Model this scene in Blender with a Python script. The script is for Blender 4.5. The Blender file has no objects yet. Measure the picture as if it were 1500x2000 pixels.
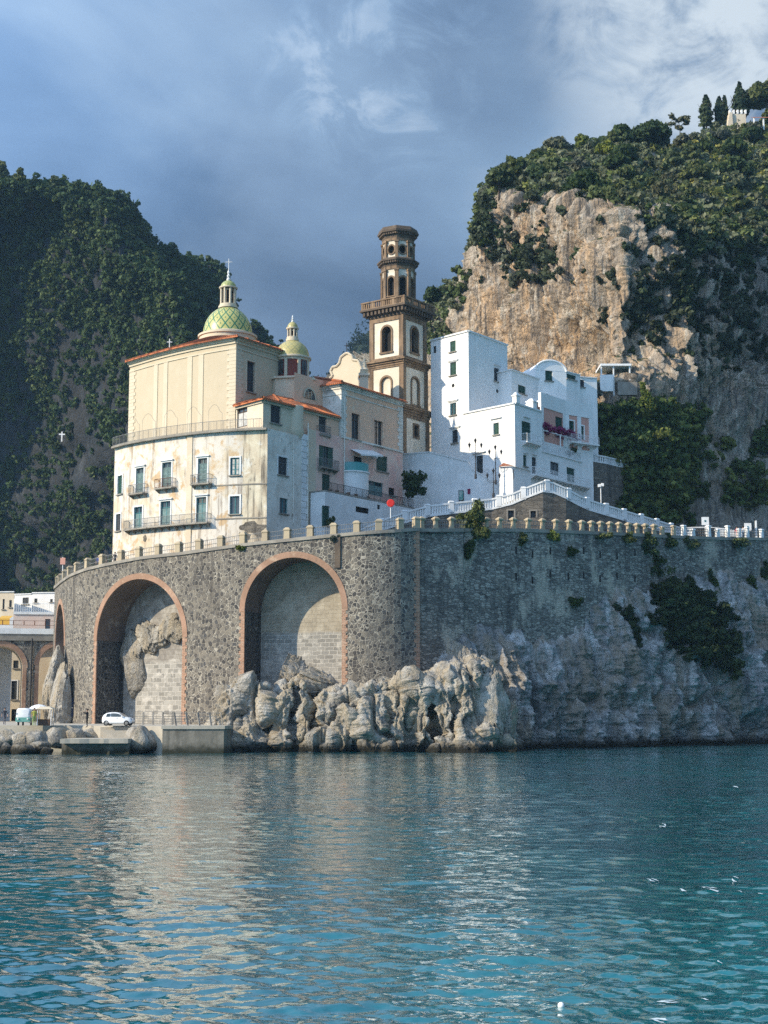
import bpy, bmesh, math, random
import numpy as np
from mathutils import Vector, Matrix
R = math.radians
random.seed(7)
SC = bpy.context.scene
COL = SC.collection
# ------------------------------------------------------------------ camera
F, HOR, CAMH = 2889.0, 1390.0, 3.8          # focal length in photo pixels, horizon row, eye height above the sea
TH = math.atan((HOR - 1000) / F)
cam_d = bpy.data.cameras.new('camera')
cam_d.sensor_fit = 'VERTICAL'; cam_d.sensor_height = 36; cam_d.lens = F / 2000 * 36
cam_d.clip_start = 0.5; cam_d.clip_end = 12000
cam = bpy.data.objects.new('camera', cam_d); COL.objects.link(cam)
cam.location = (0, 0, CAMH); cam.rotation_euler = (math.pi / 2 + TH, 0, 0)
SC.camera = cam
# ------------------------------------------------------------------ sun, sky, exposure
SUN_AZ, SUN_EL = 64.0, 27.0                 # degrees to the left of straight behind the camera; elevation
sx, sy, sz = (-math.sin(R(SUN_AZ)) * math.cos(R(SUN_EL)), -math.cos(R(SUN_AZ)) * math.cos(R(SUN_EL)), math.sin(R(SUN_EL)))
sun_d = bpy.data.lights.new('sun', 'SUN'); sun_d.energy = 5.0; sun_d.angle = R(0.5); sun_d.color = (1.0, 0.87, 0.66)
sun = bpy.data.objects.new('sun', sun_d); COL.objects.link(sun)
sun.rotation_euler = Vector((sx, sy, sz)).to_track_quat('Z', 'Y').to_euler()
sun.location = (-150, -80, 120)
W = bpy.data.worlds.new('World'); SC.world = W; W.use_nodes = True
SC.view_settings.view_transform = 'Standard'; SC.view_settings.look = 'None'
SC.view_settings.exposure = 0.25; SC.view_settings.gamma = 1.0
SC.cycles.max_bounces = 6; SC.cycles.diffuse_bounces = 3; SC.cycles.glossy_bounces = 3
SC.cycles.transparent_max_bounces = 8; SC.cycles.caustics_reflective = False; SC.cycles.caustics_refractive = False
SC.cycles.use_denoising = False


class G:
    """small wrapper round a node tree"""
    def __init__(s, nt): s.nt = nt; s.L = nt.links
    def n(s, t, **kw):
        x = s.nt.nodes.new('ShaderNode' + t)
        for k, v in kw.items(): setattr(x, k, v)
        return x
    def put(s, sock, v):
        if isinstance(v, bpy.types.NodeSocket): s.L.new(v, sock)
        elif v is not None:
            if sock.type == 'RGBA' and not isinstance(v, (int, float)) and len(v) == 3: v = (*v, 1)
            if sock.type == 'VECTOR' and isinstance(v, (int, float)): v = (v, v, v)
            sock.default_value = v
    def pos(s): return s.n('NewGeometry').outputs['Position']
    def nz(s):
        x = s.n('SeparateXYZ'); s.L.new(s.n('NewGeometry').outputs['Normal'], x.inputs[0]); return x.outputs[2]
    def xyz(s, v):
        x = s.n('SeparateXYZ'); s.L.new(v, x.inputs[0]); return x.outputs
    def map(s, vec, scale=(1, 1, 1), rot=0, loc=(0, 0, 0)):
        x = s.n('Mapping'); s.put(x.inputs[0], vec); x.inputs['Scale'].default_value = scale
        x.inputs['Rotation'].default_value = (0, 0, rot); x.inputs['Location'].default_value = loc
        return x.outputs[0]
    def noise(s, vec, scale, detail=4, rough=0.55, dist=0.0, col=False):
        x = s.n('TexNoise'); s.put(x.inputs['Vector'], vec); x.inputs['Scale'].default_value = scale
        x.inputs['Detail'].default_value = detail; x.inputs['Roughness'].default_value = rough
        x.inputs['Distortion'].default_value = dist
        return x.outputs['Color' if col else 'Fac']
    def vor(s, vec, scale, feature='F1', out='Distance', rnd=1.0):
        x = s.n('TexVoronoi', feature=feature); s.put(x.inputs['Vector'], vec)
        x.inputs['Scale'].default_value = scale; x.inputs['Randomness'].default_value = rnd
        return x.outputs[out]
    def ramp(s, fac, stops, interp='LINEAR'):
        x = s.n('ValToRGB'); x.color_ramp.interpolation = interp; s.put(x.inputs[0], fac)
        e = x.color_ramp.elements
        while len(e) < len(stops): e.new(0.5)
        for i, (p, c) in enumerate(stops):
            e[i].position = p
            e[i].color = (c, c, c, 1) if isinstance(c, (int, float)) else (*c, 1)
        return x.outputs[0]
    def sm(s, v, a, b, lo=0.0, hi=1.0):
        x = s.n('MapRange', interpolation_type='SMOOTHSTEP'); s.put(x.inputs[0], v)
        for i, q in zip((1, 2, 3, 4), (a, b, lo, hi)): x.inputs[i].default_value = q
        return x.outputs[0]
    def mix(s, a, b, fac, mode='MIX'):
        x = s.n('MixRGB', blend_type=mode); s.put(x.inputs[0], fac); s.put(x.inputs[1], a); s.put(x.inputs[2], b)
        return x.outputs[0]
    def m(s, op, a, b=None, clamp=False):
        x = s.n('Math', operation=op, use_clamp=clamp); s.put(x.inputs[0], a)
        if b is not None: s.put(x.inputs[1], b)
        return x.outputs[0]
    def vm(s, op, a, b=None):
        x = s.n('VectorMath', operation=op); s.put(x.inputs[0], a)
        if b is not None: s.put(x.inputs[1], b)
        return x.outputs['Value' if op in ('DOT_PRODUCT', 'LENGTH', 'DISTANCE') else 'Vector']
    def bump(s, h, strength=0.5, dist=0.1, normal=None):
        x = s.n('Bump'); x.inputs['Strength'].default_value = strength; x.inputs['Distance'].default_value = dist
        s.put(x.inputs['Height'], h)
        if normal is not None: s.L.new(normal, x.inputs['Normal'])
        return x.outputs[0]
    def rand(s): return s.n('NewGeometry').outputs['Random Per Island']
    def orand(s): return s.n('ObjectInfo').outputs['Random']


def material(name, fn=None, col=(.5, .5, .5), rough=0.85, spec=0.3, metal=0.0):
    mt = bpy.data.materials.new(name); mt.use_nodes = True
    nt = mt.node_tree; b = nt.nodes['Principled BSDF']; g = G(nt)
    b.inputs['Base Color'].default_value = (*col, 1); b.inputs['Roughness'].default_value = rough
    b.inputs['Specular IOR Level'].default_value = spec; b.inputs['Metallic'].default_value = metal
    if fn:
        r = fn(g)
        if isinstance(r, tuple): c, nrm = r
        else: c, nrm = r, None
        if c is not None: g.put(b.inputs['Base Color'], c)
        if nrm is not None: g.L.new(nrm, b.inputs['Normal'])
    return mt


# world: clear Nishita sky showing between broken grey cloud, brighter on the sun's side behind the viewer
def build_world():
    nt = W.node_tree; g = G(nt)
    bg = nt.nodes['Background']; bg.inputs['Strength'].default_value = 1.0
    sky = g.n('TexSky', sky_type='NISHITA'); sky.sun_disc = False
    sky.sun_elevation = R(SUN_EL); sky.sun_rotation = math.atan2(sx, sy); sky.dust_density = 1.5
    d = g.n('TexCoord').outputs['Generated']
    x, y, z = g.xyz(d)
    clear = g.mix((0, 0, 0), sky.outputs[0], 0.10)
    sd = g.vm('DOT_PRODUCT', d, (sx, sy, sz))
    dm = g.map(d, (1.0, 1.0, 1.25))
    n1 = g.noise(dm, 3.6, 6, .52, .6); n2 = g.noise(g.map(d, (1, 1, 1.5), loc=(3, 1, 2)), 8, 7, .55, .5)
    n3 = g.noise(g.map(d, (1, 1, 1.3), loc=(7, 2, 1)), 17, 8, .62, .7)
    # grey cloud: blue-grey, light and dark banks
    el = g.sm(z, 0.08, 0.42)
    k = g.m('ADD', g.m('MULTIPLY', g.m('SUBTRACT', n1, .5), 1.45), g.m('MULTIPLY', g.m('SUBTRACT', n2, .5), .55))
    k = g.m('ADD', g.m('ADD', k, g.m('MULTIPLY', el, .17)), .34)
    def spot(v, inner, outer):
        v = Vector(v).normalized(); return g.sm(g.vm('DOT_PRODUCT', d, tuple(v)), math.cos(R(outer)), math.cos(R(inner)))
    wis = g.sm(n3, .44, .66)
    k = g.m('ADD', k, g.m('MULTIPLY', spot((.16, .92, .40), 1, 10), .10))
    k = g.m('ADD', k, g.m('MULTIPLY', spot((-.20, .9, .38), 1, 10), .10))
    k = g.m('ADD', k, g.m('MULTIPLY', g.m('MULTIPLY', spot(ray(735, 110), 0, 5.5), wis), .34))
    k = g.m('SUBTRACT', k, g.m('MULTIPLY', spot(ray(930, 120), 0, 5), .16))
    k = g.m('SUBTRACT', k, g.m('MULTIPLY', spot(ray(600, 560), 1, 8), .24))
    grey = g.ramp(k, [(0.0, (.042, .080, .150)), (.26, (.080, .135, .228)), (.50, (.134, .215, .345)), (.74, (.195, .300, .45)), (1.0, (.38, .48, .61))])
    # white sunlit cloud breaking through in the upper right
    wm = g.m('MULTIPLY', spot(ray(1420, 20), 0, 8.0), g.sm(g.m('ADD', g.m('MULTIPLY', n2, .5), g.m('MULTIPLY', n3, .5)), .40, .56))
    cl = g.mix(grey, (.60, .68, .75), g.m('MULTIPLY', wm, .95))
    # behind the viewer: bright broken cloud round the sun
    back = g.sm(sd, -.35, .85)
    bright = g.mix((.50, .88, 1.55), (1.0, 1.35, 1.85), g.sm(n1, .42, .62))
    cl = g.mix(cl, bright, g.m('MULTIPLY', back, .95))
    cover = g.sm(g.m('ADD', n1, g.m('MULTIPLY', g.m('SUBTRACT', n2, .5), .5)), .30, .42)
    cover = g.m('MAXIMUM', cover, g.sm(y, -.2, .3))
    out = g.mix(clear, cl, g.m('MULTIPLY', cover, .93))
    g.L.new(out, bg.inputs['Color'])
# ------------------------------------------------------------------ geometry helpers
ct, st = math.cos(TH), math.sin(TH)
def ray(px, py):
    cx = (px - 750) / F; cy = (1000 - py) / F
    return (cx, ct - cy * st, st + cy * ct)
build_world()
def at(px, py, Y):
    a, b, c = ray(px, py); t = Y / b
    return Vector((a * t, Y, CAMH + c * t))
def zat(py, Y): return at(750, py, Y).z
def xy(px, py, Y): p = at(px, py, Y); return (p.x, p.y)
def along(p, d, px, py):
    """where the plan line p + t d crosses the sight line of column px"""
    a, b, c = ray(px, py); r = a / b
    t = (r * p[1] - p[0]) / (d[0] - r * d[1])
    return (p[0] + d[0] * t, p[1] + d[1] * t)

class MB:
    def __init__(s, M=None): s.v = []; s.f = []; s.m = []; s.M = M
    def add(s, vs, fs, mi=0):
        b = len(s.v)
        for p in vs:
            p = Vector(p); s.v.append(s.M @ p if s.M else p)
        for f in fs: s.f.append(tuple(b + i for i in f)); s.m.append(mi)
        return s
    def box(s, x0, x1, y0, y1, z0, z1, mi=0):
        return s.add([(x0, y0, z0), (x1, y0, z0), (x1, y1, z0), (x0, y1, z0), (x0, y0, z1), (x1, y0, z1), (x1, y1, z1), (x0, y1, z1)],
              [(3, 2, 1, 0), (4, 5, 6, 7), (0, 1, 5, 4), (1, 2, 6, 5), (2, 3, 7, 6), (3, 0, 4, 7)], mi)
    def frustum(s, x0, x1, y0, y1, z0, z1, k, mi=0, ky=None):
        ky = k if ky is None else ky
        cx, cy = (x0 + x1) / 2, (y0 + y1) / 2; hx, hy = (x1 - x0) / 2, (y1 - y0) / 2
        return s.add([(x0, y0, z0), (x1, y0, z0), (x1, y1, z0), (x0, y1, z0), (cx - hx * k, cy - hy * ky, z1), (cx + hx * k, cy - hy * ky, z1), (cx + hx * k, cy + hy * ky, z1), (cx - hx * k, cy + hy * ky, z1)],
              [(3, 2, 1, 0), (4, 5, 6, 7), (0, 1, 5, 4), (1, 2, 6, 5), (2, 3, 7, 6), (3, 0, 4, 7)], mi)
    def quad(s, a, b, c, d, mi=0): return s.add([a, b, c, d], [(0, 1, 2, 3)], mi)
    def prism(s, poly, z0, z1, mi=0, top=None):
        n = len(poly); f0 = z0 if callable(z0) else (lambda i: z0); f1 = z1 if callable(z1) else (lambda i: z1)
        vs = [(p[0], p[1], f0(i)) for i, p in enumerate(poly)] + [(p[0], p[1], f1(i)) for i, p in enumerate(poly)]
        fs = [(i, (i + 1) % n, n + (i + 1) % n, n + i) for i in range(n)]
        s.add(vs, fs, mi); s.add(vs, [tuple(range(n, 2 * n)), tuple(range(n - 1, -1, -1))], mi if top is None else top)
        return s
    def lathe(s, prof, cx=0, cy=0, n=24, mi=0, a0=0.0, a1=2 * math.pi):
        full = abs(a1 - a0 - 2 * math.pi) < 1e-6; m = n if full else n + 1
        vs = []
        for r, z in prof:
            for i in range(m):
                a = a0 + (a1 - a0) * i / n; vs.append((cx + r * math.cos(a), cy + r * math.sin(a), z))
        fs = []
        for j in range(len(prof) - 1):
            for i in range(n):
                k = (i + 1) % m; fs.append((j * m + i, j * m + k, (j + 1) * m + k, (j + 1) * m + i))
        return s.add(vs, fs, mi)
    def tube(s, pts, r, n=6, mi=0):
        pts = [Vector(p) for p in pts]; rs = r if isinstance(r, (list, tuple)) else [r] * len(pts)
        vs = []; fs = []
        for i, p in enumerate(pts):
            d = (pts[min(i + 1, len(pts) - 1)] - pts[max(i - 1, 0)]).normalized()
            a = d.cross(Vector((0, 0, 1)))
            if a.length < 1e-3: a = d.cross(Vector((1, 0, 0)))
            a.normalize(); b = d.cross(a)
            for k in range(n):
                t = 2 * math.pi * k / n; vs.append(p + (a * math.cos(t) + b * math.sin(t)) * rs[i])
        for i in range(len(pts) - 1):
            for k in range(n):
                q = (k + 1) % n; fs.append((i * n + k, i * n + q, (i + 1) * n + q, (i + 1) * n + k))
        fs.append(tuple(range(n - 1, -1, -1))); fs.append(tuple((len(pts) - 1) * n + k for k in range(n)))
        return s.add(vs, fs, mi)
    def ball(s, c, r, n=10, mi=0, sc=(1, 1, 1)):
        vs = []; fs = []; m = n // 2 + 1
        for j in range(m + 1):
            ph = math.pi * j / m
            for i in range(n):
                a = 2 * math.pi * i / n
                vs.append((c[0] + r * sc[0] * math.sin(ph) * math.cos(a), c[1] + r * sc[1] * math.sin(ph) * math.sin(a), c[2] - r * sc[2] * math.cos(ph)))
        for j in range(m):
            for i in range(n):
                k = (i + 1) % n; fs.append((j * n + i, j * n + k, (j + 1) * n + k, (j + 1) * n + i))
        return s.add(vs, fs, mi)

def new_obj(name, me, parent=None):
    o = bpy.data.objects.new(name, me); COL.objects.link(o)
    if parent is not None: o.parent = parent
    return o
def tag(o, label=None, cat=None, group=None, kind=None):
    if label: o['label'] = label
    if cat: o['category'] = cat
    if group: o['group'] = group
    if kind: o['kind'] = kind
    return o
def wloc(o):
    v = Vector((0, 0, 0))
    while o is not None: v += o.location; o = o.parent
    return v
def thing(name, label, cat, loc=(0, 0, 0), group=None):
    o = bpy.data.objects.new(name, None); COL.objects.link(o); o.location = loc; o.empty_display_size = .5
    return tag(o, label, cat, group)
def build(name, mb, mats, parent=None, smooth=None, origin=None):
    """links the collected faces as ONE mesh object (world coordinates in, parent-relative out)"""
    me = bpy.data.meshes.new(name)
    if origin is None:
        if parent is not None: off = wloc(parent)
        else:
            vs = np.array([tuple(v) for v in mb.v]); off = Vector(((vs[:, 0].min() + vs[:, 0].max()) / 2, (vs[:, 1].min() + vs[:, 1].max()) / 2, vs[:, 2].min()))
    else: off = Vector(origin)
    me.from_pydata([tuple(v - off) for v in mb.v], [], mb.f)
    if not isinstance(mats, (list, tuple)): mats = [mats]
    for m in mats: me.materials.append(m)
    me.polygons.foreach_set('material_index', mb.m)
    bm = bmesh.new(); bm.from_mesh(me); bmesh.ops.remove_doubles(bm, verts=bm.verts, dist=1e-5); bmesh.ops.recalc_face_normals(bm, faces=bm.faces); bm.to_mesh(me); bm.free()
    if smooth:
        me.polygons.foreach_set('use_smooth', [True] * len(me.polygons))
        me.set_sharp_from_angle(angle=R(smooth))
    me.update()
    o = new_obj(name, me, parent)
    if parent is None: o.location = off
    elif origin is not None: o.location = off - wloc(parent)
    return o
def np_mesh(name, V, Fq, mat, parent=None, col=None, smooth=False):
    V = np.asarray(V, np.float32); Fq = np.asarray(Fq, np.int32); k = Fq.shape[1]
    me = bpy.data.meshes.new(name)
    me.vertices.add(len(V)); me.vertices.foreach_set('co', V.ravel())
    me.loops.add(Fq.size); me.loops.foreach_set('vertex_index', Fq.ravel())
    me.polygons.add(len(Fq)); me.polygons.foreach_set('loop_start', np.arange(0, Fq.size, k, dtype=np.int32))
    me.polygons.foreach_set('loop_total', np.full(len(Fq), k, np.int32))
    if smooth: me.polygons.foreach_set('use_smooth', np.ones(len(Fq), bool))
    me.update(calc_edges=True)
    if col is not None:
        a = me.attributes.new('tint', 'FLOAT_COLOR', 'POINT'); c = np.ones((len(V), 4), np.float32); c[:, :3] = col
        a.data.foreach_set('color', c.ravel())
    for m in (mat if isinstance(mat, (list, tuple)) else [mat]): me.materials.append(m)
    return new_obj(name, me, parent)
def grid_faces(nr, nc):
    i = np.arange(nr - 1)[:, None] * nc + np.arange(nc - 1)[None, :]
    return np.stack([i, i + 1, i + nc + 1, i + nc], -1).reshape(-1, 4)

# numpy value noise
_rng = np.random.default_rng(11); _T = _rng.random(65536).astype(np.float64) * 2 - 1
def vnoise(p, seed=0):
    p = np.asarray(p, float); i = np.floor(p).astype(np.int64); f = p - i; f = f * f * f * (f * (f * 6 - 15) + 10)
    def h(a, b, c): return _T[((a * 73856093) ^ (b * 19349663) ^ (c * 83492791) ^ (seed * 2654435)) & 65535]
    x, y, z = i[..., 0], i[..., 1], i[..., 2]; u, v, w = f[..., 0], f[..., 1], f[..., 2]
    r = 0
    for dx in (0, 1):
        for dy in (0, 1):
            for dz in (0, 1):
                r = r + h(x + dx, y + dy, z + dz) * (u if dx else 1 - u) * (v if dy else 1 - v) * (w if dz else 1 - w)
    return r
def fbm(p, oct=5, seed=0, gain=.5, ridged=False):
    p = np.asarray(p, float); a = 1.0; s = 0; t = 0
    for k in range(oct):
        n = vnoise(p, seed + k)
        if ridged: n = 1 - 2 * np.abs(n)
        s = s + a * n; t += a; a *= gain; p = p * 2.03 + 3.7
    return s / t

class Path:
    def __init__(s, pts):
        s.p = [Vector((a[0], a[1])) for a in pts]; s.s = [0.0]
        for a, b in zip(s.p, s.p[1:]): s.s.append(s.s[-1] + (b - a).length)
        s.len = s.s[-1]
    def seg(s, q):
        for i in range(len(s.p) - 1):
            if q <= s.s[i + 1] + 1e-9: return i
        return len(s.p) - 2
    def tan(s, q): i = s.seg(q); return (s.p[i + 1] - s.p[i]).normalized()
    def nrm(s, q): t = s.tan(q); return Vector((t.y, -t.x))
    def pos(s, q, z=0, d=0, n=None):
        i = s.seg(q); t = (s.p[i + 1] - s.p[i]).normalized(); p = s.p[i] + t * (q - s.s[i])
        n = n or Vector((t.y, -t.x)); return Vector((p.x + n.x * d, p.y + n.y * d, z))
    def hit(s, px, py):
        a, b, c = ray(px, py); best = None
        for i in range(len(s.p) - 1):
            p, e = s.p[i], s.p[i + 1] - s.p[i]
            den = e.x * b - e.y * a
            if abs(den) < 1e-9: continue
            t = (p.y * a - p.x * b) / den
            lo = -1e9 if i == 0 else -1e-6; hi = 1e9 if i == len(s.p) - 2 else 1 + 1e-6
            if lo <= t <= hi:
                q = p + e * t; k = q.y / b
                if k > 0 and (best is None or k < best[0]): best = (k, s.s[i] + t * e.length, CAMH + c * k)
        return best[1], best[2]
    def frame(s, q, z, d=0):
        """local x along the wall, y into the wall, z up"""
        t = s.tan(q); p = s.pos(q, z, d)
        return Matrix(((t.x, -t.y, 0, p.x), (t.y, t.x, 0, p.y), (0, 0, 1, p.z), (0, 0, 0, 1)))
    def off(s, d):
        out = []
        for i, p in enumerate(s.p):
            n0 = s.nrm(max(s.s[i] - 1e-4, 0)); n1 = s.nrm(min(s.s[i] + 1e-4, s.len)); n = (n0 + n1).normalized()
            k = 1 / max(.3, n.dot(n1)); out.append((p.x + n.x * d * k, p.y + n.y * d * k))
        return Path(out)
def smooth_path(pts, n=6):
    """Catmull-Rom through plan points"""
    P = [Vector(p) for p in pts]; P = [2 * P[0] - P[1]] + P + [2 * P[-1] - P[-2]]; out = []
    for i in range(1, len(P) - 2):
        a, b, c, d = P[i - 1:i + 3]
        for k in range(n):
            t = k / n; out.append(.5 * ((2 * b) + (c - a) * t + (2 * a - 5 * b + 4 * c - d) * t * t + (3 * b - a - 3 * c + d) * t ** 3))
    out.append(P[-2]); return [(p.x, p.y) for p in out]

def facade(mb, path, zb, zt, holes=(), arches=(), s0=0, s1=None, depth=.28, mi=0, mr=None, d=0.0):
    """wall sheet along a plan path with real rectangular openings and arches cut in it"""
    s1 = path.len if s1 is None else s1; mr = mi if mr is None else mr
    B = zb if callable(zb) else (lambda q: zb); T = zt if callable(zt) else (lambda q: zt)
    br = {s0, s1} | {q for q in path.s if s0 < q < s1}
    for h in holes: br |= {h[0], h[1]}
    for a in arches:
        for k in range(29): br.add(a['s0'] + (a['s1'] - a['s0']) * (1 - math.cos(math.pi * k / 28)) / 2)
    br = sorted(q for q in br if s0 - 1e-9 <= q <= s1 + 1e-9)
    br = [q for i, q in enumerate(br) if i == 0 or q - br[i - 1] > 1e-5]
    for qa, qb in zip(br, br[1:]):
        m = (qa + qb) / 2; za, zb_ = B(qa), B(qb)
        for a in arches:
            if a['s0'] < m < a['s1']: za, zb_ = arch_z(a, qa), arch_z(a, qb)
        hs = sorted((h for h in holes if h[0] < m < h[1]), key=lambda h: h[2])
        for h in hs:
            mb.quad(path.pos(qa, za, d), path.pos(qb, zb_, d), path.pos(qb, h[2], d), path.pos(qa, h[2], d), mi); za = zb_ = h[3]
        mb.quad(path.pos(qa, za, d), path.pos(qb, zb_, d), path.pos(qb, T(qb), d), path.pos(qa, T(qa), d), mi)
    for h in holes:
        a, b, c, e = h[:4]; n = path.nrm((a + b) / 2)
        P = lambda q, z, dd: path.pos(q, z, d + dd, n)
        for (q1, z1, q2, z2) in ((a, c, b, c), (b, c, b, e), (b, e, a, e), (a, e, a, c)):
            mb.quad(path.pos(q1, z1, d), path.pos(q2, z2, d), P(q2, z2, -depth), P(q1, z1, -depth), mr)
def arch_z(a, q):
    c = (a['s0'] + a['s1']) / 2; r = (a['s1'] - a['s0']) / 2
    return a['spring'] + a['rise'] * math.sqrt(max(0, 1 - ((q - c) / r) ** 2))
# ------------------------------------------------------------------ materials
def plaster(name, c, c2, c3=None, dirt=(.16, .14, .12), dirt_amt=.5, patch=.5, seed=0, streak=.5, rough=.9, bump=.25, c3t=.56, th=.5, bl=.44, wet=False):
    def fn(g):
        p = g.map(g.pos(), loc=(seed * 7.3, seed * 3.1, 0 if wet else seed))
        n = g.noise(p, .45, 6, .62, .3); col = g.mix(c, c2, g.sm(n, patch - .12, patch + .06))
        if c3:
            col = g.mix(col, c3, g.sm(g.noise(g.map(p, loc=(9, 4, 2)), .7, 7, .66, .4), c3t, c3t + .11))
        fine = g.noise(p, 5, 5, .6); col = g.mix(col, g.mix(col, (.5, .5, .5), .5, 'MULTIPLY'), g.sm(fine, .52, .8, 0, .5))
        sk = g.noise(g.map(p, (1.6, 1.6, .12)), 1.3, 6, .65)
        blot = g.noise(g.map(p, loc=(2, 8, 5)), .35, 5, .6)
        dm = g.m('MULTIPLY', g.sm(sk, th, th + .22), g.sm(blot, bl, bl + .18))
        dm = g.m('ADD', g.m('MULTIPLY', dm, streak), g.m('MULTIPLY', g.sm(g.noise(p, 1.6, 8, .7), .58, .70), .55), True)
        col = g.mix(col, dirt, g.m('MULTIPLY', dm, dirt_amt))
        if wet:
            zz = g.m('ADD', g.xyz(p)[2], g.m('MULTIPLY', g.m('SUBTRACT', g.noise(p, 1.5, 6, .65), .5), 1.4)); col = g.mix((.03, .03, .018), col, g.sm(zz, .1, 1.1))
        return col, g.bump(g.m('ADD', g.noise(p, 3, 6, .65), g.m('MULTIPLY', fine, .4)), bump, .08)
    return material(name, fn, rough=rough)
def simple(name, c, var=.25, scale=3, rough=.75, metal=0, spec=.3):
    def fn(g):
        n = g.noise(g.pos(), scale, 5, .6)
        return g.mix(c, tuple(x * (1 - var) for x in c), g.sm(n, .35, .7)), g.bump(n, .12, .03)
    return material(name, fn, rough=rough, metal=metal, spec=spec)
def stone(name, stones, mortar, scale=2.0, gap=.07, coursed=False, seed=0, stain=None, patch=None):
    def fn(g):
        p = g.map(g.pos(), (1, 1, 1.0), loc=(seed, seed * 2, seed * 3))
        wob = g.vm('ADD', p, g.vm('MULTIPLY', g.vm('SUBTRACT', g.noise(p, 2.5, 2, .5, col=True), (.5, .5, .5)), (.22, .22, .22)))
        q = g.map(wob, (.75, .75, 1.9)) if coursed else wob
        e = g.vor(q, scale, 'DISTANCE_TO_EDGE', 'Distance', .85); cc = g.vor(q, scale, 'F1', 'Color', .85)
        r = g.xyz(cc)[0]
        sc = g.ramp(r, [(i / (len(stones) - 1), s_) for i, s_ in enumerate(stones)])
        n = g.noise(p, 7, 5, .65); sc = g.mix(sc, g.mix(sc, (.35, .35, .36), 1, 'MULTIPLY'), g.sm(n, .48, .72, 0, .55))
        big = g.noise(p, .16, 5, .6); w = g.m('ADD', gap, g.m('MULTIPLY', g.m('SUBTRACT', big, .5), gap * 2.2))
        mk = g.m('SUBTRACT', 1.0, g.m('DIVIDE', e, g.m('MAXIMUM', w, .01)), True)
        mk = g.sm(mk, .0, .35)
        mc = g.mix(mortar, tuple(x * .7 for x in mortar), g.sm(g.noise(p, 1.2, 5, .6), .4, .7))
        col = g.mix(sc, mc, mk)
        if patch: col = g.mix(col, patch, g.sm(g.noise(g.map(p, (1, 1, .6)), .25, 7, .68), .53, .62, 0, .8))
        if stain:
            sk = g.m('MULTIPLY', g.sm(g.noise(g.map(p, (1, 1, .1)), .9, 6, .65), .47, .68), g.sm(big, .38, .6))
            col = g.mix(col, stain, g.m('MULTIPLY', sk, .75))
        return col, g.bump(g.m('SUBTRACT', g.m('MULTIPLY', n, .5), g.m('MULTIPLY', mk, .8)), .9, .16)
    return material(name, fn, rough=.92, spec=.2)
def ashlar(name, c, mortar, bw=.9, bh=.38, rot=0, zsplit=None, above=None, seed=0):
    def fn(g):
        p = g.pos(); x, y, z = g.xyz(g.map(p, rot=rot, loc=(seed, 0, 0)))
        cv = g.n('CombineXYZ'); g.L.new(x, cv.inputs[0]); g.L.new(z, cv.inputs[1])
        wob = g.vm('ADD', cv.outputs[0], g.vm('MULTIPLY', g.vm('SUBTRACT', g.noise(p, 1.2, 3, .6, col=True), (.5, .5, .5)), (.3, .3, .3)))
        b = g.n('TexBrick'); g.L.new(wob, b.inputs['Vector']); b.inputs['Scale'].default_value = 1
        b.inputs['Brick Width'].default_value = bw; b.inputs['Row Height'].default_value = bh; b.inputs['Mortar Size'].default_value = .035
        b.inputs['Mortar Smooth'].default_value = .3; b.inputs['Color1'].default_value = (*c, 1); b.inputs['Color2'].default_value = (*(k * .6 for k in c), 1)
        b.inputs['Mortar'].default_value = (*mortar, 1)
        n = g.noise(p, 1.1, 6, .65); col = g.mix(b.outputs['Color'], tuple(k * 1.25 for k in mortar), g.sm(n, .5, .68, 0, .6))
        h = b.outputs['Fac']
        if zsplit is not None:
            zz = g.m('ADD', z, g.m('MULTIPLY', g.m('SUBTRACT', n, .5), .7))
            n2 = g.noise(p, .8, 8, .7, .4)
            up = g.ramp(n2, [(.33, above[0]), (.5, above[1]), (.66, above[2])])
            col = g.mix(col, up, g.sm(zz, zsplit - .15, zsplit + .15))
        return col, g.bump(g.m('SUBTRACT', n, g.m('MULTIPLY', h, .7)), .6, .1)
    return material(name, fn, rough=.9, spec=.2)
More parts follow.
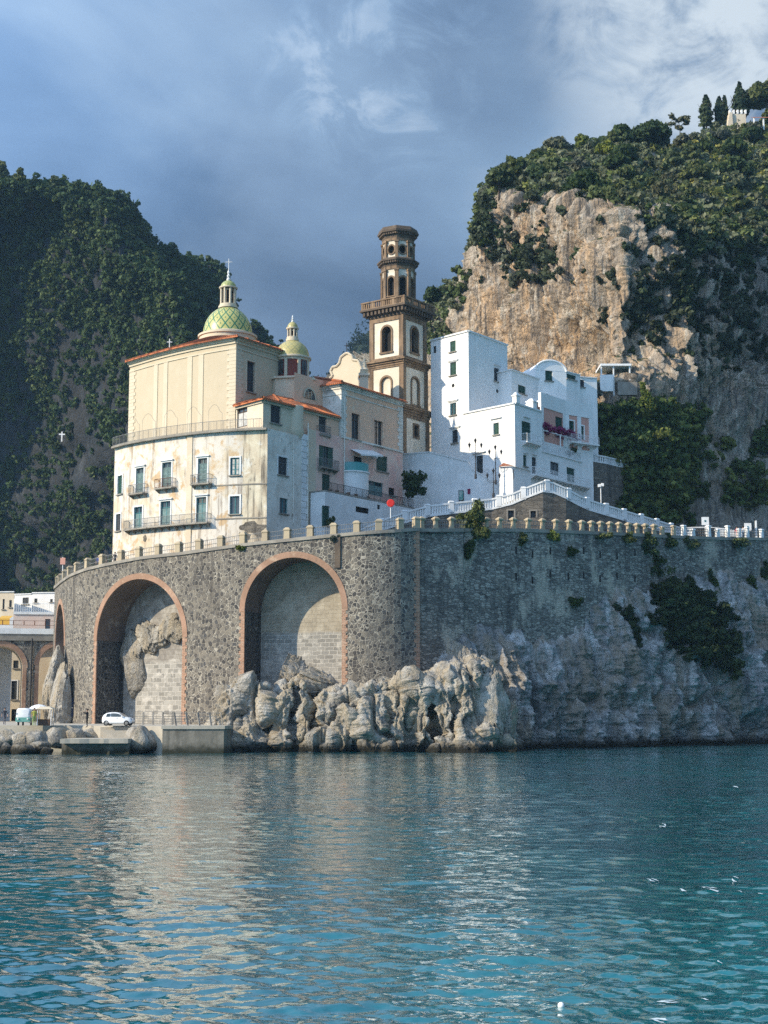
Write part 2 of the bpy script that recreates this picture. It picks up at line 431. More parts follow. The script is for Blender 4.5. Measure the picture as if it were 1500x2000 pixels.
def rockmat(name, lo, mid, hi, warm=None, green=None, vscale=1.0, warm_at=None, wet=False, groundcol=None, gt=.44):
    def fn(g):
        p = g.pos()
        n = g.noise(p, .35 * vscale, 8, .66, .5); col = g.ramp(n, [(.34, lo), (.5, mid), (.66, hi)])
        st_ = g.noise(g.map(p, (1, 1, .13)), .55 * vscale, 7, .66)
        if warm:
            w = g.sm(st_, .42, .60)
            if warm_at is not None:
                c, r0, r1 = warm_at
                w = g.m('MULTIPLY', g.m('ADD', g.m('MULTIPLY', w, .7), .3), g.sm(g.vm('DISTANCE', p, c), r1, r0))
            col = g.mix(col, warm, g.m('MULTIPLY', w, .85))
        col = g.mix(col, lo, g.sm(g.noise(g.map(p, (1, 1, .1), loc=(5, 2, 0)), .9 * vscale, 7, .68), .54, .70, 0, .8))
        col = g.mix(col, hi, g.sm(g.noise(g.map(p, (1, 1, .2), loc=(1, 7, 0)), .5 * vscale, 8, .7), .57, .68, 0, .7))
        if warm_at is not None:
            s3 = g.noise(g.map(p, (1, 1, .07), loc=(3, 9, 0)), 1.5, 7, .7); col = g.mix(col, (.09, .085, .08), g.sm(s3, .49, .62, 0, .85)); s4 = g.noise(g.map(p, (1, 1, .12), loc=(8, 1, 0)), 1.1, 7, .7); col = g.mix(col, (.60, .54, .44), g.sm(s4, .53, .64, 0, .75))
        f = g.noise(p, 3.2 * vscale, 8, .7); col = g.mix(col, tuple(k * .3 for k in mid), g.sm(f, .50, .72, 0, .7))
        if green: col = g.mix(col, green, g.sm(g.noise(p, .5, 7, .7), .55, .63, 0, .8))
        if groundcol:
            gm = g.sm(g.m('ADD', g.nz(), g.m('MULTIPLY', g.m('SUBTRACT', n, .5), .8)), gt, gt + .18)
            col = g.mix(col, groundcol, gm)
        if wet:
            z = g.xyz(p)[2]; zz = g.m('ADD', z, g.m('MULTIPLY', g.m('SUBTRACT', f, .5), 1.6))
            col = g.mix((.022, .02, .014), col, g.sm(zz, .3, 1.3))
        v = g.vor(g.vm('ADD', p, g.noise(p, 1.2, 3, .5, col=True)), .8 * vscale, 'DISTANCE_TO_EDGE')
        h = g.m('ADD', g.m('ADD', g.m('MULTIPLY', f, .6), g.noise(p, 1.1 * vscale, 8, .68)), g.m('MULTIPLY', g.sm(v, 0, .12), .10))
        return col, g.bump(h, 1.0, .45 / vscale)
    return material(name, fn, rough=.95, spec=.15)
def leafmat(name, dark, light, tint=False):
    def fn(g):
        r = g.rand()
        if tint:
            a = g.n('Attribute'); a.attribute_name = 'tint'
            c = g.mix(a.outputs['Color'], g.mix(a.outputs['Color'], (.55, .6, .5), 1, 'MULTIPLY'), r)
        else:
            c = g.mix(dark, light, r); c = g.mix(c, g.mix(c, (1.25, 1.1, .6), 1, 'MULTIPLY'), g.m('MULTIPLY', g.orand(), .7))
        return c
    m_ = material(name, fn, rough=.7, spec=.2)
    # leaves let some light through
    nt = m_.node_tree; b = nt.nodes['Principled BSDF']; out = nt.nodes['Material Output']
    tr = nt.nodes.new('ShaderNodeBsdfTranslucent'); mx = nt.nodes.new('ShaderNodeMixShader'); mx.inputs[0].default_value = .25
    src = b.inputs['Base Color'].links[0].from_socket
    nt.links.new(src, tr.inputs[0]); nt.links.new(b.outputs[0], mx.inputs[1]); nt.links.new(tr.outputs[0], mx.inputs[2]); nt.links.new(mx.outputs[0], out.inputs[0])
    return m_
def tilemat(name, rot, c1=(.50, .17, .07), c2=(.30, .095, .045)):
    def fn(g):
        p = g.map(g.pos(), rot=rot); w = g.n('TexWave', wave_type='BANDS', bands_direction='X'); g.put(w.inputs['Vector'], p); w.inputs['Scale'].default_value = 1.1
        w.inputs['Distortion'].default_value = .6; w.inputs['Detail'].default_value = 2
        n = g.noise(p, 2.2, 6, .65); col = g.mix(c1, c2, g.sm(n, .40, .65)); col = g.mix(col, (.14, .10, .07), g.sm(g.noise(p, .9, 6, .65), .56, .72, 0, .75))
        col = g.mix(col, g.mix(col, (.45, .4, .4), 1, 'MULTIPLY'), g.sm(w.outputs['Fac'], .35, .0, 0, .8))
        return col, g.bump(w.outputs['Fac'], .8, .12)
    return material(name, fn, rough=.85)
def domemat(name, base, base2, line, centre, nmer=14, zscale=.95, strength=1.0):
    """glazed tiles laid in a diamond net round the dome"""
    def fn(g):
        p = g.vm('SUBTRACT', g.pos(), centre); x, y, z = g.xyz(p)
        ang = g.m('MULTIPLY', g.m('ARCTAN2', y, x), nmer / (2 * math.pi))
        rr = g.m('SQRT', g.m('ADD', g.m('MULTIPLY', x, x), g.m('MULTIPLY', y, y)))
        el = g.m('MULTIPLY', g.m('ARCTAN2', z, rr), zscale)
        def tri(v): return g.m('ABSOLUTE', g.m('SUBTRACT', g.m('FRACT', v), .5))
        a = tri(g.m('ADD', ang, el)); b = tri(g.m('SUBTRACT', ang, el))
        ln = g.sm(g.m('MINIMUM', a, b), .055, .115, 1, 0)
        dot = g.m('MULTIPLY', g.sm(a, .40, .43), g.sm(b, .40, .43))
        n = g.noise(g.pos(), 6, 5, .65); col = g.mix(base, base2, g.sm(n, .4, .66))
        col = g.mix(col, line, g.m('MULTIPLY', g.m('MAXIMUM', ln, dot), strength))
        col = g.mix(col, (.20, .17, .08), g.sm(g.noise(g.pos(), 1.6, 6, .65), .56, .72, 0, .6))
        return col, g.bump(n, .3, .05)
    return material(name, fn, rough=.35, spec=.5)

M = {}
M['cream'] = plaster('cream plaster', (.54, .455, .325), (.52, .435, .305), dirt=(.45, .38, .27), dirt_amt=.25, seed=1, streak=.4, bump=.12)
M['cream_trim'] = plaster('pale stucco trim', (.60, .52, .385), (.57, .49, .36), dirt=(.4, .35, .27), dirt_amt=.3, seed=2, bump=.12)
M['peeling'] = plaster('peeling cream and white plaster', (.60, .50, .355), (.66, .61, .53), (.54, .385, .225), dirt=(.22, .17, .125), dirt_amt=.9, patch=.46, seed=3, streak=1.0, c3t=.52, th=.47, bl=.38)
M['peeling_white'] = plaster('stained white plaster', (.74, .71, .63), (.62, .58, .50), (.44, .40, .34), dirt=(.20, .18, .16), dirt_amt=.6, patch=.55, seed=4)
M['streaked'] = plaster('streaked old plaster', (.70, .62, .46), (.58, .48, .34), (.74, .70, .60), dirt=(.10, .085, .07), dirt_amt=.92, seed=14, streak=1.0, th=.44, bl=.30)
M['beige'] = plaster('beige plaster', (.64, .56, .42), (.60, .50, .37), dirt=(.3, .25, .2), dirt_amt=.4, seed=5)
M['peach'] = plaster('peach pink plaster', (.80, .49, .32), (.74, .48, .33), (.76, .58, .42), dirt=(.26, .19, .16), dirt_amt=.45, seed=6)
M['pink'] = plaster('dusty pink plaster', (.74, .44, .36), (.74, .53, .43), dirt=(.28, .22, .2), dirt_amt=.4, seed=7)
M['white'] = plaster('white limewash', (.83, .82, .79), (.77, .76, .73), dirt=(.48, .46, .42), dirt_amt=.38, seed=8, streak=.8, bump=.15, th=.47, bl=.42)
M['white_worn'] = plaster('worn white limewash', (.76, .76, .74), (.68, .68, .66), dirt=(.25, .25, .25), dirt_amt=.55, seed=9, streak=.8, bump=.2)
M['pale_pink'] = plaster('pale pink render', (.66, .50, .42), (.64, .53, .46), dirt=(.4, .33, .28), dirt_amt=.4, seed=22)
M['salmon'] = plaster('salmon plaster', (.66, .34, .26), (.62, .32, .25), dirt=(.4, .25, .2), dirt_amt=.3, seed=10, bump=.1)
M['tower_stone'] = plaster('brown tuff stone', (.27, .185, .115), (.21, .14, .085), (.15, .115, .085), dirt=(.05, .042, .035), dirt_amt=.8, seed=11, streak=.9, bump=.6, th=.45, bl=.36)
M['tower_dark'] = plaster('dark weathered tuff', (.13, .098, .07), (.10, .075, .055), (.17, .125, .085), dirt=(.04, .035, .03), dirt_amt=.7, seed=12, bump=.6)
M['tower_white'] = plaster('tower white render', (.68, .62, .52), (.62, .55, .43), dirt=(.4, .36, .3), dirt_amt=.45, seed=13)
M['red_panel'] = plaster('red drum panel', (.22, .055, .04), (.18, .05, .04), dirt=(.08, .04, .03), dirt_amt=.4, seed=15)
M['cobble'] = stone('dark polygonal rubble masonry', [(.055, .052, .05), (.10, .09, .08), (.17, .15, .125), (.24, .21, .165), (.08, .078, .078)], (.40, .36, .29), 2.5, .075, seed=1, stain=(.07, .062, .055))
M['cobble_dark'] = stone('darker rubble masonry', [(.03, .032, .036), (.05, .05, .052), (.085, .08, .075), (.06, .06, .06)], (.24, .23, .205), 2.4, .065, seed=3, stain=(.03, .03, .03))  # darker stones and mortar, used on the arch jambs
M['coursed'] = stone('grey coursed masonry', [(.10, .096, .09), (.25, .23, .20), (.43, .395, .34), (.17, .155, .14), (.33, .30, .255)], (.15, .138, .118), 2.3, .06, True, seed=2, stain=(.06, .057, .055), patch=(.52, .455, .365))
M['rough_wall'] = stone('rough grey wall', [(.10, .09, .075), (.16, .14, .115), (.22, .19, .15)], (.19, .17, .14), 1.6, .06, True, seed=6, stain=(.045, .04, .035))
M['brick'] = ashlar('orange brick', (.42, .225, .14), (.40, .28, .20), .45, .16, R(20))
M['arch_ring'] = plaster('brick voussoirs', (.38, .23, .155), (.31, .185, .12), (.46, .32, .22), dirt=(.13, .09, .07), dirt_amt=.75, seed=16, bump=.5)
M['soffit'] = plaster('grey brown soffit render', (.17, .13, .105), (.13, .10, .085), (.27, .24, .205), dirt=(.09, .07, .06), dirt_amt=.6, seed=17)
M['infill'] = ashlar('block wall and old render', (.36, .34, .30), (.50, .47, .41), .9, .42, R(18), 12.0, [(.26, .225, .17), (.38, .33, .25), (.46, .41, .32)])
M['infill2'] = ashlar('pale block wall with render', (.36, .34, .30), (.48, .45, .40), .85, .5, R(32), 9.2, [(.18, .16, .14), (.28, .255, .22), (.46, .43, .38)], seed=4)
M['coping'] = plaster('grey coping stone', (.32, .29, .24), (.24, .215, .18), dirt=(.08, .075, .07), dirt_amt=.6, seed=18)
M['pillar'] = plaster('buff parapet pillar', (.44, .36, .24), (.38, .31, .21), dirt=(.13, .11, .09), dirt_amt=.5, seed=19)
M['concrete'] = plaster('sea worn concrete', (.26, .23, .185), (.20, .18, .145), (.15, .13, .10), dirt=(.05, .045, .035), dirt_amt=.7, seed=20, bump=.4, th=.42, bl=.34, wet=True)
M['pale_concrete'] = plaster('pale concrete', (.46, .41, .33), (.40, .36, .29), dirt=(.2, .18, .15), dirt_amt=.4, seed=21)
M['iron'] = simple('dark iron', (.035, .035, .038), .3, 8, .6)
M['grey_iron'] = simple('grey railing', (.22, .22, .21), .3, 8, .6)
M['rust_iron'] = simple('rusty railing', (.16, .065, .04), .4, 8, .8)
M['white_paint'] = simple('white paint', (.80, .80, .78), .12, 3, .6)
M['teal'] = simple('teal woodwork', (.05, .20, .22), .35, 3, .6)
M['teal_grey'] = simple('faded teal shutters', (.16, .25, .245), .35, 3, .7)
M['green'] = simple('dark green shutters', (.025, .085, .062), .35, 3, .6)
M['brown_wood'] = simple('brown woodwork', (.10, .06, .04), .4, 4, .7)
M['dark_slate'] = simple('dark shutter', (.06, .065, .07), .3, 3, .7)
M['dark_in'] = simple('unlit interior', (.018, .017, .016), .3, 1, .9)
M['glass'] = material('window glass', lambda g: g.mix((.02, .03, .035), (.06, .075, .08), g.sm(g.noise(g.pos(), .9, 2), .4, .6)), rough=.08, spec=.6)
M['curtain'] = simple('net curtain', (.55, .54, .50), .3, 2, .8)
M['tile_a'] = tilemat('terracotta roof tiles', R(-55)); M['tile_b'] = tilemat('terracotta roof tiles across', R(35))
M['tile_c'] = tilemat('terracotta tiles on the annex', R(-30), (.56, .19, .07), (.36, .11, .05))
M['rock_sea'] = rockmat('sea rocks', (.15, .138, .12), (.36, .335, .29), (.55, .515, .45), warm=(.40, .33, .23), wet=True, vscale=1.5)
M['rock_cliff'] = rockmat('grey sea cliff', (.12, .12, .118), (.36, .355, .345), (.68, .665, .64), warm=(.30, .245, .18), wet=True, vscale=.9)
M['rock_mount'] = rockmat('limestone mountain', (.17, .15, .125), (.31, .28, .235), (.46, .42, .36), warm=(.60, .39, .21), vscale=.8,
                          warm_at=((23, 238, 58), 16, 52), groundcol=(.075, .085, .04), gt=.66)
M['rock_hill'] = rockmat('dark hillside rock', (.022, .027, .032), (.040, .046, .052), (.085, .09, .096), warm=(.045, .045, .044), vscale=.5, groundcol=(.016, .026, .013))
M['leaf_dark'] = leafmat('dark evergreen leaves', (.022, .045, .018), (.065, .10, .034))
M['leaf_mid'] = leafmat('mid green leaves', (.045, .068, .028), (.125, .15, .06))
M['leaf_light'] = leafmat('yellow green leaves', (.075, .115, .025), (.19, .22, .05))
M['leaf_grey'] = leafmat('grey olive leaves', (.06, .075, .055), (.15, .16, .12))
M['leaf_cyp'] = leafmat('cypress leaves', (.022, .04, .022), (.055, .08, .038))
M['scrub'] = leafmat('mixed scrub', None, None, tint=True)
M['bougain'] = leafmat('magenta bracts', (.16, .012, .07), (.32, .04, .15))
M['bark'] = simple('bark', (.10, .075, .055), .4, 4, .9)
M['ground'] = simple('dry earth', (.16, .135, .095), .5, .5, .95)
M['asphalt'] = simple('asphalt', (.055, .053, .05), .3, 1, .9)
# ------------------------------------------------------------------ water
def build_water():
    r0, r1 = 9.0, 420.0; n_r, n_a = 1150, 800
    rr = r0 * (r1 / r0) ** (np.arange(n_r) / (n_r - 1)); aa = np.linspace(R(-30), R(30), n_a)
    Y, A = np.meshgrid(rr, aa, indexing='ij'); X = Y * np.tan(A)
    rng = np.random.default_rng(5); Z = np.zeros_like(X)
    dy = Y * (math.log(r1 / r0) / n_r)
    gust = .75 + .5 * fbm(np.stack([X / 14, Y / 20, X * 0], -1), 3, 40)
    for k in range(90):
        lam = .26 * (14 / .26) ** (rng.random() ** 1.25); d = rng.normal(0, .42) + R(82)
        amp = .0030 * lam ** .80 * rng.uniform(.5, 1.2) * (1.75 if lam < 1.2 else 1 if lam < 3 else .26); ph = rng.uniform(0, 6.28)
        wx, wy = math.cos(d), math.sin(d)
        warp = 1.1 * vnoise(np.stack([X / (lam * 4) + k, Y / (lam * 6), X * 0], -1), k) * lam
        t = 2 * math.pi / lam * (X * wx + Y * wy + warp) + ph
        fade = np.clip((lam / dy - 2.2) / 2.0, 0, 1)
        Z += amp * fade * (np.sin(t) + .3 * np.sin(2 * t + .6)) * (gust if lam < 3 else 1)
    V = np.stack([X, Y, Z], -1).reshape(-1, 3); Fc = grid_faces(n_r, n_a)
    # flat sea to the horizon round the finely meshed part
    b = len(V); far = 1400
    ring = [(-far, -far), (far, -far), (far, far), (-far, far)]
    c = [(X[0, 0], Y[0, 0]), (X[0, -1], Y[0, -1]), (X[-1, -1], Y[-1, -1]), (X[-1, 0], Y[-1, 0])]
    V = np.vstack([V, [(x, y, -.03) for x, y in ring], [(x, y, -.03) for x, y in c]])
    Fx = np.array([[b, b + 1, b + 5, b + 4], [b + 1, b + 2, b + 6, b + 5], [b + 2, b + 3, b + 7, b + 6], [b + 3, b, b + 4, b + 7]])
    def fn(g):
        p = g.pos(); pm = g.map(p, (1, 1.0, 1))
        n1 = g.noise(g.map(p, (.8, 1.5, 1), R(8)), 2.4, 3, .5, .6); n2 = g.noise(g.map(p, (.8, 1.6, 1), R(-14)), 7, 3, .55, .5)
        n0 = g.noise(g.map(p, (.6, 1.2, 1), R(4)), .8, 3, .5, .8)
        h = g.m('ADD', g.m('ADD', g.m('MULTIPLY', n1, .5), g.m('MULTIPLY', n2, .06)), g.m('MULTIPLY', n0, .9))
        deep = g.noise(g.map(p, (1, .6, 1)), .06, 3, .5)
        c_ = g.mix((.000, .102, .132), (.000, .158, .178), g.sm(deep, .38, .62))
        far = g.sm(g.xyz(p)[1], 18, 110, .85, 2.3)
        return c_, g.bump(g.m('MULTIPLY', h, far), .40, .09)
    m_ = material('sea water', fn, rough=.02, spec=.5); b_ = m_.node_tree.nodes['Principled BSDF']; b_.inputs['IOR'].default_value = 1.5
    b_.inputs['Coat Weight'].default_value = 1.0; b_.inputs['Coat Roughness'].default_value = .02; b_.inputs['Coat IOR'].default_value = 1.6
    m_.node_tree.links.new(b_.inputs['Normal'].links[0].from_socket, b_.inputs['Coat Normal'])
    o = np_mesh('water', V, np.vstack([Fc, Fx]), m_, smooth=True)
    tag(o, 'rippled teal sea water reflecting the cliff town', 'sea', kind='structure')
    return X, Y, Z
WX, WY, WZ = build_water()

# ------------------------------------------------------------------ mountain on the right (towering limestone cliff and its lower slope)
def interp_cols(keys, px):
    k = np.array(keys, float); return [np.interp(px, k[:, 0], k[:, j]) for j in range(1, k.shape[1])]
def at_np(px, py, Y):
    cx = (px - 750) / F; cy = (1000 - py) / F; a = cx; b = ct - cy * st; c = st + cy * ct; t = Y / b
    return np.stack([a * t, Y + 0 * px, CAMH + c * t], -1)
MK = [ # px, toe y, toe Y, base y, base Y, lip y, lip Y, ridge y, ridge Y
 (600, 1080, 236, 900, 300, 820, 330, 770, 350), (720, 1060, 226, 770, 300, 730, 325, 700, 345), (790, 1060, 220, 730, 292, 680, 310, 655, 330), (850, 1060, 216, 712, 276, 640, 286, 600, 310),
 (900, 1060, 214, 706, 268, 596, 274, 556, 300), (938, 1060, 212, 706, 262, 552, 266, 520, 290), (948, 1060, 211, 706, 258, 470, 262, 440, 280),
 (959, 1060, 211, 712, 252, 405, 256, 352, 272), (1010, 1060, 210, 722, 243, 402, 248, 322, 282), (1080, 1058, 207, 728, 233, 396, 240, 292, 296), (1150, 1055, 203, 732, 222, 432, 229, 275, 302),
 (1212, 1052, 200, 738, 212, 425, 219, 262, 306), (1250, 1050, 202, 745, 214, 450, 222, 262, 308), (1320, 1050, 208, 770, 219, 485, 231, 272, 312), (1400, 1050, 214, 780, 226, 490, 241, 246, 317),
 (1500, 1050, 223, 770, 236, 500, 255, 238, 322), (1620, 1050, 235, 770, 250, 500, 272, 228, 328), (1800, 1050, 258, 770, 275, 500, 298, 240, 345)]
def build_mountain():
    nc = 700; px = np.concatenate([np.linspace(600, 930, 130, endpoint=False), np.linspace(930, 1520, 500, endpoint=False), np.linspace(1520, 1800, 70)])
    ty, tY, by, bY, ly, lY, ry, rY = interp_cols(MK, px)
    k = np.ones(9) / 9
    def smooth(a):
        return np.convolve(np.pad(a, 4, mode='edge'), k, mode='valid')
    ry = ry + np.interp(px, [900, 960, 1300, 1400], [8, 14, 16, 8])
    ty, tY, by, bY, ly, lY, ry, rY = map(smooth, (ty, tY, by, bY, ly, lY, ry, rY))
    toe, base, lip, ridge = at_np(px, ty, tY), at_np(px, by, bY), at_np(px, ly, lY), at_np(px, ry, rY)
    under = toe.copy(); under[:, 2] = -3; under[:, 1] += 1
    back = ridge.copy(); back[:, 1] += 70; back[:, 0] *= 1.2; back[:, 2] -= 10
    back2 = back.copy(); back2[:, 1] += 120; back2[:, 2] = 0
    rows = []; seg = []
    for a, b, n, sgm in ((under, toe, 12, 0), (toe, base, 170, 1), (base, lip, 260, 2), (lip, ridge, 150, 3), (ridge, back, 24, 4), (back, back2, 12, 5)):
        for i in range(n): t = i / n; rows.append(a + (b - a) * t); seg.append((sgm, t))
    rows.append(back2); seg.append((5, 1.0))
    P = np.array(rows); nr = len(P)
    # rounded lip: smooth along rows
    for _ in range(6): P[1:-1] = P[1:-1] * .5 + (P[:-2] + P[2:]) * .25
    sg = np.array([s_[0] + s_[1] for s_ in seg])[:, None]
    cliff = np.clip((sg - 1.55) / .45, 0, 1) * np.clip((3.12 - sg) / .15, 0, 1)
    top = np.clip((sg - 2.95) / .1, 0, 1); slope = np.clip(1 - np.abs(sg - 1.5) / .7, 0, 1); edge = np.clip((nc - 1 - np.arange(nc)) / 10, 0, 1)[None, :]
    dx = np.gradient(P, axis=1); dr = np.gradient(P, axis=0); N = np.cross(dx, dr); N /= np.linalg.norm(N, axis=-1, keepdims=True) + 1e-9
    if N[nr // 2, nc // 2, 1] > 0: N = -N
    q = P * np.array([1, 1, .34])
    d = cliff * (4.4 * fbm(q / 12, 5, 1, .55, True) + 3.3 * fbm(q * np.array([1, 1, .45]) / 4.6, 5, 20, .62, True) + 1.7 * fbm(P * np.array([1, 1, .4]) / 1.9, 4, 33, .62, True) - 1.3 * np.clip(1 - np.abs(vnoise(P * np.array([1, 1, .22]) / 3.1 + 5, 37)) * 1.3, 0, 1) ** 6)
    # overhanging grottoes at the foot of the wall
    for gx, gy, rx, ry_, dp in ((1160, 690, 70, 60, 6), (1330, 640, 40, 30, 3), (1450, 700, 45, 60, 4), (1240, 640, 30, 50, 3)):
        py = np.array([np.interp(sg[:, 0], [1, 2, 3, 4], [ty[j], by[j], ly[j], ry[j]]) for j in range(nc)]).T
        d -= dp * np.exp(-(((px[None, :] - gx) / rx) ** 2 + ((py - gy) / ry_) ** 2))
    d += top * (2.2 * fbm(P / 14, 4, 50) + .8 * fbm(P / 4, 4, 51)) + slope * (1 - cliff) * (2.6 * fbm(P * np.array([1, 1, .6]) / 9, 5, 60, .55, True) + 1.2 * fbm(P / 3, 4, 61))
    d *= np.clip(sg * 6 - 5, 0, 1)
    P = P + N * d[..., None]
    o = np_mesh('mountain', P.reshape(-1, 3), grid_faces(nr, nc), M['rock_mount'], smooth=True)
    tag(o, 'towering limestone mountain with a sunlit tan cliff face', 'mountain', kind='structure')
    dx = np.gradient(P, axis=1); dr = np.gradient(P, axis=0); N = np.cross(dx, dr); N /= np.linalg.norm(N, axis=-1, keepdims=True) + 1e-9
    if N[nr // 2, nc // 2, 1] > 0: N = -N
    return P, N, np.broadcast_to(sg, P.shape[:2]), np.broadcast_to(px[None, :], P.shape[:2])
MP, MN, MS, MPX = build_mountain()
def mount_at(px, sgv):
    """a point of the mountain's surface by column and profile position"""
    j = np.argmin(np.abs(MPX[0] - px)); i = np.argmin(np.abs(MS[:, 0] - sgv)); return Vector(MP[i, j])
def mount_px(px, py):
    """surface point first met by a sight line"""
    X, Y, Z = MP[..., 0], MP[..., 1], MP[..., 2]
    yc = Y * ct + (Z - CAMH) * st; zc = -Y * st + (Z - CAMH) * ct
    u = 750 + F * X / yc; v = 1000 - F * zc / yc
    dd = np.abs(u - px) + np.abs(v - py); k = np.where(dd < max(4, dd.min() + 1), Y, 1e9); i = np.unravel_index(np.argmin(k), k.shape)
    return Vector(MP[i])

# ------------------------------------------------------------------ wooded hill on the left
HK = [(-420, 300, 560), (-200, 315, 480), (0, 352, 430), (90, 372, 452), (150, 398, 466), (210, 422, 482), (262, 456, 498), (300, 510, 514), (330, 532, 526), (385, 545, 546), (430, 575, 562), (480, 608, 582), (530, 648, 604), (580, 700, 625), (640, 780, 650), (720, 900, 690)]
def build_hill():
    n_l, n_d = 520, 330
    L = np.linspace(-420, 720, n_l); hy, hY = interp_cols(HK, L)
    hy = hy + 24 + np.interp(L, [0, 90, 150, 210, 262, 300, 330, 430, 560, 640], [-15, 0, 5, 40, 28, 50, 70, 80, 85, 60])
    ridge = at_np(L, hy, hY)
    out = np.array([.94, -.34, 0.0])
    prof_d = np.array([-160, -60, -14, 0, 8, 26, 40, 70, 84, 110, 130, 190]); prof_z = np.array([-110, -22, -1, 0, -2.5, -14, -34, -76, -112, -144, -170, -215.])
    dd = np.linspace(-150, 170, n_d)
    zz = np.interp(dd, prof_d, prof_z)
    for _ in range(8): zz[1:-1] = zz[1:-1] * .5 + (zz[2:] + zz[:-2]) * .25
    P = ridge[None] + out[None, None] * dd[:, None, None]; P[..., 2] += zz[:, None] * (np.clip(ridge[None, :, 2] / 160, .5, 1.2))
    n = np.array([.75, -.3, .6])
    q = P / 42.0
    d = 14 * fbm(q, 5, 70, .5, True) + 6 * fbm(P / 15, 4, 74, .55) + 2.0 * fbm(P / 4.5, 3, 76)
    d *= np.clip((np.abs(dd)[:, None] - 2) / 22, .12, 1)
    P = P + n * d[..., None]; P[..., 2] = np.maximum(P[..., 2], -2)
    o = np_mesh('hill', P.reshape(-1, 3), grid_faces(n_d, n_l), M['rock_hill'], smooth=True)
    tag(o, 'steep wooded hill in shade behind the domed church', 'hill', kind='structure')
    dx = np.gradient(P, axis=1); dr = np.gradient(P, axis=0); N = np.cross(dx, dr); N /= np.linalg.norm(N, axis=-1, keepdims=True) + 1e-9
    if N[n_d // 2, n_l // 2, 2] < 0: N = -N
    return P, N
HP, HN = build_hill()
def far_ridge():
    px = np.linspace(520, 860, 120); top = np.interp(px, [520, 640, 672, 690, 710, 730, 760, 800, 860], [820, 745, 702, 676, 655, 640, 640, 660, 700])
    a = at_np(px, top + 0, np.full(120, 950.)); rows = []
    for i in range(40):
        t = i / 39; r = a.copy(); r[:, 1] -= 260 * t; r[:, 2] = a[:, 2] * (1 - t) ** .8 - 2 * t; rows.append(r)
    b = a.copy(); b[:, 1] += 200; b[:, 2] = 0
    P = np.array([b] + rows); nz_ = fbm(P / 60, 5, 90, .55, True)[..., None]; P = P + nz_ * np.array([4, -14, 5]) * np.clip(np.arange(41) / 5, 0, 1)[:, None, None]
    o = np_mesh('distant_hill', P.reshape(-1, 3), grid_faces(41, 120), M['rock_hill'], smooth=True)
    tag(o, 'far wooded ridge seen in the gap left of the bell tower', 'hill', kind='structure')
    return P
FP = far_ridge()
# low land under the town, closing the gap between the hills
mb = MB(); mb.prism([(-38, 196), (-34, 176), (-6, 166), (4, 166), (52, 192), (80, 205), (80, 420), (-30, 700), (-38, 700)], -2, 16.5); mb.prism([(-38.003, 214), (-38.003, 700), (-300, 700), (-300, 214)], -2, 1.2)
tag(build('terrain', mb, M['ground']), 'low ground under the town', 'ground', kind='structure')

# ------------------------------------------------------------------ rocks
_ico = {}
def ico(sub):
    if sub not in _ico:
        bm = bmesh.new(); bmesh.ops.create_icosphere(bm, subdivisions=sub, radius=1); bm.verts.ensure_lookup_table()
        _ico[sub] = (np.array([v.co for v in bm.verts]), np.array([[v.index for v in f.verts] for f in bm.faces])); bm.free()
    return _ico[sub]
def rock(name, c, rad, label, seed, mat=None, rot=0.0, group=None, sub=6, rough=.3, pw=.65, lean=(0, 0), cat='rock', flute=0.0, parent=None):
    V, Fc = ico(sub); v = V.copy()
    v = np.sign(v) * np.abs(v) ** pw; v = v / np.maximum(1, np.linalg.norm(v, axis=1, keepdims=True)) ** .35
    q = V * 1.15 + seed * 5.13
    big = fbm(q, 3, seed, .5); rd = fbm(V * 2.3 + seed * 3.7, 5, seed + 3, .62, True); sm_ = fbm(V * 7 + seed, 4, seed + 9, .6)
    r4 = fbm(V * np.array([4.6, 4.6, 3.2]) + seed * 2.1, 5, seed + 13, .62, True)
    d = 1 + rough * (1.0 * big + .85 * (rd - .2) + .62 * (r4 - .15) + .34 * sm_)
    if flute: d = d + flute * fbm(V * np.array([4, 4, .8]) + seed, 4, seed + 5, .6, True)
    # a few flat broken faces
    r_ = np.random.default_rng(seed)
    for _ in range(9):
        nn = r_.normal(size=3); nn /= np.linalg.norm(nn); lim = r_.uniform(.66, .92)
        e = v * d[:, None]; h = e @ nn; over = np.maximum(0, h - lim); v = v - nn * (over * .8 / d)[:, None]
    v = v * d[:, None] * np.array(rad)
    v[:, 0] += lean[0] * v[:, 2]; v[:, 1] += lean[1] * v[:, 2]
    cr, sr = math.cos(rot), math.sin(rot); v = np.stack([v[:, 0] * cr - v[:, 1] * sr, v[:, 0] * sr + v[:, 1] * cr, v[:, 2]], 1)
    o = np_mesh(name, v, Fc, mat or M['rock_sea'], smooth=True, parent=parent); o.location = c if parent is None else Vector(c) - wloc(parent)
    if parent is None: tag(o, label, cat, group)
    return o
def rock_px(name, x0, x1, ytop, ybot, Y, label, seed, depth=.9, **kw):
    """a rock filling a photo-sized box at distance Y (ybot = where it meets the water or ground)"""
    z1, z0 = zat(ytop, Y), zat(ybot, Y); w = (x1 - x0) / F * Y / 2 * 1.06; h = (z1 - z0) / 2 * 1.08
    p = at((x0 + x1) / 2, (ytop + ybot) / 2, Y); p.z = (z0 + z1) / 2 - .1 * h
    return rock(name, p, (w, w * depth, h), label, seed, **kw)
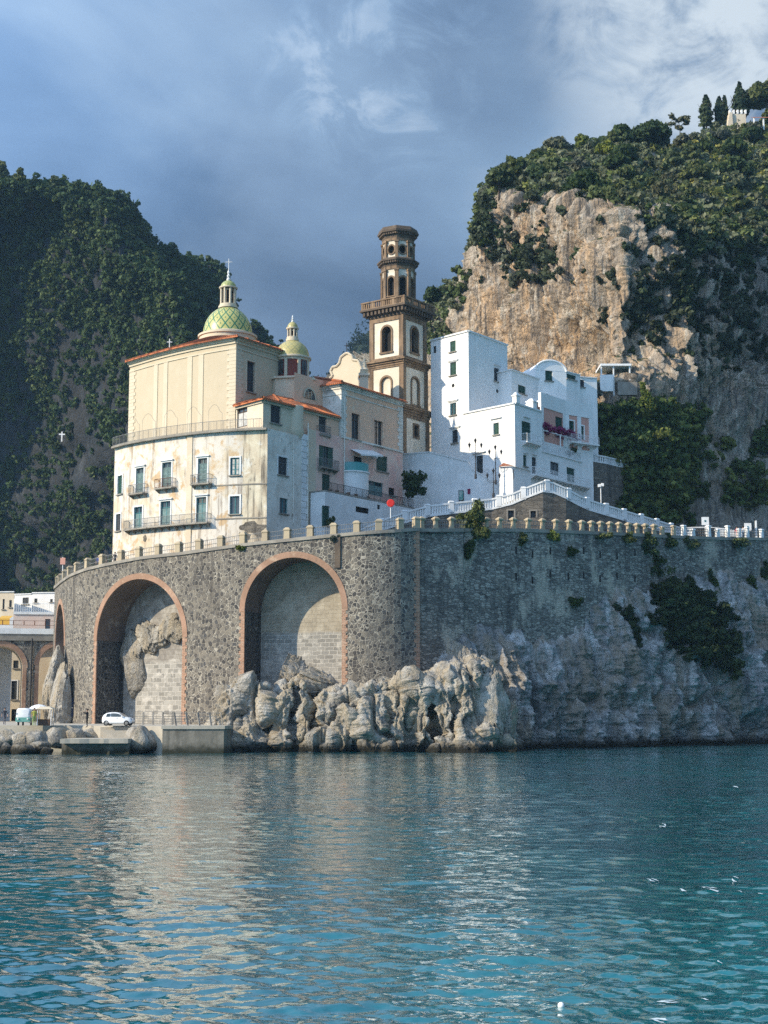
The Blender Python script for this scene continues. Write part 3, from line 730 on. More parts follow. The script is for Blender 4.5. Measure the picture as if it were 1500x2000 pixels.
# ------------------------------------------------------------------ the arched sea wall carrying the road
SWK = [(118, 1165, 214), (110, 1150, 200), (107, 1150, 192), (112, 1146, 183), (128, 1133, 174), (150, 1121, 169), (190, 1109, 164), (275, 1092, 159.6), (357, 1083, 156.4), (478, 1066, 152.8), (575, 1056, 150.8), (668, 1047, 149.4), (715, 1043, 148.75), (770, 1039.5, 149.15), (818, 1036, 150.5)]
SW = Path([xy(px, py, Y) for px, py, Y in SWK]); SWZ = [zat(py, Y) for px, py, Y in SWK]
def sw_top(q): return float(np.interp(q, SW.s, SWZ))
SWD = Path(smooth_path(SW.p, 4))      # rounder plan for the masonry
def swd_top(q):
    p = SWD.pos(q); d = [(Vector((p.x, p.y)) - v).length for v in SW.p]; i = int(np.argmin(d)); best = None
    for k in (i - 1, i):
        if 0 <= k < len(SW.p) - 1:
            e = SW.p[k + 1] - SW.p[k]; t = max(0, min(1, (Vector((p.x, p.y)) - SW.p[k]).dot(e) / e.length_squared)); f = (SW.p[k] + e * t - Vector((p.x, p.y))).length
            if best is None or f < best[0]: best = (f, SW.s[k] + t * e.length)
    return sw_top(best[1])
def arch_spec(x0, x1, yap, yspr, depth):
    s0, _ = SWD.hit(x0, yspr); s1, _ = SWD.hit(x1, yspr); c = (s0 + s1) / 2; p = SWD.pos(c)
    ap = zat(yap, p.y); r = (s1 - s0) / 2
    return dict(s0=s0, s1=s1, spring=ap - r, rise=r, depth=depth, n=SWD.nrm(c), c=c)
ARCH = [arch_spec(109.5, 127, 1180, 1215, 1.2), arch_spec(190, 357, 1131, 1230, 4.2), arch_spec(478, 668, 1089, 1195, 4.3)]
wall = thing('sea_wall', 'curved rubble stone sea wall with tall brick edged arches under the road', 'wall', (-14, 156, 0))
mb = MB(); facade(mb, SWD, -1.5, swd_top, (), ARCH)
build('wall', mb, M['cobble'], wall)
for k, a in enumerate(ARCH):
    n = a['n']; c = a['c']; r = (a['s1'] - a['s0']) / 2; ns = 40
    zb = [10.9, 1.0, 1.0][k]
    qs = [c - r * math.cos(math.pi * i / ns) for i in range(ns + 1)]
    line = [(a['s0'], zb)] + [(q, arch_z(a, q)) for q in qs] + [(a['s1'], zb)]
    # soffit and jambs
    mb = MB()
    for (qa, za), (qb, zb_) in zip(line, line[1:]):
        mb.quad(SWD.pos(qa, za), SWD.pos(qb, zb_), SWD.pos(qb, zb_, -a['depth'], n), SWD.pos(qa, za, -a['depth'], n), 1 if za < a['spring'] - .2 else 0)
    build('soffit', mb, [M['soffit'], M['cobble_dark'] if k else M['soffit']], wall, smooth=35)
    # filled back of the arch
    mb = MB()
    for (qa, za), (qb, zb_) in zip(line[1:-1], line[2:-1]):
        if abs(qa - qb) > 1e-6: mb.quad(SWD.pos(qa, zb, -a['depth'], n), SWD.pos(qb, zb, -a['depth'], n), SWD.pos(qb, zb_, -a['depth'], n), SWD.pos(qa, za, -a['depth'], n))
    build('arch_infill', mb, [M['soffit'], M['infill2'], M['infill']][k], wall)
    # brick ring and toothed jambs, standing slightly proud
    mb = MB(); w = .62
    def rp(i, rr, d):
        t = math.pi * i / ns; q = c - rr * math.cos(t); return SWD.pos(max(0, min(SWD.len, q)), a['spring'] + a['rise'] * rr / r * math.sin(t), d)
    for i in range(ns):
        mb.quad(rp(i, r, .07), rp(i + 1, r, .07), rp(i + 1, r + w, .07), rp(i, r + w, .07))
        mb.quad(rp(i, r + w, .07), rp(i + 1, r + w, .07), rp(i + 1, r + w, -.02), rp(i, r + w, -.02)); mb.quad(rp(i, r, .07), rp(i + 1, r, .07), rp(i + 1, r, -.05), rp(i, r, -.05))
    build('arch_ring', mb, M['arch_ring'], wall)
    if k:
        mb = MB(); z = zb; j = 0
        while z < a['spring']:
            e = .42 if j % 2 else .62; h = min(.36, a['spring'] - z)
            for q0, q1 in ((a['s0'] - e, a['s0'] + .0), (a['s1'] - .0, a['s1'] + e)):
                f = [SWD.pos(q0, z, .05), SWD.pos(q1, z, .05), SWD.pos(q1, z + h, .05), SWD.pos(q0, z + h, .05)]; g_ = [SWD.pos(q0, z, -.1), SWD.pos(q1, z, -.1), SWD.pos(q1, z + h, -.1), SWD.pos(q0, z + h, -.1)]
                mb.add(f + g_, [(0, 1, 2, 3), (0, 4, 5, 1), (1, 5, 6, 2), (2, 6, 7, 3), (3, 7, 4, 0)])
            z += .36; j += 1
        build('brick_jamb', mb, M['brick'], wall)
# coping course along the rim
def course(path, zf, h, d0, d1, mb, step=2.5, s0=0, s1=None):
    s1 = path.len if s1 is None else s1
    qs = sorted({s0, s1} | {q for q in path.s if s0 < q < s1}); 
    for qa, qb in zip(qs, qs[1:]):
        za, zb = zf(qa), zf(qb); n = None
        A = [path.pos(qa + 1e-6, za, d1), path.pos(qb - 1e-6, zb, d1), path.pos(qb - 1e-6, zb, d0), path.pos(qa + 1e-6, za, d0)]
        B = [v + Vector((0, 0, h)) for v in A]
        mb.add(A + B, [(0, 1, 5, 4), (4, 5, 6, 7), (0, 3, 2, 1), (1, 2, 6, 5), (3, 0, 4, 7)])
mb = MB(); course(SWD, lambda q: swd_top(q) - .05, .32, -.5, .16, mb); build('coping', mb, M['coping'], wall)
# toothed corner of brick at the right end
mb = MB(); z = 1.0; j = 0
while z < SWZ[-1] - .3:
    e = .35 if j % 2 else .6
    f = SWD.frame(SWD.len, z); mb.M = f; mb.box(-e, .05, -.06, .4, 0, .42); z += .44; j += 1
mb.M = None; build('corner_quoin', mb, M['brick'], wall)
mb = MB(); s_, z_ = SWD.hit(660, 1070); mb.M = SWD.frame(s_, 0); mb.box(-.28, .28, -.16, .3, swd_top(s_) - 3.2, swd_top(s_) - .08); build('drain_shaft', mb, M['tower_dark'], wall)  # dark block in place of a shadowed slot, its shade put into the colour

# right-hand part: older coursed retaining wall standing on the natural cliff
RWK = [(819, 1037, 151.0), (904, 1037, 153.9), (906, 1037, 154.8), (1000, 1037, 158.3), (1100, 1040, 162.6), (1200, 1044, 167.5), (1300, 1049, 173), (1400, 1053, 179), (1500, 1054, 185.5), (1620, 1054, 194), (1760, 1054, 205)]
RW = Path([xy(px, py, Y) for px, py, Y in RWK]); RWZ = [zat(py, Y) for px, py, Y in RWK]
def rw_top(q): return float(np.interp(q, RW.s, RWZ))
cw = thing('retaining_wall', 'tall grey coursed stone retaining wall in shade above the sea cliff', 'wall', (25, 165, 0))
mb = MB(); facade(mb, RW, 2, rw_top); build('wall', mb, M['coursed'], cw)
mb = MB(); course(RW, lambda q: rw_top(q) - .1, .35, -.5, .14, mb); build('coping', mb, M['coping'], cw)
mb = MB()
for px in (1008, 1040, 1075, 1110, 1140, 1172, 1205, 1240):           # weep holes
    for py in (1075 + (px * 7) % 12, 1118 + (px * 5) % 17):
        q, z = RW.hit(px, py); mb.M = RW.frame(q, z); mb.box(-.12, .12, -.012, .1, -.4, .4)
mb.M = None; build('weep_hole', mb, M['dark_in'], cw)

# sea cliff under it
def build_sea_cliff():
    q0, _ = RW.hit(835, 1300); nq, nz_ = 560, 260
    qs = np.linspace(q0, RW.len, nq); pxs = np.array([0.0] * nq)
    pos = np.array([tuple(RW.pos(q)) for q in qs]); nr = np.array([tuple(RW.nrm(q)) for q in qs])
    k = np.ones(41) / 41; nr = np.stack([np.convolve(np.pad(nr[:, j], 20, mode='edge'), k, mode='valid') for j in (0, 1)], 1)
    px = 750 + F * pos[:, 0] / pos[:, 1]
    top = np.interp(px, [830, 860, 900, 930, 985, 1040, 1100, 1150, 1200, 1260, 1330, 1400, 1460, 1560, 1700], [6, 9, 11.5, 12.5, 12.5, 10.5, 12, 15, 17, 17, 18.5, 20, 20.5, 21, 21])
    thick = np.interp(px, [830, 880, 960, 1010, 1100, 1200, 1300, 1400, 1500, 1700], [3.0, 4.3, 4.8, 3.0, 3.2, 3.0, 3.4, 4.6, 6.0, 7])
    z = np.linspace(-2, 22, nz_)[:, None]; q3 = np.stack([np.broadcast_to(pos[None, :, 0], (nz_, nq)), np.broadcast_to(pos[None, :, 1], (nz_, nq)), np.broadcast_to(z, (nz_, nq))], -1)
    tp = top[None] + 2.2 * fbm(q3[..., :2].repeat(1, -1)[..., [0, 1, 1]] / 3.2, 3, 100)
    f = np.clip(1 - z / tp, -0.4, 1.1)
    off = thick[None] * np.sign(f) * np.abs(f) ** .75
    qq = q3 * np.array([1, 1, .45])
    rel = 1.6 * fbm(qq / 5.5, 5, 110, .55, True) + 1.5 * fbm(qq / 2.0, 5, 120, .6, True) + .6 * fbm(q3 / .8, 4, 130, .6, True)
    for sc_, am, sd_ in ((3.4, 1.7, 150), (1.7, .9, 155)): rel = rel - am * np.clip(1 - np.abs(vnoise(q3 * np.array([1, .8, .36]) / sc_ + 4, sd_)) * 1.25, 0, 1) ** 5
    off = off + rel * np.clip(f * 1.3 + .45, 0, 1) - .2
    for gx, gz, rx, rz, dp in ((1070, .6, 22, 2.2, 3.5), (1150, 1.5, 9, 3.0, 2.5), (1290, .8, 26, 2.0, 4.0), (1420, 1.0, 40, 2.6, 4.5), (1010, 2, 12, 5, 2.5), (1350, 7, 10, 6, 2.0), (1240, 4, 7, 5, 1.6)):
        off -= dp * np.exp(-(((px[None] - gx) / rx) ** 2 + ((z - gz) / rz) ** 2))
    P = q3.copy(); P[..., 0] += nr[None, :, 0] * off; P[..., 1] += nr[None, :, 1] * off
    o = np_mesh('sea_cliff', P.reshape(-1, 3), grid_faces(nz_, nq), M['rock_cliff'], smooth=True)
    tag(o, 'rugged blue grey sea cliff dropping from the road wall into the water', 'cliff', kind='structure')
    return P, px
CP, CPX = build_sea_cliff()
def cliff_px(px, py):
    X, Y, Z = CP[..., 0], CP[..., 1], CP[..., 2]; yc = Y * ct + (Z - CAMH) * st; zc = -Y * st + (Z - CAMH) * ct
    dd = np.abs(750 + F * X / yc - px) + np.abs(1000 - F * zc / yc - py); i = np.unravel_index(np.argmin(dd), dd.shape); return Vector(CP[i])
# road deck behind the walls
PALP = [(218, 900, 172), (224, 900, 170.6), (250, 900, 168.2), (300, 900, 165.2), (370, 900, 162.2), (440, 900, 160.2), (522, 900, 159.0)]
mb = MB(); poly = [tuple(SW.p[i]) for i in range(1, len(SW.p))] + [tuple(p) for p in RW.p[1:]] + [(95, 262), (60, 224), (30, 200), (0, 190), (-8, 172), (-20, 168), (-36, 184), (-44, 213.5)]
zs = SWZ[1:] + RWZ[1:] + [26, 26, 26, 24, 22, 22, 21, 20]
mb.add([(p[0], p[1] , z - .25) for p, z in zip(poly, zs)], [tuple(range(len(poly)))]); build_o = build('road', mb, M['asphalt']); tag(build_o, 'coast road running along the top of the sea wall', 'road', kind='structure')

# parapets: stone pillars with iron railing between
def parapet(name, label, path, zf, pxs, yref, fancy=False, rail_to=None):
    root = thing(name, label, 'railing', path.pos(path.len / 2, zf(path.len / 2)))
    qs = [path.hit(px, yref(px))[0] for px in pxs]
    for q in qs:
        mb = MB(path.frame(q, zf(q) + .2, -.2))
        if fancy:
            mb.frustum(-.26, .26, -.26, .26, 0, .16, 1); mb.frustum(-.2, .2, -.2, .2, .16, .85, .9); mb.frustum(-.18, .18, -.18, .18, .85, 1.0, 1.7); mb.frustum(-.33, .33, -.33, .33, 1.0, 1.14, 1); mb.frustum(-.3, .3, -.3, .3, 1.14, 1.32, .35)
        else:
            mb.frustum(-.33, .33, -.3, .3, 0, .95, .94); mb.frustum(-.37, .37, -.34, .34, .95, 1.08, 1); mb.frustum(-.35, .35, -.32, .32, 1.08, 1.26, .55)
        build('pillar', mb, M['pillar'], root)
    ends = list(zip(qs, qs[1:]))
    for qa, qb in ends:
        if qb - qa > 9 or qb <= qa: continue
        mb = MB(); a, b = path.pos(qa + .3, zf(qa) + .2, -.2), path.pos(qb - .3, zf(qb) + .2, -.2); up = Vector((0, 0, 1))
        for h in (.12, .5, .98): mb.tube([a + up * h, b + up * h], .032, 5)
        n = max(2, int((b - a).length / .24))
        for i in range(1, n): p = a.lerp(b, i / n); mb.tube([p + up * .12, p + up * .98], .017, 4)
        build('railing_panel', mb, M['grey_iron'], root)
    return root
left_px = [109, 114.5, 123, 133, 147, 168, 197, 234, 269, 307, 347, 387, 430, 473, 517, 560, 605, 651, 696, 740, 783, 815]
parapet('parapet_railing', 'iron railing between square buff pillars on top of the arched sea wall', SWD, swd_top, left_px, lambda x: float(np.interp(x, [p[0] for p in SWK[2:]], [p[1] for p in SWK[2:]])))
right_px = [826, 853, 884, 925, 952, 978, 1005, 1034, 1062, 1088, 1114, 1139, 1158, 1176, 1194, 1212, 1230, 1247, 1263, 1280]
parapet('parapet_railing', 'iron railing with pale capped pillars on the shaded grey retaining wall', RW, rw_top, right_px, lambda x: 1040, True)
root = thing('parapet_railing', 'worn white parapet and railing posts at the far right end of the road', 'railing', RW.pos(RW.hit(1390, 1050)[0], 24))
for i, px in enumerate((1296, 1318, 1338, 1356, 1387, 1404, 1424, 1446, 1462, 1490)):
    q, _ = RW.hit(px, 1050); mb = MB(RW.frame(q, rw_top(q) + .2, -.2)); h = (.9, 1.1, 1.2, .8, 1.3, .9, 1.35, 1.0, 1.2, 1.0)[i]
    mb.frustum(-.22, .22, -.22, .22, 0, h, .85); mb.frustum(-.3, .3, -.28, .28, h, h + .16, .7); build('pillar', mb, M['white_worn'] if i > 1 else M['pillar'], root)
a, _ = RW.hit(1285, 1050); b, _ = RW.hit(1560, 1050); mb = MB()
for h in (.35, .7, 1.0): mb.tube([RW.pos(q, rw_top(q) + .2 + h, -.2) for q in np.linspace(a, b, 24)], .035, 5)
for q in np.linspace(a, b, 90): mb.tube([RW.pos(q, rw_top(q) + .2, -.2), RW.pos(q, rw_top(q) + 1.2, -.2)], .02, 4)
build('railing_panel', mb, M['grey_iron'], root)

# ------------------------------------------------------------------ sunlit rocks at the waterline
def build_ledge():
    nc, nr = 620, 300; px = np.linspace(420, 1004, nc)
    top_y = np.interp(px, [420, 428, 442, 470, 516, 528, 536, 548, 592, 608, 616, 630, 684, 698, 706, 724, 752, 760, 770, 800, 842, 852, 872, 900, 930, 958, 972, 990, 1004], [1440, 1372, 1346, 1338, 1346, 1400, 1372, 1334, 1334, 1362, 1376, 1358, 1352, 1372, 1366, 1340, 1336, 1352, 1340, 1335, 1340, 1330, 1316, 1322, 1300, 1302, 1336, 1392, 1450])
    Yf = np.interp(px, [420, 530, 620, 700, 800, 900, 960, 1004], [144.5, 143.6, 142.6, 142.4, 142.2, 142.0, 143.2, 147.5])
    zt = np.array([zat(y, Y) for y, Y in zip(top_y, Yf)]); X = (px - 750) / F * Yf * .992
    t = np.linspace(0, 1, nr)[:, None]
    fr = np.clip(t / .68, 0, 1); bk = np.clip((t - .68) / .32, 0, 1)
    z = -1.6 + (zt[None] + 1.6) * (1 - (1 - fr) ** 1.25); Y = Yf[None] + 1.7 * fr ** 1.6 + 8.5 * bk; z = z - .5 * bk + bk * (1 - bk) * 1.0
    P = np.stack([np.broadcast_to(X[None], z.shape), Y, z], -1)
    for cx, w, dp in ((528, 8, 5.0), (610, 6, 4.6), (702, 6.5, 4.2), (759, 5, 3.0), (846, 6, 3.0), (938, 5, 2.6), (474, 4, 1.6), (570, 4, 1.3), (655, 4, 1.4), (800, 5, 1.8), (892, 5, 2.0)):
        lean = 6 * vnoise(np.stack([z / 2.2, z * 0 + cx, z * 0], -1), 3)
        P[..., 1] += dp * np.exp(-((px[None] + lean - cx) / w) ** 2) * (1 - bk)
    dx = np.gradient(P, axis=1); dr = np.gradient(P, axis=0); N = np.cross(dx, dr); N /= np.linalg.norm(N, axis=-1, keepdims=True) + 1e-9
    if N[60, 300, 1] > 0: N = -N
    ca, sa = math.cos(R(28)), math.sin(R(28)); q = np.stack([P[..., 0] * ca + P[..., 2] * sa, P[..., 1], (P[..., 2] * ca - P[..., 0] * sa) * .5], -1)
    cells = fbm(P * np.array([1, 1, .75]) / 2.7, 2, 540)
    d = 1.35 * fbm(q / 3.1, 4, 500, .5, True) + .42 * fbm(q / 1.15, 5, 510, .55, True) + .15 * fbm(P / .45, 4, 520, .6, True) + .6 * np.round(cells * 3) / 3 + .6 * cells
    for sc_, am, sd_ in ((1.9, 1.25, 550), (1.0, .55, 555)): d -= am * np.clip(1 - np.abs(vnoise(P * np.array([1, .8, .42]) / sc_ + 9, sd_)) * 1.25, 0, 1) ** 5
    P = P + N * d[..., None] * (1 - .5 * bk)[..., None]
    o = np_mesh('rock_ledge', P.reshape(-1, 3), grid_faces(nr, nc), M['rock_sea'], smooth=True); tag(o, 'jagged sunlit limestone ledge with dark clefts along the waterline below the arches', 'rock')
build_ledge()
RL = [ # x0, x1, ytop, ybot, Y, label, seed, kw
 (896, 986, 1296, 1450, 145.6, 'pointed sunlit crag at the right end of the lit ledge', 22, dict(rough=.40, flute=.12, pw=.65)),
 (866, 926, 1240, 1400, 152.8, 'steep grey spur rising against the corner of the coursed wall', 29, dict(rough=.46, flute=.14, depth=.5, pw=.95)),
 (560, 668, 1306, 1400, 150.6, 'stony rubble slope inside the foot of the wide arch', 31, dict(rough=.42, flute=.1)),
 (545, 600, 1290, 1380, 152.2, 'brown rock heap in the shadowed bottom of the wide arch', 33, dict(rough=.42, flute=.1)),
 (950, 1010, 1372, 1466, 146.4, 'small wet crag touching the water beside the shaded sea cliff', 39, dict(rough=.42, flute=.14)),
 (596, 632, 1420, 1472, 142.6, 'small wet stone in the dark cleft of the lit ledge', 41, dict(rough=.36)),
 (846, 905, 1296, 1350, 146.4, 'weathered knob standing on top of the lit ledge near the wall corner', 47, dict(rough=.42, flute=.1)),
 (735, 800, 1328, 1380, 145.6, 'square edged stone lying on the lit ledge below the brick quoin', 49, dict(rough=.32))]
for x0, x1, yt, yb, Y, lab, sd, kw in RL: rock_px('sea_rock', x0, x1, yt, yb, Y, lab, sd, group='rocks on and beside the lit ledge', **kw)
# rocks inside the left arch and the outcrop left of it
a1 = ARCH[1]
def inside(px, py, k=1, out=0.0):
    a = ARCH[k]; n = a['n']; P0 = SWD.pos(a['c'], 0, -a['depth'] + out, n); tt = Vector((-n.y, n.x)); q = Path([(P0.x - tt.x * 9, P0.y - tt.y * 9), (P0.x + tt.x * 9, P0.y + tt.y * 9)]).hit(px, py)
    pth = Path([(P0.x - tt.x * 9, P0.y - tt.y * 9), (P0.x + tt.x * 9, P0.y + tt.y * 9)]); return pth.pos(q[0], q[1])
for px, py, r, lab, sd in ((258, 1268, (1.2, 1.0, 1.6), 'dark grey rock at the left of the narrower arch', 61), (290, 1246, (1.5, 1.0, 1.2), 'jutting rock in the middle of the narrower arch back wall', 63),
                           (335, 1228, (1.5, 1.1, 1.1), 'sunlit rock against the right jamb of the narrower arch', 65), (266, 1308, (1.2, 1.3, 1.9), 'hanging rock over the pale block wall in the narrower arch', 67), (312, 1238, (1.3, .9, .9), 'ledge of rock between two sunlit rocks in the narrower arch', 69)):
    rock('arch_rock', inside(px, py, 1, .05), (r[0] * 1.3, r[1] * .75, r[2] * 1.2), lab, sd, rot=R(-32), group='rocks built into the narrower arch', rough=.5, flute=.12, pw=.85, sub=5)
rock_px('rock_outcrop', 88, 134, 1262, 1432, 172, 'tall pale limestone outcrop at the left foot of the sea wall', 71, rough=.26, flute=.1, depth=1.2, sub=6)
rock_px('rock_outcrop', 100, 142, 1300, 1432, 169.2, 'lower limestone bulge in front of the tall pale outcrop', 73, rough=.28, flute=.1, depth=.9)
BL = [(-14, 34, 1424, 1462, 141.5), (26, 62, 1431, 1460, 141), (52, 92, 1424, 1462, 140.5), (84, 134, 1422, 1460, 141.2), (0, 24, 1450, 1478, 137), (24, 68, 1452, 1478, 136.5), (58, 100, 1448, 1474, 138), (78, 104, 1460, 1478, 136), (-30, 6, 1440, 1478, 137.5), (128, 168, 1424, 1452, 141), (150, 196, 1422, 1446, 142.5), (242, 302, 1420, 1478, 137.5)]
BN = ['grey breakwater boulder at the left picture edge below the promenade', 'small pointed tan boulder below the little green white van', 'square grey boulder beneath the open market stall', 'large leaning grey boulder left of the concrete slab', 'tan wet boulder touching the water at the far left', 'wide mossy tan boulder at the water below the pointed one', 'dark wet boulder at the water left of the slab', 'smallest rounded boulder at the water beside the slab', 'half hidden boulder cut by the left picture edge', 'pale rubble boulder behind the concrete slab', 'flat pale boulder under the standing person in black', 'rough brown boulder between the slab and the tall quay block']
for i, ((x0, x1, yt, yb, Y), lab) in enumerate(zip(BL, BN)): rock_px('boulder', x0, x1, yt, yb, Y, lab, 80 + i * 2, group='boulders along the quay', rough=.22, pw=.75, sub=4, rot=i * .9, depth=1.0)
# quay and promenade
mb = MB(); pr = [xy(-120, 1430, 146), xy(150, 1428, 144.5), xy(205, 1424, 141), xy(318, 1420, 137.5), xy(436, 1418, 137.8), xy(446, 1418, 149), xy(430, 1410, 160), xy(240, 1420, 172), xy(100, 1420, 214), xy(-160, 1420, 214)]
mb.prism(pr, -2, zat(1418, 138)); tag(build('promenade', mb, M['pale_concrete']), 'pale concrete quay and promenade below the arches', 'quay', kind='structure')
q = thing('quay_block', 'dark weathered concrete quay block dropping into the water', 'quay', at(376, 1470, 136))
mb = MB(); a, b = xy(317, 1445, 136.6), xy(437, 1445, 136.9); mb.prism([a, b, (b[0] + .2, b[1] + 5), (a[0], a[1] + 5)], -2, zat(1424, 136.6)); build('block', mb, M['concrete'], q)
mb = MB(); mb.prism([(a[0] - .1, a[1] - .12), (b[0] + .1, b[1] - .12), (b[0] + .3, b[1] + 5), (a[0] - .1, a[1] + 5)], zat(1424, 136.6), zat(1417.5, 136.6)); build('cap_slab', mb, M['pale_concrete'], q)
s_ = thing('landing_slab', 'low eroded concrete landing slab at the water with a stepped base', 'slab', at(182, 1470, 134.5))
a, b = xy(117, 1455, 134.2), xy(250, 1455, 134.8)
rng = random.Random(4); top = []
n = 14; front = [(a[0] + (b[0] - a[0]) * i / n, a[1] + (b[1] - a[1]) * i / n + rng.uniform(-.07, .07)) for i in range(n + 1)]
mb = MB(); mb.prism(front + [(b[0], b[1] + 5), (a[0] + .6, a[1] + 5)], zat(1452, 134.5), zat(1443, 134.5)); build('slab', mb, M['pale_concrete'], s_)
mb = MB(); mb.prism([(x, y + .45 + rng.uniform(0, .4)) for x, y in front] + [(b[0], b[1] + 4.6), (a[0] + .6, a[1] + 4.6)], -1.5, zat(1452.5, 134.5)); build('base', mb, M['concrete'], s_)
st_ = thing('quay_steps', 'pale stone steps from the quay down to the landing slab', 'steps', at(222, 1440, 138.5))
for i in range(4):
    mb = MB(); c0, c1 = xy(196 + i * 6, 1430, 139.5 - i * .9), xy(262, 1430, 139.5 - i * .9); z1 = zat(1420, 140) - .3 * i
    mb.prism([c0, c1, (c1[0], c1[1] + .9), (c0[0], c0[1] + .9)], 0.4, z1); build('step', mb, M['pale_concrete'], st_)
# ------------------------------------------------------------------ windows, balconies
def fill_window(root, fr, w, h, style, dp=.26, trim=None, sill=True, lintel=False, name='window'):
    """fr: local frame at the middle of the sill; x along the wall, y into the wall. A real recess w x h is already cut."""
    fm = {'teal': 'teal', 'tealdoor': 'teal', 'shut': 'teal_grey', 'green': 'green', 'dark': 'dark_slate', 'brown': 'brown_wood', 'black': 'dark_in', 'white': 'white_paint', 'panel': 'teal', 'greenhalf': 'green', 'darkdoor': 'dark_slate', 'reddoor': 'brown_wood'}[style]
    hw = w / 2; mb = MB(fr); t = min(.09, w * .12); y0, y1 = dp - .13, dp - .02
    mb.box(-hw, -hw + t, y0, y1, 0, h); mb.box(hw - t, hw, y0, y1, 0, h); mb.box(-hw + t, hw - t, y0, y1, h - t, h); mb.box(-hw + t, hw - t, y0, y1, 0, t)
    if w > .8: mb.box(-t * .5, t * .5, y0 + .01, y1, t, h - t)
    if h > 2.2 and style not in ('shut',): mb.box(-hw + t, hw - t, y0 + .015, y1, h * .74, h * .74 + t * .8)
    if trim:
        e = .17
        mb.box(-hw - e, -hw, -.06, .02, 0, h + e, 1); mb.box(hw, hw + e, -.06, .02, 0, h + e, 1); mb.box(-hw, hw, -.06, .02, h, h + e, 1)
        if lintel: mb.box(-hw - e * 1.7, hw + e * 1.7, -.22, .02, h + e + .003, h + e + .14, 1)
    mats = [M[fm], M[trim] if trim else M['white']]
    wo = build(name, mb, mats, root)
    if sill:
        mb = MB(fr); mb.box(-hw - .16, hw + .16, -.2, dp, -.13, -.003); build('sill', mb, M['coping'], wo)
    mb = MB(fr); mb.box(-hw + t * .5, hw - t * .5, y1 - .035, y1 - .012, t * .5, h - t * .5)
    build('pane', mb, M['glass'] if style not in ('black',) else M['dark_in'], wo)
    if style in ('shut', 'green', 'panel', 'dark'):
        for sgn in (-1, 1):
            mb = MB(fr); x0, x1 = (-hw + t, -.02) if sgn < 0 else (.02, hw - t)
            z0, z1 = t, (h - t if style != 'shut' or h < 2.2 else h * .80)
            s_ = max(.05, (x1 - x0) * .16); y = y0 - .05
            mb.box(x0, x0 + s_, y, y0, z0, z1); mb.box(x1 - s_, x1, y, y0, z0, z1)
            cuts = np.linspace(z0, z1, 4 if h > 1.7 else 3)
            for c in cuts: mb.box(x0 + s_, x1 - s_, y, y0, max(z0, c - s_ * .5), min(z1, c + s_ * .5))
            nsl = int((z1 - z0) / .14)
            for i in range(nsl):
                zc = z0 + (i + .5) * (z1 - z0) / nsl
                mb.add([(x0 + s_, y + .01, zc - .06), (x1 - s_, y + .01, zc - .06), (x1 - s_, y + .045, zc + .06), (x0 + s_, y + .045, zc + .06)], [(0, 1, 2, 3)], 1 if style == 'panel' else 0)
            build('shutter', mb, [M[fm], M['curtain']], wo)
    if style in ('tealdoor', 'reddoor') :
        mb = MB(fr); mb.box(-hw + t, -t * .6, y0 + .02, y1 - .04, h * .06, h * .72); mb.box(t * .6, hw - t, y0 + .02, y1 - .04, h * .06, h * .72); build('curtain', mb, M['curtain' if style == 'reddoor' else 'teal_grey'], wo)
    if style == 'greenhalf':
        for x0, x1 in ((-hw - .02, -hw + w * .32), (hw - w * .32, hw + .02)):
            mb = MB(fr); mb.box(x0, x1, y0 - .06, y0, t, h - t); build('shutter', mb, M['green'], wo)
    return wo
def railing(name, pts, h, root, mat, step=.16, r=.014, base=.08):
    mb = MB(); up = Vector((0, 0, 1)); pts = [Vector(p) for p in pts]
    for hh in (base, h): mb.tube([p + up * hh for p in pts], .028, 5)
    for a, b in zip(pts, pts[1:]):
        n = max(1, int((b - a).length / step))
        for i in range(n + 1): p = a.lerp(b, i / n); mb.tube([p + up * base, p + up * h], r if i % 8 else r * 2, 4)
    return build(name, mb, mat, root)
def balcony(root, path, s0, s1, z, out=.9, mat='coping', rail='grey_iron', h=1.0, step=.14):
    mb = MB(); qs = sorted({s0, s1} | {q for q in path.s if s0 < q < s1})
    for qa, qb in zip(qs, qs[1:]):
        A = [path.pos(qa + 1e-6, z, out), path.pos(qb - 1e-6, z, out), path.pos(qb - 1e-6, z, -.02), path.pos(qa + 1e-6, z, -.02)]; B = [v + Vector((0, 0, .16)) for v in A]
        mb.add(A + B, [(0, 1, 5, 4), (4, 5, 6, 7), (0, 3, 2, 1), (1, 2, 6, 5), (3, 0, 4, 7)])
    k = max(2, int((s1 - s0) / 1.1) + 1)
    for i in range(k):
        q = s0 + .15 + (s1 - s0 - .3) * i / (k - 1); mb.M = path.frame(q, z); mb.add([(-.06, 0, -.4), (.06, 0, -.4), (.06, 0, 0), (-.06, 0, 0), (-.06, -out * .8, 0), (.06, -out * .8, 0), (-.06, -out * .8, -.08), (.06, -out * .8, -.08)], [(0, 1, 7, 6), (4, 5, 3, 2)[::-1], (6, 7, 5, 4), (0, 6, 4, 3), (1, 2, 5, 7)])
    mb.M = None; bo = build('balcony', mb, M[mat], root)
    pts = [path.pos(s0 + .05, z + .16, .02)] + [path.pos(q, z + .16, out - .06) for q in [s0 + .05] + qs[1:-1] + [s1 - .05]] + [path.pos(s1 - .05, z + .16, .02)]
    railing('railing', pts, h, bo, M[rail], step)
    return bo
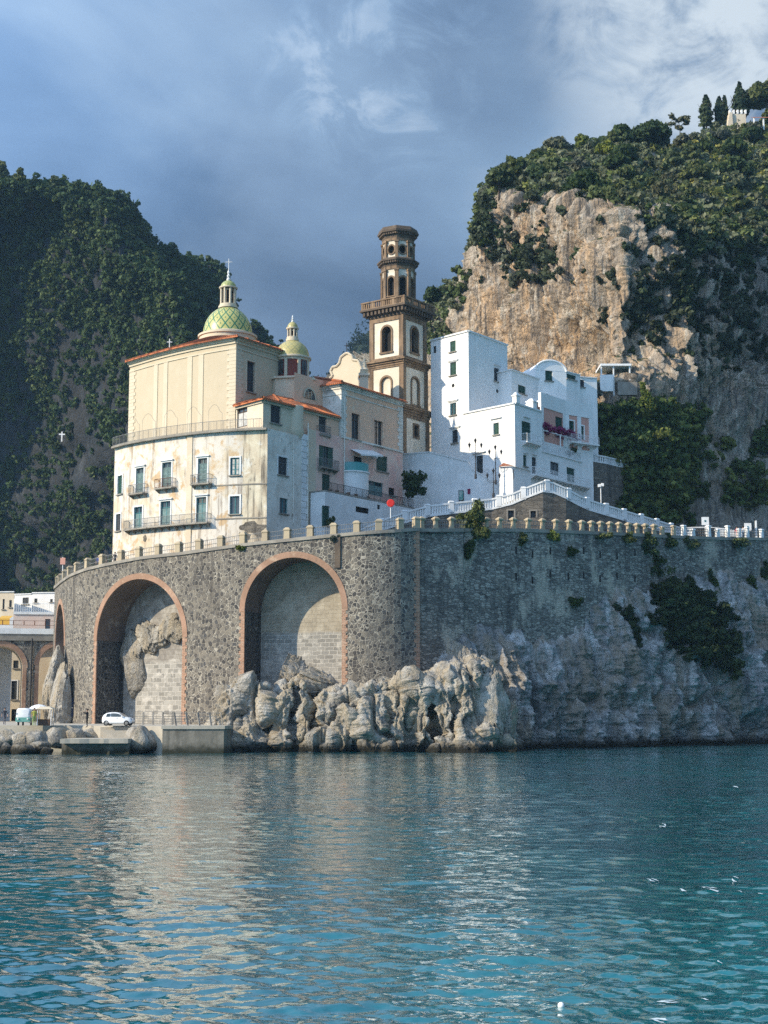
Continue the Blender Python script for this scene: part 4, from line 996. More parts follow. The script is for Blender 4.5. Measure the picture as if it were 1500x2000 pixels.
def win_walls(root, name, path, zb, zt, wins, mat, s0=0, s1=None, depth=.28, split=None, trim=None, arches=()):
    """a wall with its windows. wins: (x0, y0, x1, y1, style, {options}) in photo pixels on the wall's face"""
    holes = []; todo = []
    for wdef in wins:
        x0, y0, x1, y1, sty = wdef[:5]; op = wdef[5] if len(wdef) > 5 else {}
        xm = (x0 + x1) / 2; q0, _ = path.hit(x0, (y0 + y1) / 2); q1, _ = path.hit(x1, (y0 + y1) / 2); _, zt_ = path.hit(xm, y0); _, zb_ = path.hit(xm, y1)
        holes.append((q0, q1, zb_, zt_)); todo.append((q0, q1, zb_, zt_, sty, op))
    mb = MB()
    if split is None: facade(mb, path, zb, zt, holes, arches, s0, s1, depth)
    else:
        cuts = [s0] + split[0] + [path.len if s1 is None else s1]
        for i, (ca, cb) in enumerate(zip(cuts, cuts[1:])):
            facade(mb, path, zb, zt, [h for h in holes if ca <= (h[0] + h[1]) / 2 <= cb], arches, ca, cb, depth, mi=split[1][i])
    o = build(name, mb, M[mat] if isinstance(mat, str) else mat, root)
    for q0, q1, a, b, sty, op in todo:
        fill_window(root, path.frame((q0 + q1) / 2, a), q1 - q0, b - a, sty, depth, op.get('trim', trim), op.get('sill', True), op.get('lintel', False), op.get('name', 'window'))
    return o, todo
def rim_band(path, z, h, d0, d1, mb, s0=0, s1=None, mi=0): 
    course(path, (lambda q: z) if not callable(z) else z, h, d0, d1, mb, s0=s0, s1=s1)

UV_ = (math.cos(R(55)), math.sin(R(55))); VV_ = (-math.sin(R(55)), math.cos(R(55)))    # church axis (away to the right), across (away to the left)
C0 = xy(522, 900, 159.0)
ax = lambda t, w=0.0: (C0[0] + UV_[0] * t + VV_[0] * w, C0[1] + UV_[1] * t + VV_[1] * w)

# ------------------------------------------------------------------ the old apartment house on the rounded corner
ap = thing('apartment_house', 'weathered cream apartment house with teal shutters and peeling plaster on a rounded corner', 'house', (-20, 166, 20))
PAL = Path(smooth_path([tuple(xy(px, py, Y)) for px, py, Y in PALP[1:]], 3))
ZT = zat(846, 160.8)                                  # terrace level
wl = [(230, 929, 239, 965, 'green', dict(trim='white_worn')), (266, 914, 281, 964, 'shut', dict(trim='white_worn', lintel=True)), (317, 903, 335, 953, 'shut', dict(trim='white_worn', lintel=True)), (387, 895, 405, 945, 'shut', dict(trim='white_worn', lintel=True)), (450, 894, 468, 928, 'panel', dict(trim='white_worn')),
      (227, 1004, 236, 1037, 'dark', dict(trim='white_worn')), (262, 990, 278, 1037, 'tealdoor', dict(trim='white_worn')), (314, 979, 333, 1027, 'tealdoor', dict(trim='white_worn', lintel=True)), (384, 971, 403, 1020, 'tealdoor', dict(trim='white_worn', lintel=True)), (449, 969, 468, 1004, 'teal', dict(trim='white_worn'))]
sq, _ = PAL.hit(474, 950)
_, todo = win_walls(ap, 'wall', PAL, 17, ZT, wl, [M['peeling'], M['streaked']], split=([sq], [0, 1]))
for i in (1, 2, 3):
    q0, q1, z = todo[i][0], todo[i][1], todo[i][2]; balcony(ap, PAL, q0 - .55, q1 + .65, z - .18, .75, rail='rust_iron' if i == 2 else 'grey_iron')
q0, _ = PAL.hit(252, 1040); q1, _ = PAL.hit(412, 1020); balcony(ap, PAL, q0, q1, todo[7][2] - .2, .85)
mb = MB()
for y0, d in ((946, .06), (1012, .07)):
    qa, _ = PAL.hit(408 if y0 < 1000 else 420, y0); zz = zat(y0 + 1, 159.5); rim_band(PAL, zz, .14, -.02, d, mb, s0=qa)
build('string_course', mb, M['coping'], ap)
qv, _ = PAL.hit(370, 950); mb = MB(PAL.frame(qv, 17)); mb.box(-.36, .36, -.10, .1, 3.2, ZT - 17 - .1); build('pilaster', mb, M['beige'], ap)
# exposed rubble where the plaster has fallen at the foot
mb = MB(); rng = random.Random(2)
for cx, cy, rx, ry in ((492, 1030, 28, 12), (478, 1046, 14, 9), (283, 1052, 5, 7), (508, 1042, 12, 8)):
    q, z = PAL.hit(cx, cy); sc = 160 / F; pts = []
    for k in range(18):
        a = 2 * math.pi * k / 18; rr = rng.uniform(.65, 1.15); pts.append(PAL.pos(min(PAL.len - .05, q + rx * sc * rr * math.cos(a)), z + ry * sc * rr * math.sin(a), .03))
    mb = MB(); mb.add([PAL.pos(min(PAL.len - .1, q), z, .05)] + pts, [(0, 1 + i, 1 + (i + 1) % 18) for i in range(18)]); build('bare_rubble_patch', mb, M['rough_wall'], ap)

# terrace slab with railing along the top
mb = MB(); q1 = PAL.len; rim_band(PAL, ZT - .02, .22, -6, .5, mb); build('terrace', mb, M['coping'], ap)
q_r, _ = PAL.hit(512, 835)
railing('terrace_railing', [PAL.pos(q, ZT + .2, .35) for q in np.linspace(.1, q_r, 26)], 1.05, ap, M['grey_iron'], .17)
# wire hoops for an awning along the terrace
mb = MB()
for px in (252, 282, 324, 369, 410):
    q, _ = PAL.hit(px, 840); b = PAL.pos(q, ZT + .2, .3); q2 = min(PAL.len, q + 1.2); c = PAL.pos(q2, ZT + .2, -.6)
    P = [b, b + Vector((0, 0, 2.3))] + [b.lerp(c, t) + Vector((0, 0, 2.3 + .75 * math.sin(math.pi * min(1, t * 1.15)) - .9 * max(0, t - .8))) for t in (.12, .25, .4, .55, .7, .85, 1)] + [c + Vector((0, 0, .3))]
    mb.tube(P, .015, 4)
build('awning_frame', mb, M['grey_iron'], ap)
# right-hand wall of the same house running back along the church
RS = Path([ax(0), ax(13.4), ax(26.2)])
ZA = zat(788, 161.5)                                  # eaves of the top storey annex
T600, _ = RS.hit(600, 900); T665, _ = RS.hit(662, 880)
rw = [(543, 893, 561, 928, 'dark', dict(trim='white_worn')), (546, 973, 562, 1003, 'teal', dict())]
win_walls(ap, 'side_wall', RS, 17, ZT + .2, rw, 'peeling_white', s1=T600)
rw2 = [(623, 872, 651, 916, 'greenhalf', dict()), (629, 926, 645, 967, 'green', dict(sill=False)), (630, 985, 643, 1030, 'darkdoor', dict(sill=False, name='door')),
       (686, 945, 699, 957, 'black', dict()), (691, 893, 715, 914, 'black', dict()), (735, 890, 757, 921, 'green', dict()), (719, 941, 748, 968, 'tealdoor', dict(sill=False)), (759, 953, 771, 968, 'black', dict())]
_, td2 = win_walls(ap, 'side_wall', RS, 17, zat(868, 175), rw2, [M['beige'], M['pink'], M['white_worn']], s0=T600, split=([RS.hit(617, 900)[0], RS.hit(706, 930)[0]], [0, 1, 1]))
balcony(ap, RS, td2[0][0] - .3, td2[0][1] + .3, td2[0][2] - .1, .7, rail='grey_iron')
mb = MB(); z0 = ZT - .05
for i in range(22):                                   # quoin strip at the dark joint
    mb.M = RS.frame(T600 - .55, 19.5 + i * .7); mb.box(-.5, .5 if i % 2 else .38, -.07, .05, 0, .64)
build('quoin', mb, M['white_worn'], ap)
mb = MB()
for px, y0, y1 in ((572, 865, 1030), (600, 830, 1034), (671, 760, 960)):
    q, _ = RS.hit(px, 900); mb = MB(); mb.tube([RS.pos(q, zat(y1, 166), .1), RS.pos(q, zat(y0, 166), .1)], .07, 6); build('downpipe', mb, M['peeling_white'], ap)
# top-storey annex with its tiled roof and the corner turret
AXP = Path([xy(461, 815, 163.4), ax(.15, .8), ax(13.3, .25)])
aw = [(463, 795, 483, 834, 'reddoor', dict(sill=False, name='door')), (528, 792, 548, 827, 'dark', dict(trim='cream_trim')), (589, 808, 593, 822, 'black', dict(sill=False)), (622, 807, 637, 850, 'dark', dict(trim='peach', sill=False))]
win_walls(ap, 'annex_wall', AXP, ZT, ZA, aw, [M['beige'], M['peach']], split=([AXP.s[1] + 5.3], [0, 1]))
q, _ = AXP.hit(629, 850); balcony(ap, AXP, q - 1.0, q + 1.0, AXP.hit(629, 851)[1] - .1, .6)
mb = MB(); rim_band(AXP, ZA - .3, .3, -.05, .18, mb); rim_band(AXP, ZT + .2, .16, -.05, .10, mb, s0=AXP.s[1]); build('cornice', mb, M['cream_trim'], ap)
e = AXP.off(.45); inner = [xy(470, 760, 169.5), xy(520, 760, 168.5), ax(6.5, 4.6), ax(13.4, 3.4)]
mb = MB(); zr = ZA + 2.1; E = [Vector((*p, ZA + .06)) for p in e.p]; I = [Vector((*p, zr)) for p in inner]
mb.add([E[0], E[1], E[2], I[0], I[1], I[2], I[3]], [(0, 1, 4, 3), (1, 5, 4), (1, 2, 6, 5)])
mb.add([v - Vector((0, 0, .14)) for v in E] + E, [(0, 1, 4, 3), (1, 2, 5, 4)])
for a_, b_ in ((E[1], I[1]), (E[1].lerp(E[2], .2), I[2])): mb.tube([a_ + Vector((0, 0, .08)), b_ + Vector((0, 0, .08))], .16, 6)
nt_ = 46
for i in range(nt_): 
    t = i / nt_; a_ = E[1].lerp(E[2], t); b_ = I[2].lerp(I[3], min(1, max(0, (t - .2) / .8)))
    mb.tube([a_ + Vector((0, 0, .05)), b_ + Vector((0, 0, .05))], .075, 5)
for i in range(22):
    t = i / 22; a_ = E[0].lerp(E[1], t); b_ = I[0].lerp(I[1], t); mb.tube([a_ + Vector((0, 0, .05)), b_ + Vector((0, 0, .05))], .075, 5)
build('annex_roof', mb, M['tile_c'], ap)
q, _ = AXP.hit(579, 830); c = AXP.pos(q, 0, -.25); mb = MB()
zt0, zt1, zt2 = zat(788, 162.5), zat(838, 162.5), zat(866, 162.5)
mb.lathe([(.05, zt2 - .5), (.5, zt2), (.95, zt1 - .5), (1.08, zt1), (1.08, zt1 + .15), (.98, zt1 + .16), (.98, zt0)], c.x, c.y, 20); build('corner_turret', mb, M['cream_trim'], ap, smooth=40)
# lower terrace block with its railing
LT = Path([ax(T600 + .4, -.2), ax(T600 + .45, -2.2), ax(25.6, -2.2)])
ZL = zat(972, 169)
win_walls(ap, 'terrace_block', LT, 17, ZL, [(695, 991, 721, 1002, 'black', dict(sill=False)), (737, 986, 743, 995, 'black', dict(sill=False)), (632, 988, 644, 1030, 'green', dict(sill=False, name='door'))], 'white_worn')
mb = MB(); mb.prism([LT.p[0], LT.p[1], LT.p[2], ax(25.6, -.05), ax(T600 + .4, -.05)], ZL - .05, ZL + .14); build('terrace', mb, M['coping'], ap)
railing('terrace_railing', [LT.pos(q, ZL + .14, -.12) for q in (LT.s[1] + .1, LT.len - .1)], 1.0, ap, M['iron'], .15)
mb = MB()
for i, px in enumerate((655, 668, 690, 705, 728)):
    q, _ = LT.hit(px, 960); p = LT.pos(q, ZL + .14, -.7)
    mb.lathe([(.16, p.z), (.24, p.z + .4), (.2, p.z + .42)], p.x, p.y, 8)
build('flower_pot', mb, M['arch_ring'], ap)
# white rounded bay with the turquoise balcony on top, awning beside it
q, _ = RS.hit(692, 945); c = RS.pos(q, 0, -.5); zb0, zb1 = ZL, zat(928, 173); mb = MB()
mb.lathe([(2.1, zb0), (2.1, zb1), (2.25, zb1 + .01), (2.25, zb1 + .16), (0, zb1 + .17)], c.x, c.y, 28); build('rounded_bay', mb, M['white'], ap, smooth=40)
m_glass = material('turquoise balcony glass', None, (.07, .30, .29), .15, .5)
pts = [Vector((c.x + 2.15 * math.cos(a), c.y + 2.15 * math.sin(a), zb1 + .16)) for a in np.linspace(R(190), R(345), 14)]
mb = MB()
for a_, b_ in zip(pts, pts[1:]): mb.quad(a_, b_, b_ + Vector((0, 0, .95)), a_ + Vector((0, 0, .95)))
mb.tube([p + Vector((0, 0, .98)) for p in pts], .03, 5); build('balcony_screen', mb, m_glass, ap)
q0, z0 = RS.hit(684, 877); q1, z1 = RS.hit(728, 880); mb = MB(); A = RS.pos(q0, z0, .05); B = RS.pos(q1, z1, .05); n = RS.nrm(q0); n3 = Vector((n.x, n.y, 0)) * 1.5 - Vector((0, 0, .75))
mb.add([A, B, B + n3, A + n3, A + n3 - Vector((0, 0, .18)), B + n3 - Vector((0, 0, .18))], [(0, 1, 2, 3), (3, 2, 5, 4)]); build('awning', mb, M['white_worn'], ap)
q, z = RS.hit(729, 895); mb = MB(RS.frame(q, z)); mb.box(-.4, .4, -.35, 0, 0, .55); mb.box(-.3, .1, -.37, -.35, .08, .47, 1); build('air_conditioner', mb, [M['white_paint'], M['dark_in']], ap)

# ------------------------------------------------------------------ the domed church
ch = thing('church', 'cream church with green and yellow tiled domes, pink nave and orange roofs', 'church', (-14, 172, 34))
UB = Path(smooth_path([xy(253, 760, 176.5), xy(300, 760, 172.8), xy(350, 760, 169.6), xy(405, 760, 166.8), xy(460, 760, 164.5)], 3))
ZE = zat(660, 164.5)
mb = MB(); facade(mb, UB, ZT, ZE); build('apse_wall', mb, M['cream'], ch)
UBR = Path([tuple(UB.p[-1]), (UB.p[-1].x + UV_[0] * 13, UB.p[-1].y + UV_[1] * 13)])
win_walls(ch, 'side_wall', UBR, ZT, ZE, [(482, 706, 498, 766, 'dark', dict(trim='cream_trim'))], 'cream', depth=.4)
mb = MB()
for x0, x1 in ((300, 327), (366, 396)):
    for xx in (x0 + 4, x1 - 4):
        q, _ = UB.hit(xx, 780); mb.M = UB.frame(q, 0); mb.box(-.38, .38, -.07, .05, ZT, ZE - 1.2)
mb.M = None; build('pilaster', mb, M['cream_trim'], ch)
mb = MB()
for i in range(26):
    z = ZT + .3 + i * .42
    if z > ZE - 1.3: break
    L_ = 1.25 if i % 2 else .95
    mb.M = UB.frame(UB.len - 1e-4, z); mb.box(-L_, .06, -.06, .05, 0, .40)
    mb.M = UBR.frame(1e-4, z); mb.box(.0, L_, -.06, .05, 0, .40)
mb.M = None; build('quoin', mb, M['cream_trim'], ch)
mb = MB()
for i in range(26):
    z = ZT + .3 + i * .42
    if z > ZE - 1.3: break
    mb.M = UB.frame(1e-4, z); mb.box(-.02, (1.25 if i % 2 else .95) * 1.1, -.06, .05, 0, .40)
mb.M = None; build('quoin', mb, M['cream_trim'], ch)
mb = MB()
for pth in (UB, UBR):
    for z, h, d in ((ZE - 1.25, .16, .10), (ZE - .62, .30, .16), (ZE - .32, .18, .36), (ZE - .14, .16, .58)): rim_band(pth, z, h - .004, -.1, d, mb)
build('cornice', mb, M['cream_trim'], ch)
Dc = at(445, 640, 176.0); ZD = zat(655, 176.0)
mb = MB(); eo = [Vector((*p, ZE + .05)) for p in UB.off(.75).p] + [Vector((*UBR.off(.75).p[1], ZE + .05))]
eo[len(UB.p) - 1] = Vector((UB.p[-1].x + .25, UB.p[-1].y - 1.0, ZE + .05))
backp = [Vector((Dc.x + 1, Dc.y + 10, ZE + .05)), Vector((Dc.x - 9, Dc.y + 8, ZE + .05))]
rimr = 3.3; loop = eo + backp; top = []
for v in loop: d = Vector((v.x - Dc.x, v.y - Dc.y)).normalized(); top.append(Vector((Dc.x + d.x * rimr, Dc.y + d.y * rimr, ZE + 2.35)))
nL = len(loop)
mb.add(loop + top, [(i, (i + 1) % nL, nL + (i + 1) % nL, nL + i) for i in range(nL)]); mb.add([v - Vector((0, 0, .16)) for v in loop] + loop, [(i, (i + 1) % nL, nL + (i + 1) % nL, nL + i) for i in range(nL)])
for i in range(len(eo) - 1):
    for k in range(7):
        t = k / 7; a_ = loop[i].lerp(loop[i + 1], t); b_ = top[i].lerp(top[i + 1], t); mb.tube([a_ + Vector((0, 0, .04)), b_ + Vector((0, 0, .04))], .08, 5)
build('hipped_roof', mb, M['tile_a'], ch)
mb = MB(); mb.lathe([(3.45, ZE + .9), (3.45, ZD - .45), (3.62, ZD - .4), (3.62, ZD - .15), (3.3, ZD - .1), (3.1, ZD + .05)], Dc.x, Dc.y, 40); build('dome_drum', mb, M['cream_trim'], ch, smooth=40)
m_d1 = domemat('green and yellow diamond tiles', (.50, .46, .15), (.40, .39, .13), (.035, .16, .075), (Dc.x, Dc.y, ZD), 16, 1.9)
m_d2 = domemat('mossy yellow tiles', (.46, .39, .14), (.36, .31, .12), (.16, .19, .10), (at(571, 692, 172).x, 172, zat(693, 172)), 14, 1.9, .5)
def dome(name, c, z, r, hgt, mt):
    mb = MB(); prof = [(r * math.cos(t) , z + hgt * math.sin(t)) for t in np.linspace(0, R(83), 15)]; mb.lathe([(r * 1.02, z - .12)] + prof, c.x, c.y, 48); return build(name, mb, mt, ch, smooth=50)
def lantern(c, z, r, hc, hd, hf, cross, mt, cols=8):
    mb = MB(); mb.lathe([(r * 1.35, z - .2), (r * 1.35, z + .05), (r * 1.2, z + .08), (r * 1.2, z + .3), (r * .72, z + .31), (r * .72, z + hc)], c.x, c.y, 24)
    for k in range(cols):
        a = 2 * math.pi * (k + .5) / cols; p = Vector((c.x + r * math.cos(a), c.y + r * math.sin(a), 0))
        mb.tube([p + Vector((0, 0, z + .3)), p + Vector((0, 0, z + hc))], r * .17, 6)
    mb.lathe([(r * 1.2, z + hc), (r * 1.3, z + hc + .08), (r * 1.3, z + hc + .2), (r * 1.05, z + hc + .24)], c.x, c.y, 24)
    lo = build('lantern', mb, M['cream_trim'], ch, smooth=35)
    mb = MB()
    for k in range(cols):
        a = 2 * math.pi * k / cols; d = Vector((math.cos(a), math.sin(a), 0)); t = Vector((-d.y, d.x, 0)); p = Vector((c.x, c.y, 0)) + d * (r * .76)
        mb.quad(p - t * r * .17 + Vector((0, 0, z + .5)), p + t * r * .17 + Vector((0, 0, z + .5)), p + t * r * .17 + Vector((0, 0, z + hc - .25)), p - t * r * .17 + Vector((0, 0, z + hc - .25)))
    build('opening', mb, M['dark_in'], lo)
    zc = z + hc + .24; mb = MB(); mb.lathe([(r * 1.08 * math.cos(t), zc + hd * math.sin(t)) for t in np.linspace(0, R(84), 8)], c.x, c.y, 24); build('cupola', mb, mt, lo, smooth=50)
    zf = zc + hd; mb = MB(); mb.lathe([(r * .22, zf - .1), (r * .3, zf + hf * .12), (r * .12, zf + hf * .25), (r * .26, zf + hf * .42), (r * .1, zf + hf * .55), (r * .2, zf + hf * .68), (.03, zf + hf)], c.x, c.y, 10)
    if cross:
        mb.tube([(c.x, c.y, zf + hf * .9), (c.x, c.y, zf + hf + cross)], .045, 5); mb.tube([(c.x - cross * .33, c.y - .02, zf + hf + cross * .65), (c.x + cross * .33, c.y - .02, zf + hf + cross * .65)], .045, 5)
    build('finial', mb, M['white_worn'], lo, smooth=40)
k1 = 176.0 / F
dome('dome', Dc, ZD, 3.02, zat(602, 176) - ZD + .1, m_d1); lantern(Dc, zat(600, 176), .88, 37 * k1, 14 * k1, 24 * k1, 22 * k1, m_d1)
# small dome on its red panelled drum
Sc = at(571, 692, 172.0); k2 = 172.0 / F; zs = zat(698, 172); zd0 = zat(745, 172)
mb = MB(); mb.lathe([(1.95, zd0 - 1.5), (1.95, zs - .5)], Sc.x, Sc.y, 32); build('small_drum', mb, M['red_panel'], ch, smooth=40)
mb = MB(); mb.lathe([(1.9, zs - .62), (2.05, zs - .6), (2.05, zs - .42), (2.28, zs - .3), (2.28, zs - .12), (1.9, zs)], Sc.x, Sc.y, 36)
mb.lathe([(2.1, zd0 - .1), (2.1, zd0 + .15), (1.98, zd0 + .17)], Sc.x, Sc.y, 32)
for k in range(8):
    a = R(275) + 2 * math.pi * k / 8 + R(22); mb.M = Matrix.Translation((Sc.x, Sc.y, 0)) @ Matrix.Rotation(a, 4, 'Z'); mb.box(1.85, 2.1, -.17, .17, zd0 + .15, zs - .6)
mb.M = None; build('drum_cornice', mb, M['cream_trim'], ch, smooth=30)
for k in range(8):
    a = R(275) + 2 * math.pi * k / 8 + R(22) + R(22.5)
    if k % 2: continue
    fr = Matrix.Translation((Sc.x, Sc.y, 0)) @ Matrix.Rotation(a, 4, 'Z'); mb = MB(fr); h0, h1 = zd0 + .5, zs - 1.0
    P = [(1.985, -.38, h0), (1.985, .38, h0), (1.985, .38, h1)] + [(1.985, .38 * math.cos(t), h1 + .38 * math.sin(t)) for t in np.linspace(0, math.pi, 8)[1:-1]] + [(1.985, -.38, h1)]
    n = len(P); mb.add(P + [(1.80, y, z) for _, y, z in P], [tuple(range(n))] + [(i, (i + 1) % n, n + (i + 1) % n, n + i) for i in range(n)], 0)
    mb.box(1.99, 2.03, -.03, .03, h0, h1 + .3, 1); mb.box(1.99, 2.03, -.36, .36, h0 + .5, h0 + .56, 1); build('drum_window', mb, [M['glass'], M['brown_wood']], ch)
dome('small_dome', Sc, zs, 2.02, 34.5 * k2, m_d2); lantern(Sc, zat(664, 172), .58, 21 * k2, 12 * k2, 14 * k2, 0, m_d2)
# block under the small dome
mb = MB(); bl = [(Sc.x + 3.15 * math.cos(a), Sc.y + 3.15 * math.sin(a)) for a in np.arange(8) * math.pi / 4 + R(10)]
mb.prism(bl, ZA - .5, zd0 - .25); mb.prism([(Sc.x + (x - Sc.x) * 1.09, Sc.y + (y - Sc.y) * 1.09) for x, y in bl], zd0 - .25, zd0 - .02); build('dome_base', mb, M['beige'], ch)
nb = Path([ax(8.0, 2.7), ax(13.5, 2.7)]); q, z = nb.hit(604, 779); mb = MB(); fr = nb.frame(q, z)
mb.M = Matrix.Identity(4); facade(mb, nb, ZA - .5, zd0 - .02); build('dome_base', mb, M['peach'], ch)
mb = MB(fr); r_ = 1.0; P = [(r_ * math.cos(t), -.06, r_ * 1.15 * math.sin(t)) for t in np.linspace(0, math.pi, 14)]; mb.add(P, [tuple(range(14))]); mb.add([(x, -.10, z) for x, _, z in P] + [(x * 1.25, -.10, z * 1.2) for x, _, z in P], [(i, i + 1, 15 + i, 14 + i) for i in range(13)], 1)
for x in (-.33, .33): mb.box(x - .03, x + .03, -.1, -.065, 0, .95, 1)
build('lunette_window', mb, [M['glass'], M['cream_trim']], ch)
# nave
ZN = zat(750, 170); NV = Path([ax(13.4, 9.0), ax(13.4, 0), ax(26.2, 0)])
nw = [(686, 808, 702, 858, 'brown', dict(trim='peach')), (730, 822, 747, 872, 'brown', dict(trim='peach'))]
win_walls(ch, 'nave_wall', NV, zat(868, 175), ZN, nw, [M['peeling_white'], M['peach']], split=([NV.s[1] + 1.0], [0, 1]), depth=.35)
mb = MB()
for z, h, d in ((ZN - 1.25, .14, .08), (ZN - .55, .25, .12), (ZN - .30, .15, .28), (ZN - .15, .15, .45)): rim_band(NV, z, h - .004, -.1, d, mb)
rim_band(NV, zat(868, 175) - .1, .22, -.1, .14, mb, s0=NV.s[1]); build('cornice', mb, M['peeling_white'], ch)
mb = MB()
for i in range(24):
    z = zat(868, 175) + .2 + i * .45
    if z > ZN - .7: break
    mb.M = NV.frame(NV.len, z); L_ = 1.1 if i % 2 else .8; mb.box(-L_, .02, -.06, .02, 0, .42)
mb.M = None; build('quoin', mb, M['peeling_white'], ch)
mb = MB()
for i in range(24):
    z = zat(868, 175) + .2 + i * .45
    if z > ZN - .7: break
    mb.M = NV.frame(NV.s[1] + 1e-4, z); mb.box(0, 1.1 if i % 2 else .8, -.05, .02, 0, .42)
mb.M = None; build('quoin', mb, M['peeling_white'], ch)
eo = NV.off(.6); rz = ZN + 2.4; A = [Vector((*p, ZN + .05)) for p in eo.p]; r0_, r1_ = Vector((*ax(17.5, 7), rz)), Vector((*ax(26.5, 7), rz)); b1 = Vector((*ax(26.5, 14), ZN)); b0 = Vector((*ax(13, 14), ZN))
A[2] = Vector((*ax(26.5, -.6), ZN + .05)); A[0] = Vector((*ax(12.8, 14), ZN + .05))
mb = MB(); mb.add([A[0], A[1], A[2], r0_, r1_, b1], [(0, 1, 3), (1, 2, 4, 3), (0, 3, 4, 5)]); mb.add([v - Vector((0, 0, .15)) for v in A] + A, [(0, 1, 4, 3), (1, 2, 5, 4)])
for i in range(44):
    t = i / 44; mb.tube([A[1].lerp(A[2], t) + Vector((0, 0, .05)), r0_.lerp(r1_, max(0, (t - .3) / .7)) + Vector((0, 0, .05))], .075, 5)
mb.tube([A[1] + Vector((0, 0, .08)), r0_ + Vector((0, 0, .08)), r1_ + Vector((0, 0, .08))], .17, 6); build('nave_roof', mb, M['tile_b'], ch)
mb = MB(); mb.prism([ax(9, 6), ax(26, 6), ax(26, 13.5), ax(9, 13.5)], ZN - 6, ZN - .4); build('aisle', mb, M['beige'], ch)
# baroque gable of the front, seen from behind the nave roof
GY = 186.0; gc = Vector(xy(676, 720, GY)); gd = Vector((-VV_[0], -VV_[1]))
GP = Path([tuple(gc - gd * 6), tuple(gc + gd * 6)])
gout = [(645, 800), (645, 738), (650, 733), (646, 724), (650, 716), (657, 715), (663, 709), (666, 697), (675, 690), (680, 689), (687, 694), (689, 702), (700, 704), (703, 713), (706, 722), (704, 731), (709, 740), (710, 800)]
pts = [GP.hit(*p) for p in gout]; n = len(pts); mb = MB()
mb.add([GP.pos(q, z, 0) for q, z in pts] + [GP.pos(q, z, -.9) for q, z in pts], [tuple(range(n)), tuple(range(2 * n - 1, n - 1, -1))] + [(i, (i + 1) % n, n + (i + 1) % n, n + i) for i in range(n)])
for i in range(1, n - 2):
    (qa, za), (qb, zb) = pts[i], pts[i + 1]
    mb.tube([GP.pos(qa, za - .05, .05), GP.pos(qb, zb - .05, .05)], .16, 6)
build('gable', mb, M['cream_trim'], ch)
p = GP.pos(*GP.hit(713, 740), .2); mb = MB(); zz = lambda y: zat(y, GY)
mb.frustum(p.x - .5, p.x + .5, p.y - .5, p.y + .5, zz(790), zz(742), 1); mb.frustum(p.x - .7, p.x + .7, p.y - .7, p.y + .7, zz(742), zz(737), 1); mb.lathe([(.3, zz(737)), (.55, zz(729)), (.3, zz(725)), (.34, zz(722)), (.02, zz(705))], p.x, p.y, 10); build('pinnacle', mb, M['cream_trim'], ch, smooth=30)
p = GP.pos(*GP.hit(677, 690)); mb = MB(); mb.tube([p, p + Vector((0, 0, 1.4))], .05, 5); mb.tube([p + Vector((-.3, 0, 1.0)), p + Vector((.3, 0, 1.0))], .045, 5); build('gable_cross', mb, M['iron'], ch)
p = UB.pos(*UB.hit(331, 678)); mb = MB(); mb.tube([p + Vector((0, 0, -.2)), p + Vector((0, 0, 1.0))], .06, 5); mb.tube([p + Vector((-.32, 0, .6)), p + Vector((.32, 0, .6))], .06, 5); build('roof_cross', mb, M['white_worn'], ch)

# ------------------------------------------------------------------ bell tower
bt = thing('bell_tower', 'tall brown stone bell tower with arched windows and two octagonal upper storeys', 'tower', (4, 184, 30))
TY = 189.0; S = 5.58; cnr = Vector(xy(787.5, 650, TY)); eu = Vector((math.cos(R(54)), math.sin(R(54)))); ev = Vector((-math.sin(R(54)), math.cos(R(54))))
tc = cnr + (eu + ev) * (S / 2); tz = lambda y: zat(y, TY)
FR = Matrix(((-ev.x, eu.x, 0, tc.x), (-ev.y, eu.y, 0, tc.y), (0, 0, 1, 0), (0, 0, 0, 1)))   # local x right along the left face, y inward
def side(k): return FR @ Matrix.Rotation(k * math.pi / 2, 4, 'Z')
def arch_pts(w, h, n=12): # arched outline from the sill middle
    r = w / 2; return [(-r, 0), (-r, h - r)] + [(-r * math.cos(t), h - r + r * math.sin(t)) for t in np.linspace(0, math.pi, n)[1:-1]] + [(r, h - r), (r, 0)]
def arched_panel(mb, x0, x1, z0, z1, y, w, h, zs, dpt, mi=0, xc=0.0):
    """flat panel at depth y with an arched hole; jambs go in by dpt"""
    P = [(xc + x, zs + z) for x, z in arch_pts(w, h)]
    # strips left, right, below, above
    def V(x, z, yy=y): return (x, yy, z)
    mb.quad(V(x0, z0), V(P[0][0], z0), V(P[0][0], z1), V(x0, z1), mi); mb.quad(V(P[-1][0], z0), V(x1, z0), V(x1, z1), V(P[-1][0], z1), mi); mb.quad(V(P[0][0], z0), V(P[-1][0], z0), V(P[-1][0], zs), V(P[0][0], zs), mi)
    for a, b in zip(P[1:-1], P[2:-1]): mb.quad(V(*a), V(*b), V(b[0], z1), V(a[0], z1), mi)
    for a, b in zip(P, P[1:] + P[:1]): mb.quad(V(*a), V(*b), V(*b, y + dpt), V(*a, y + dpt), 1)
    return P
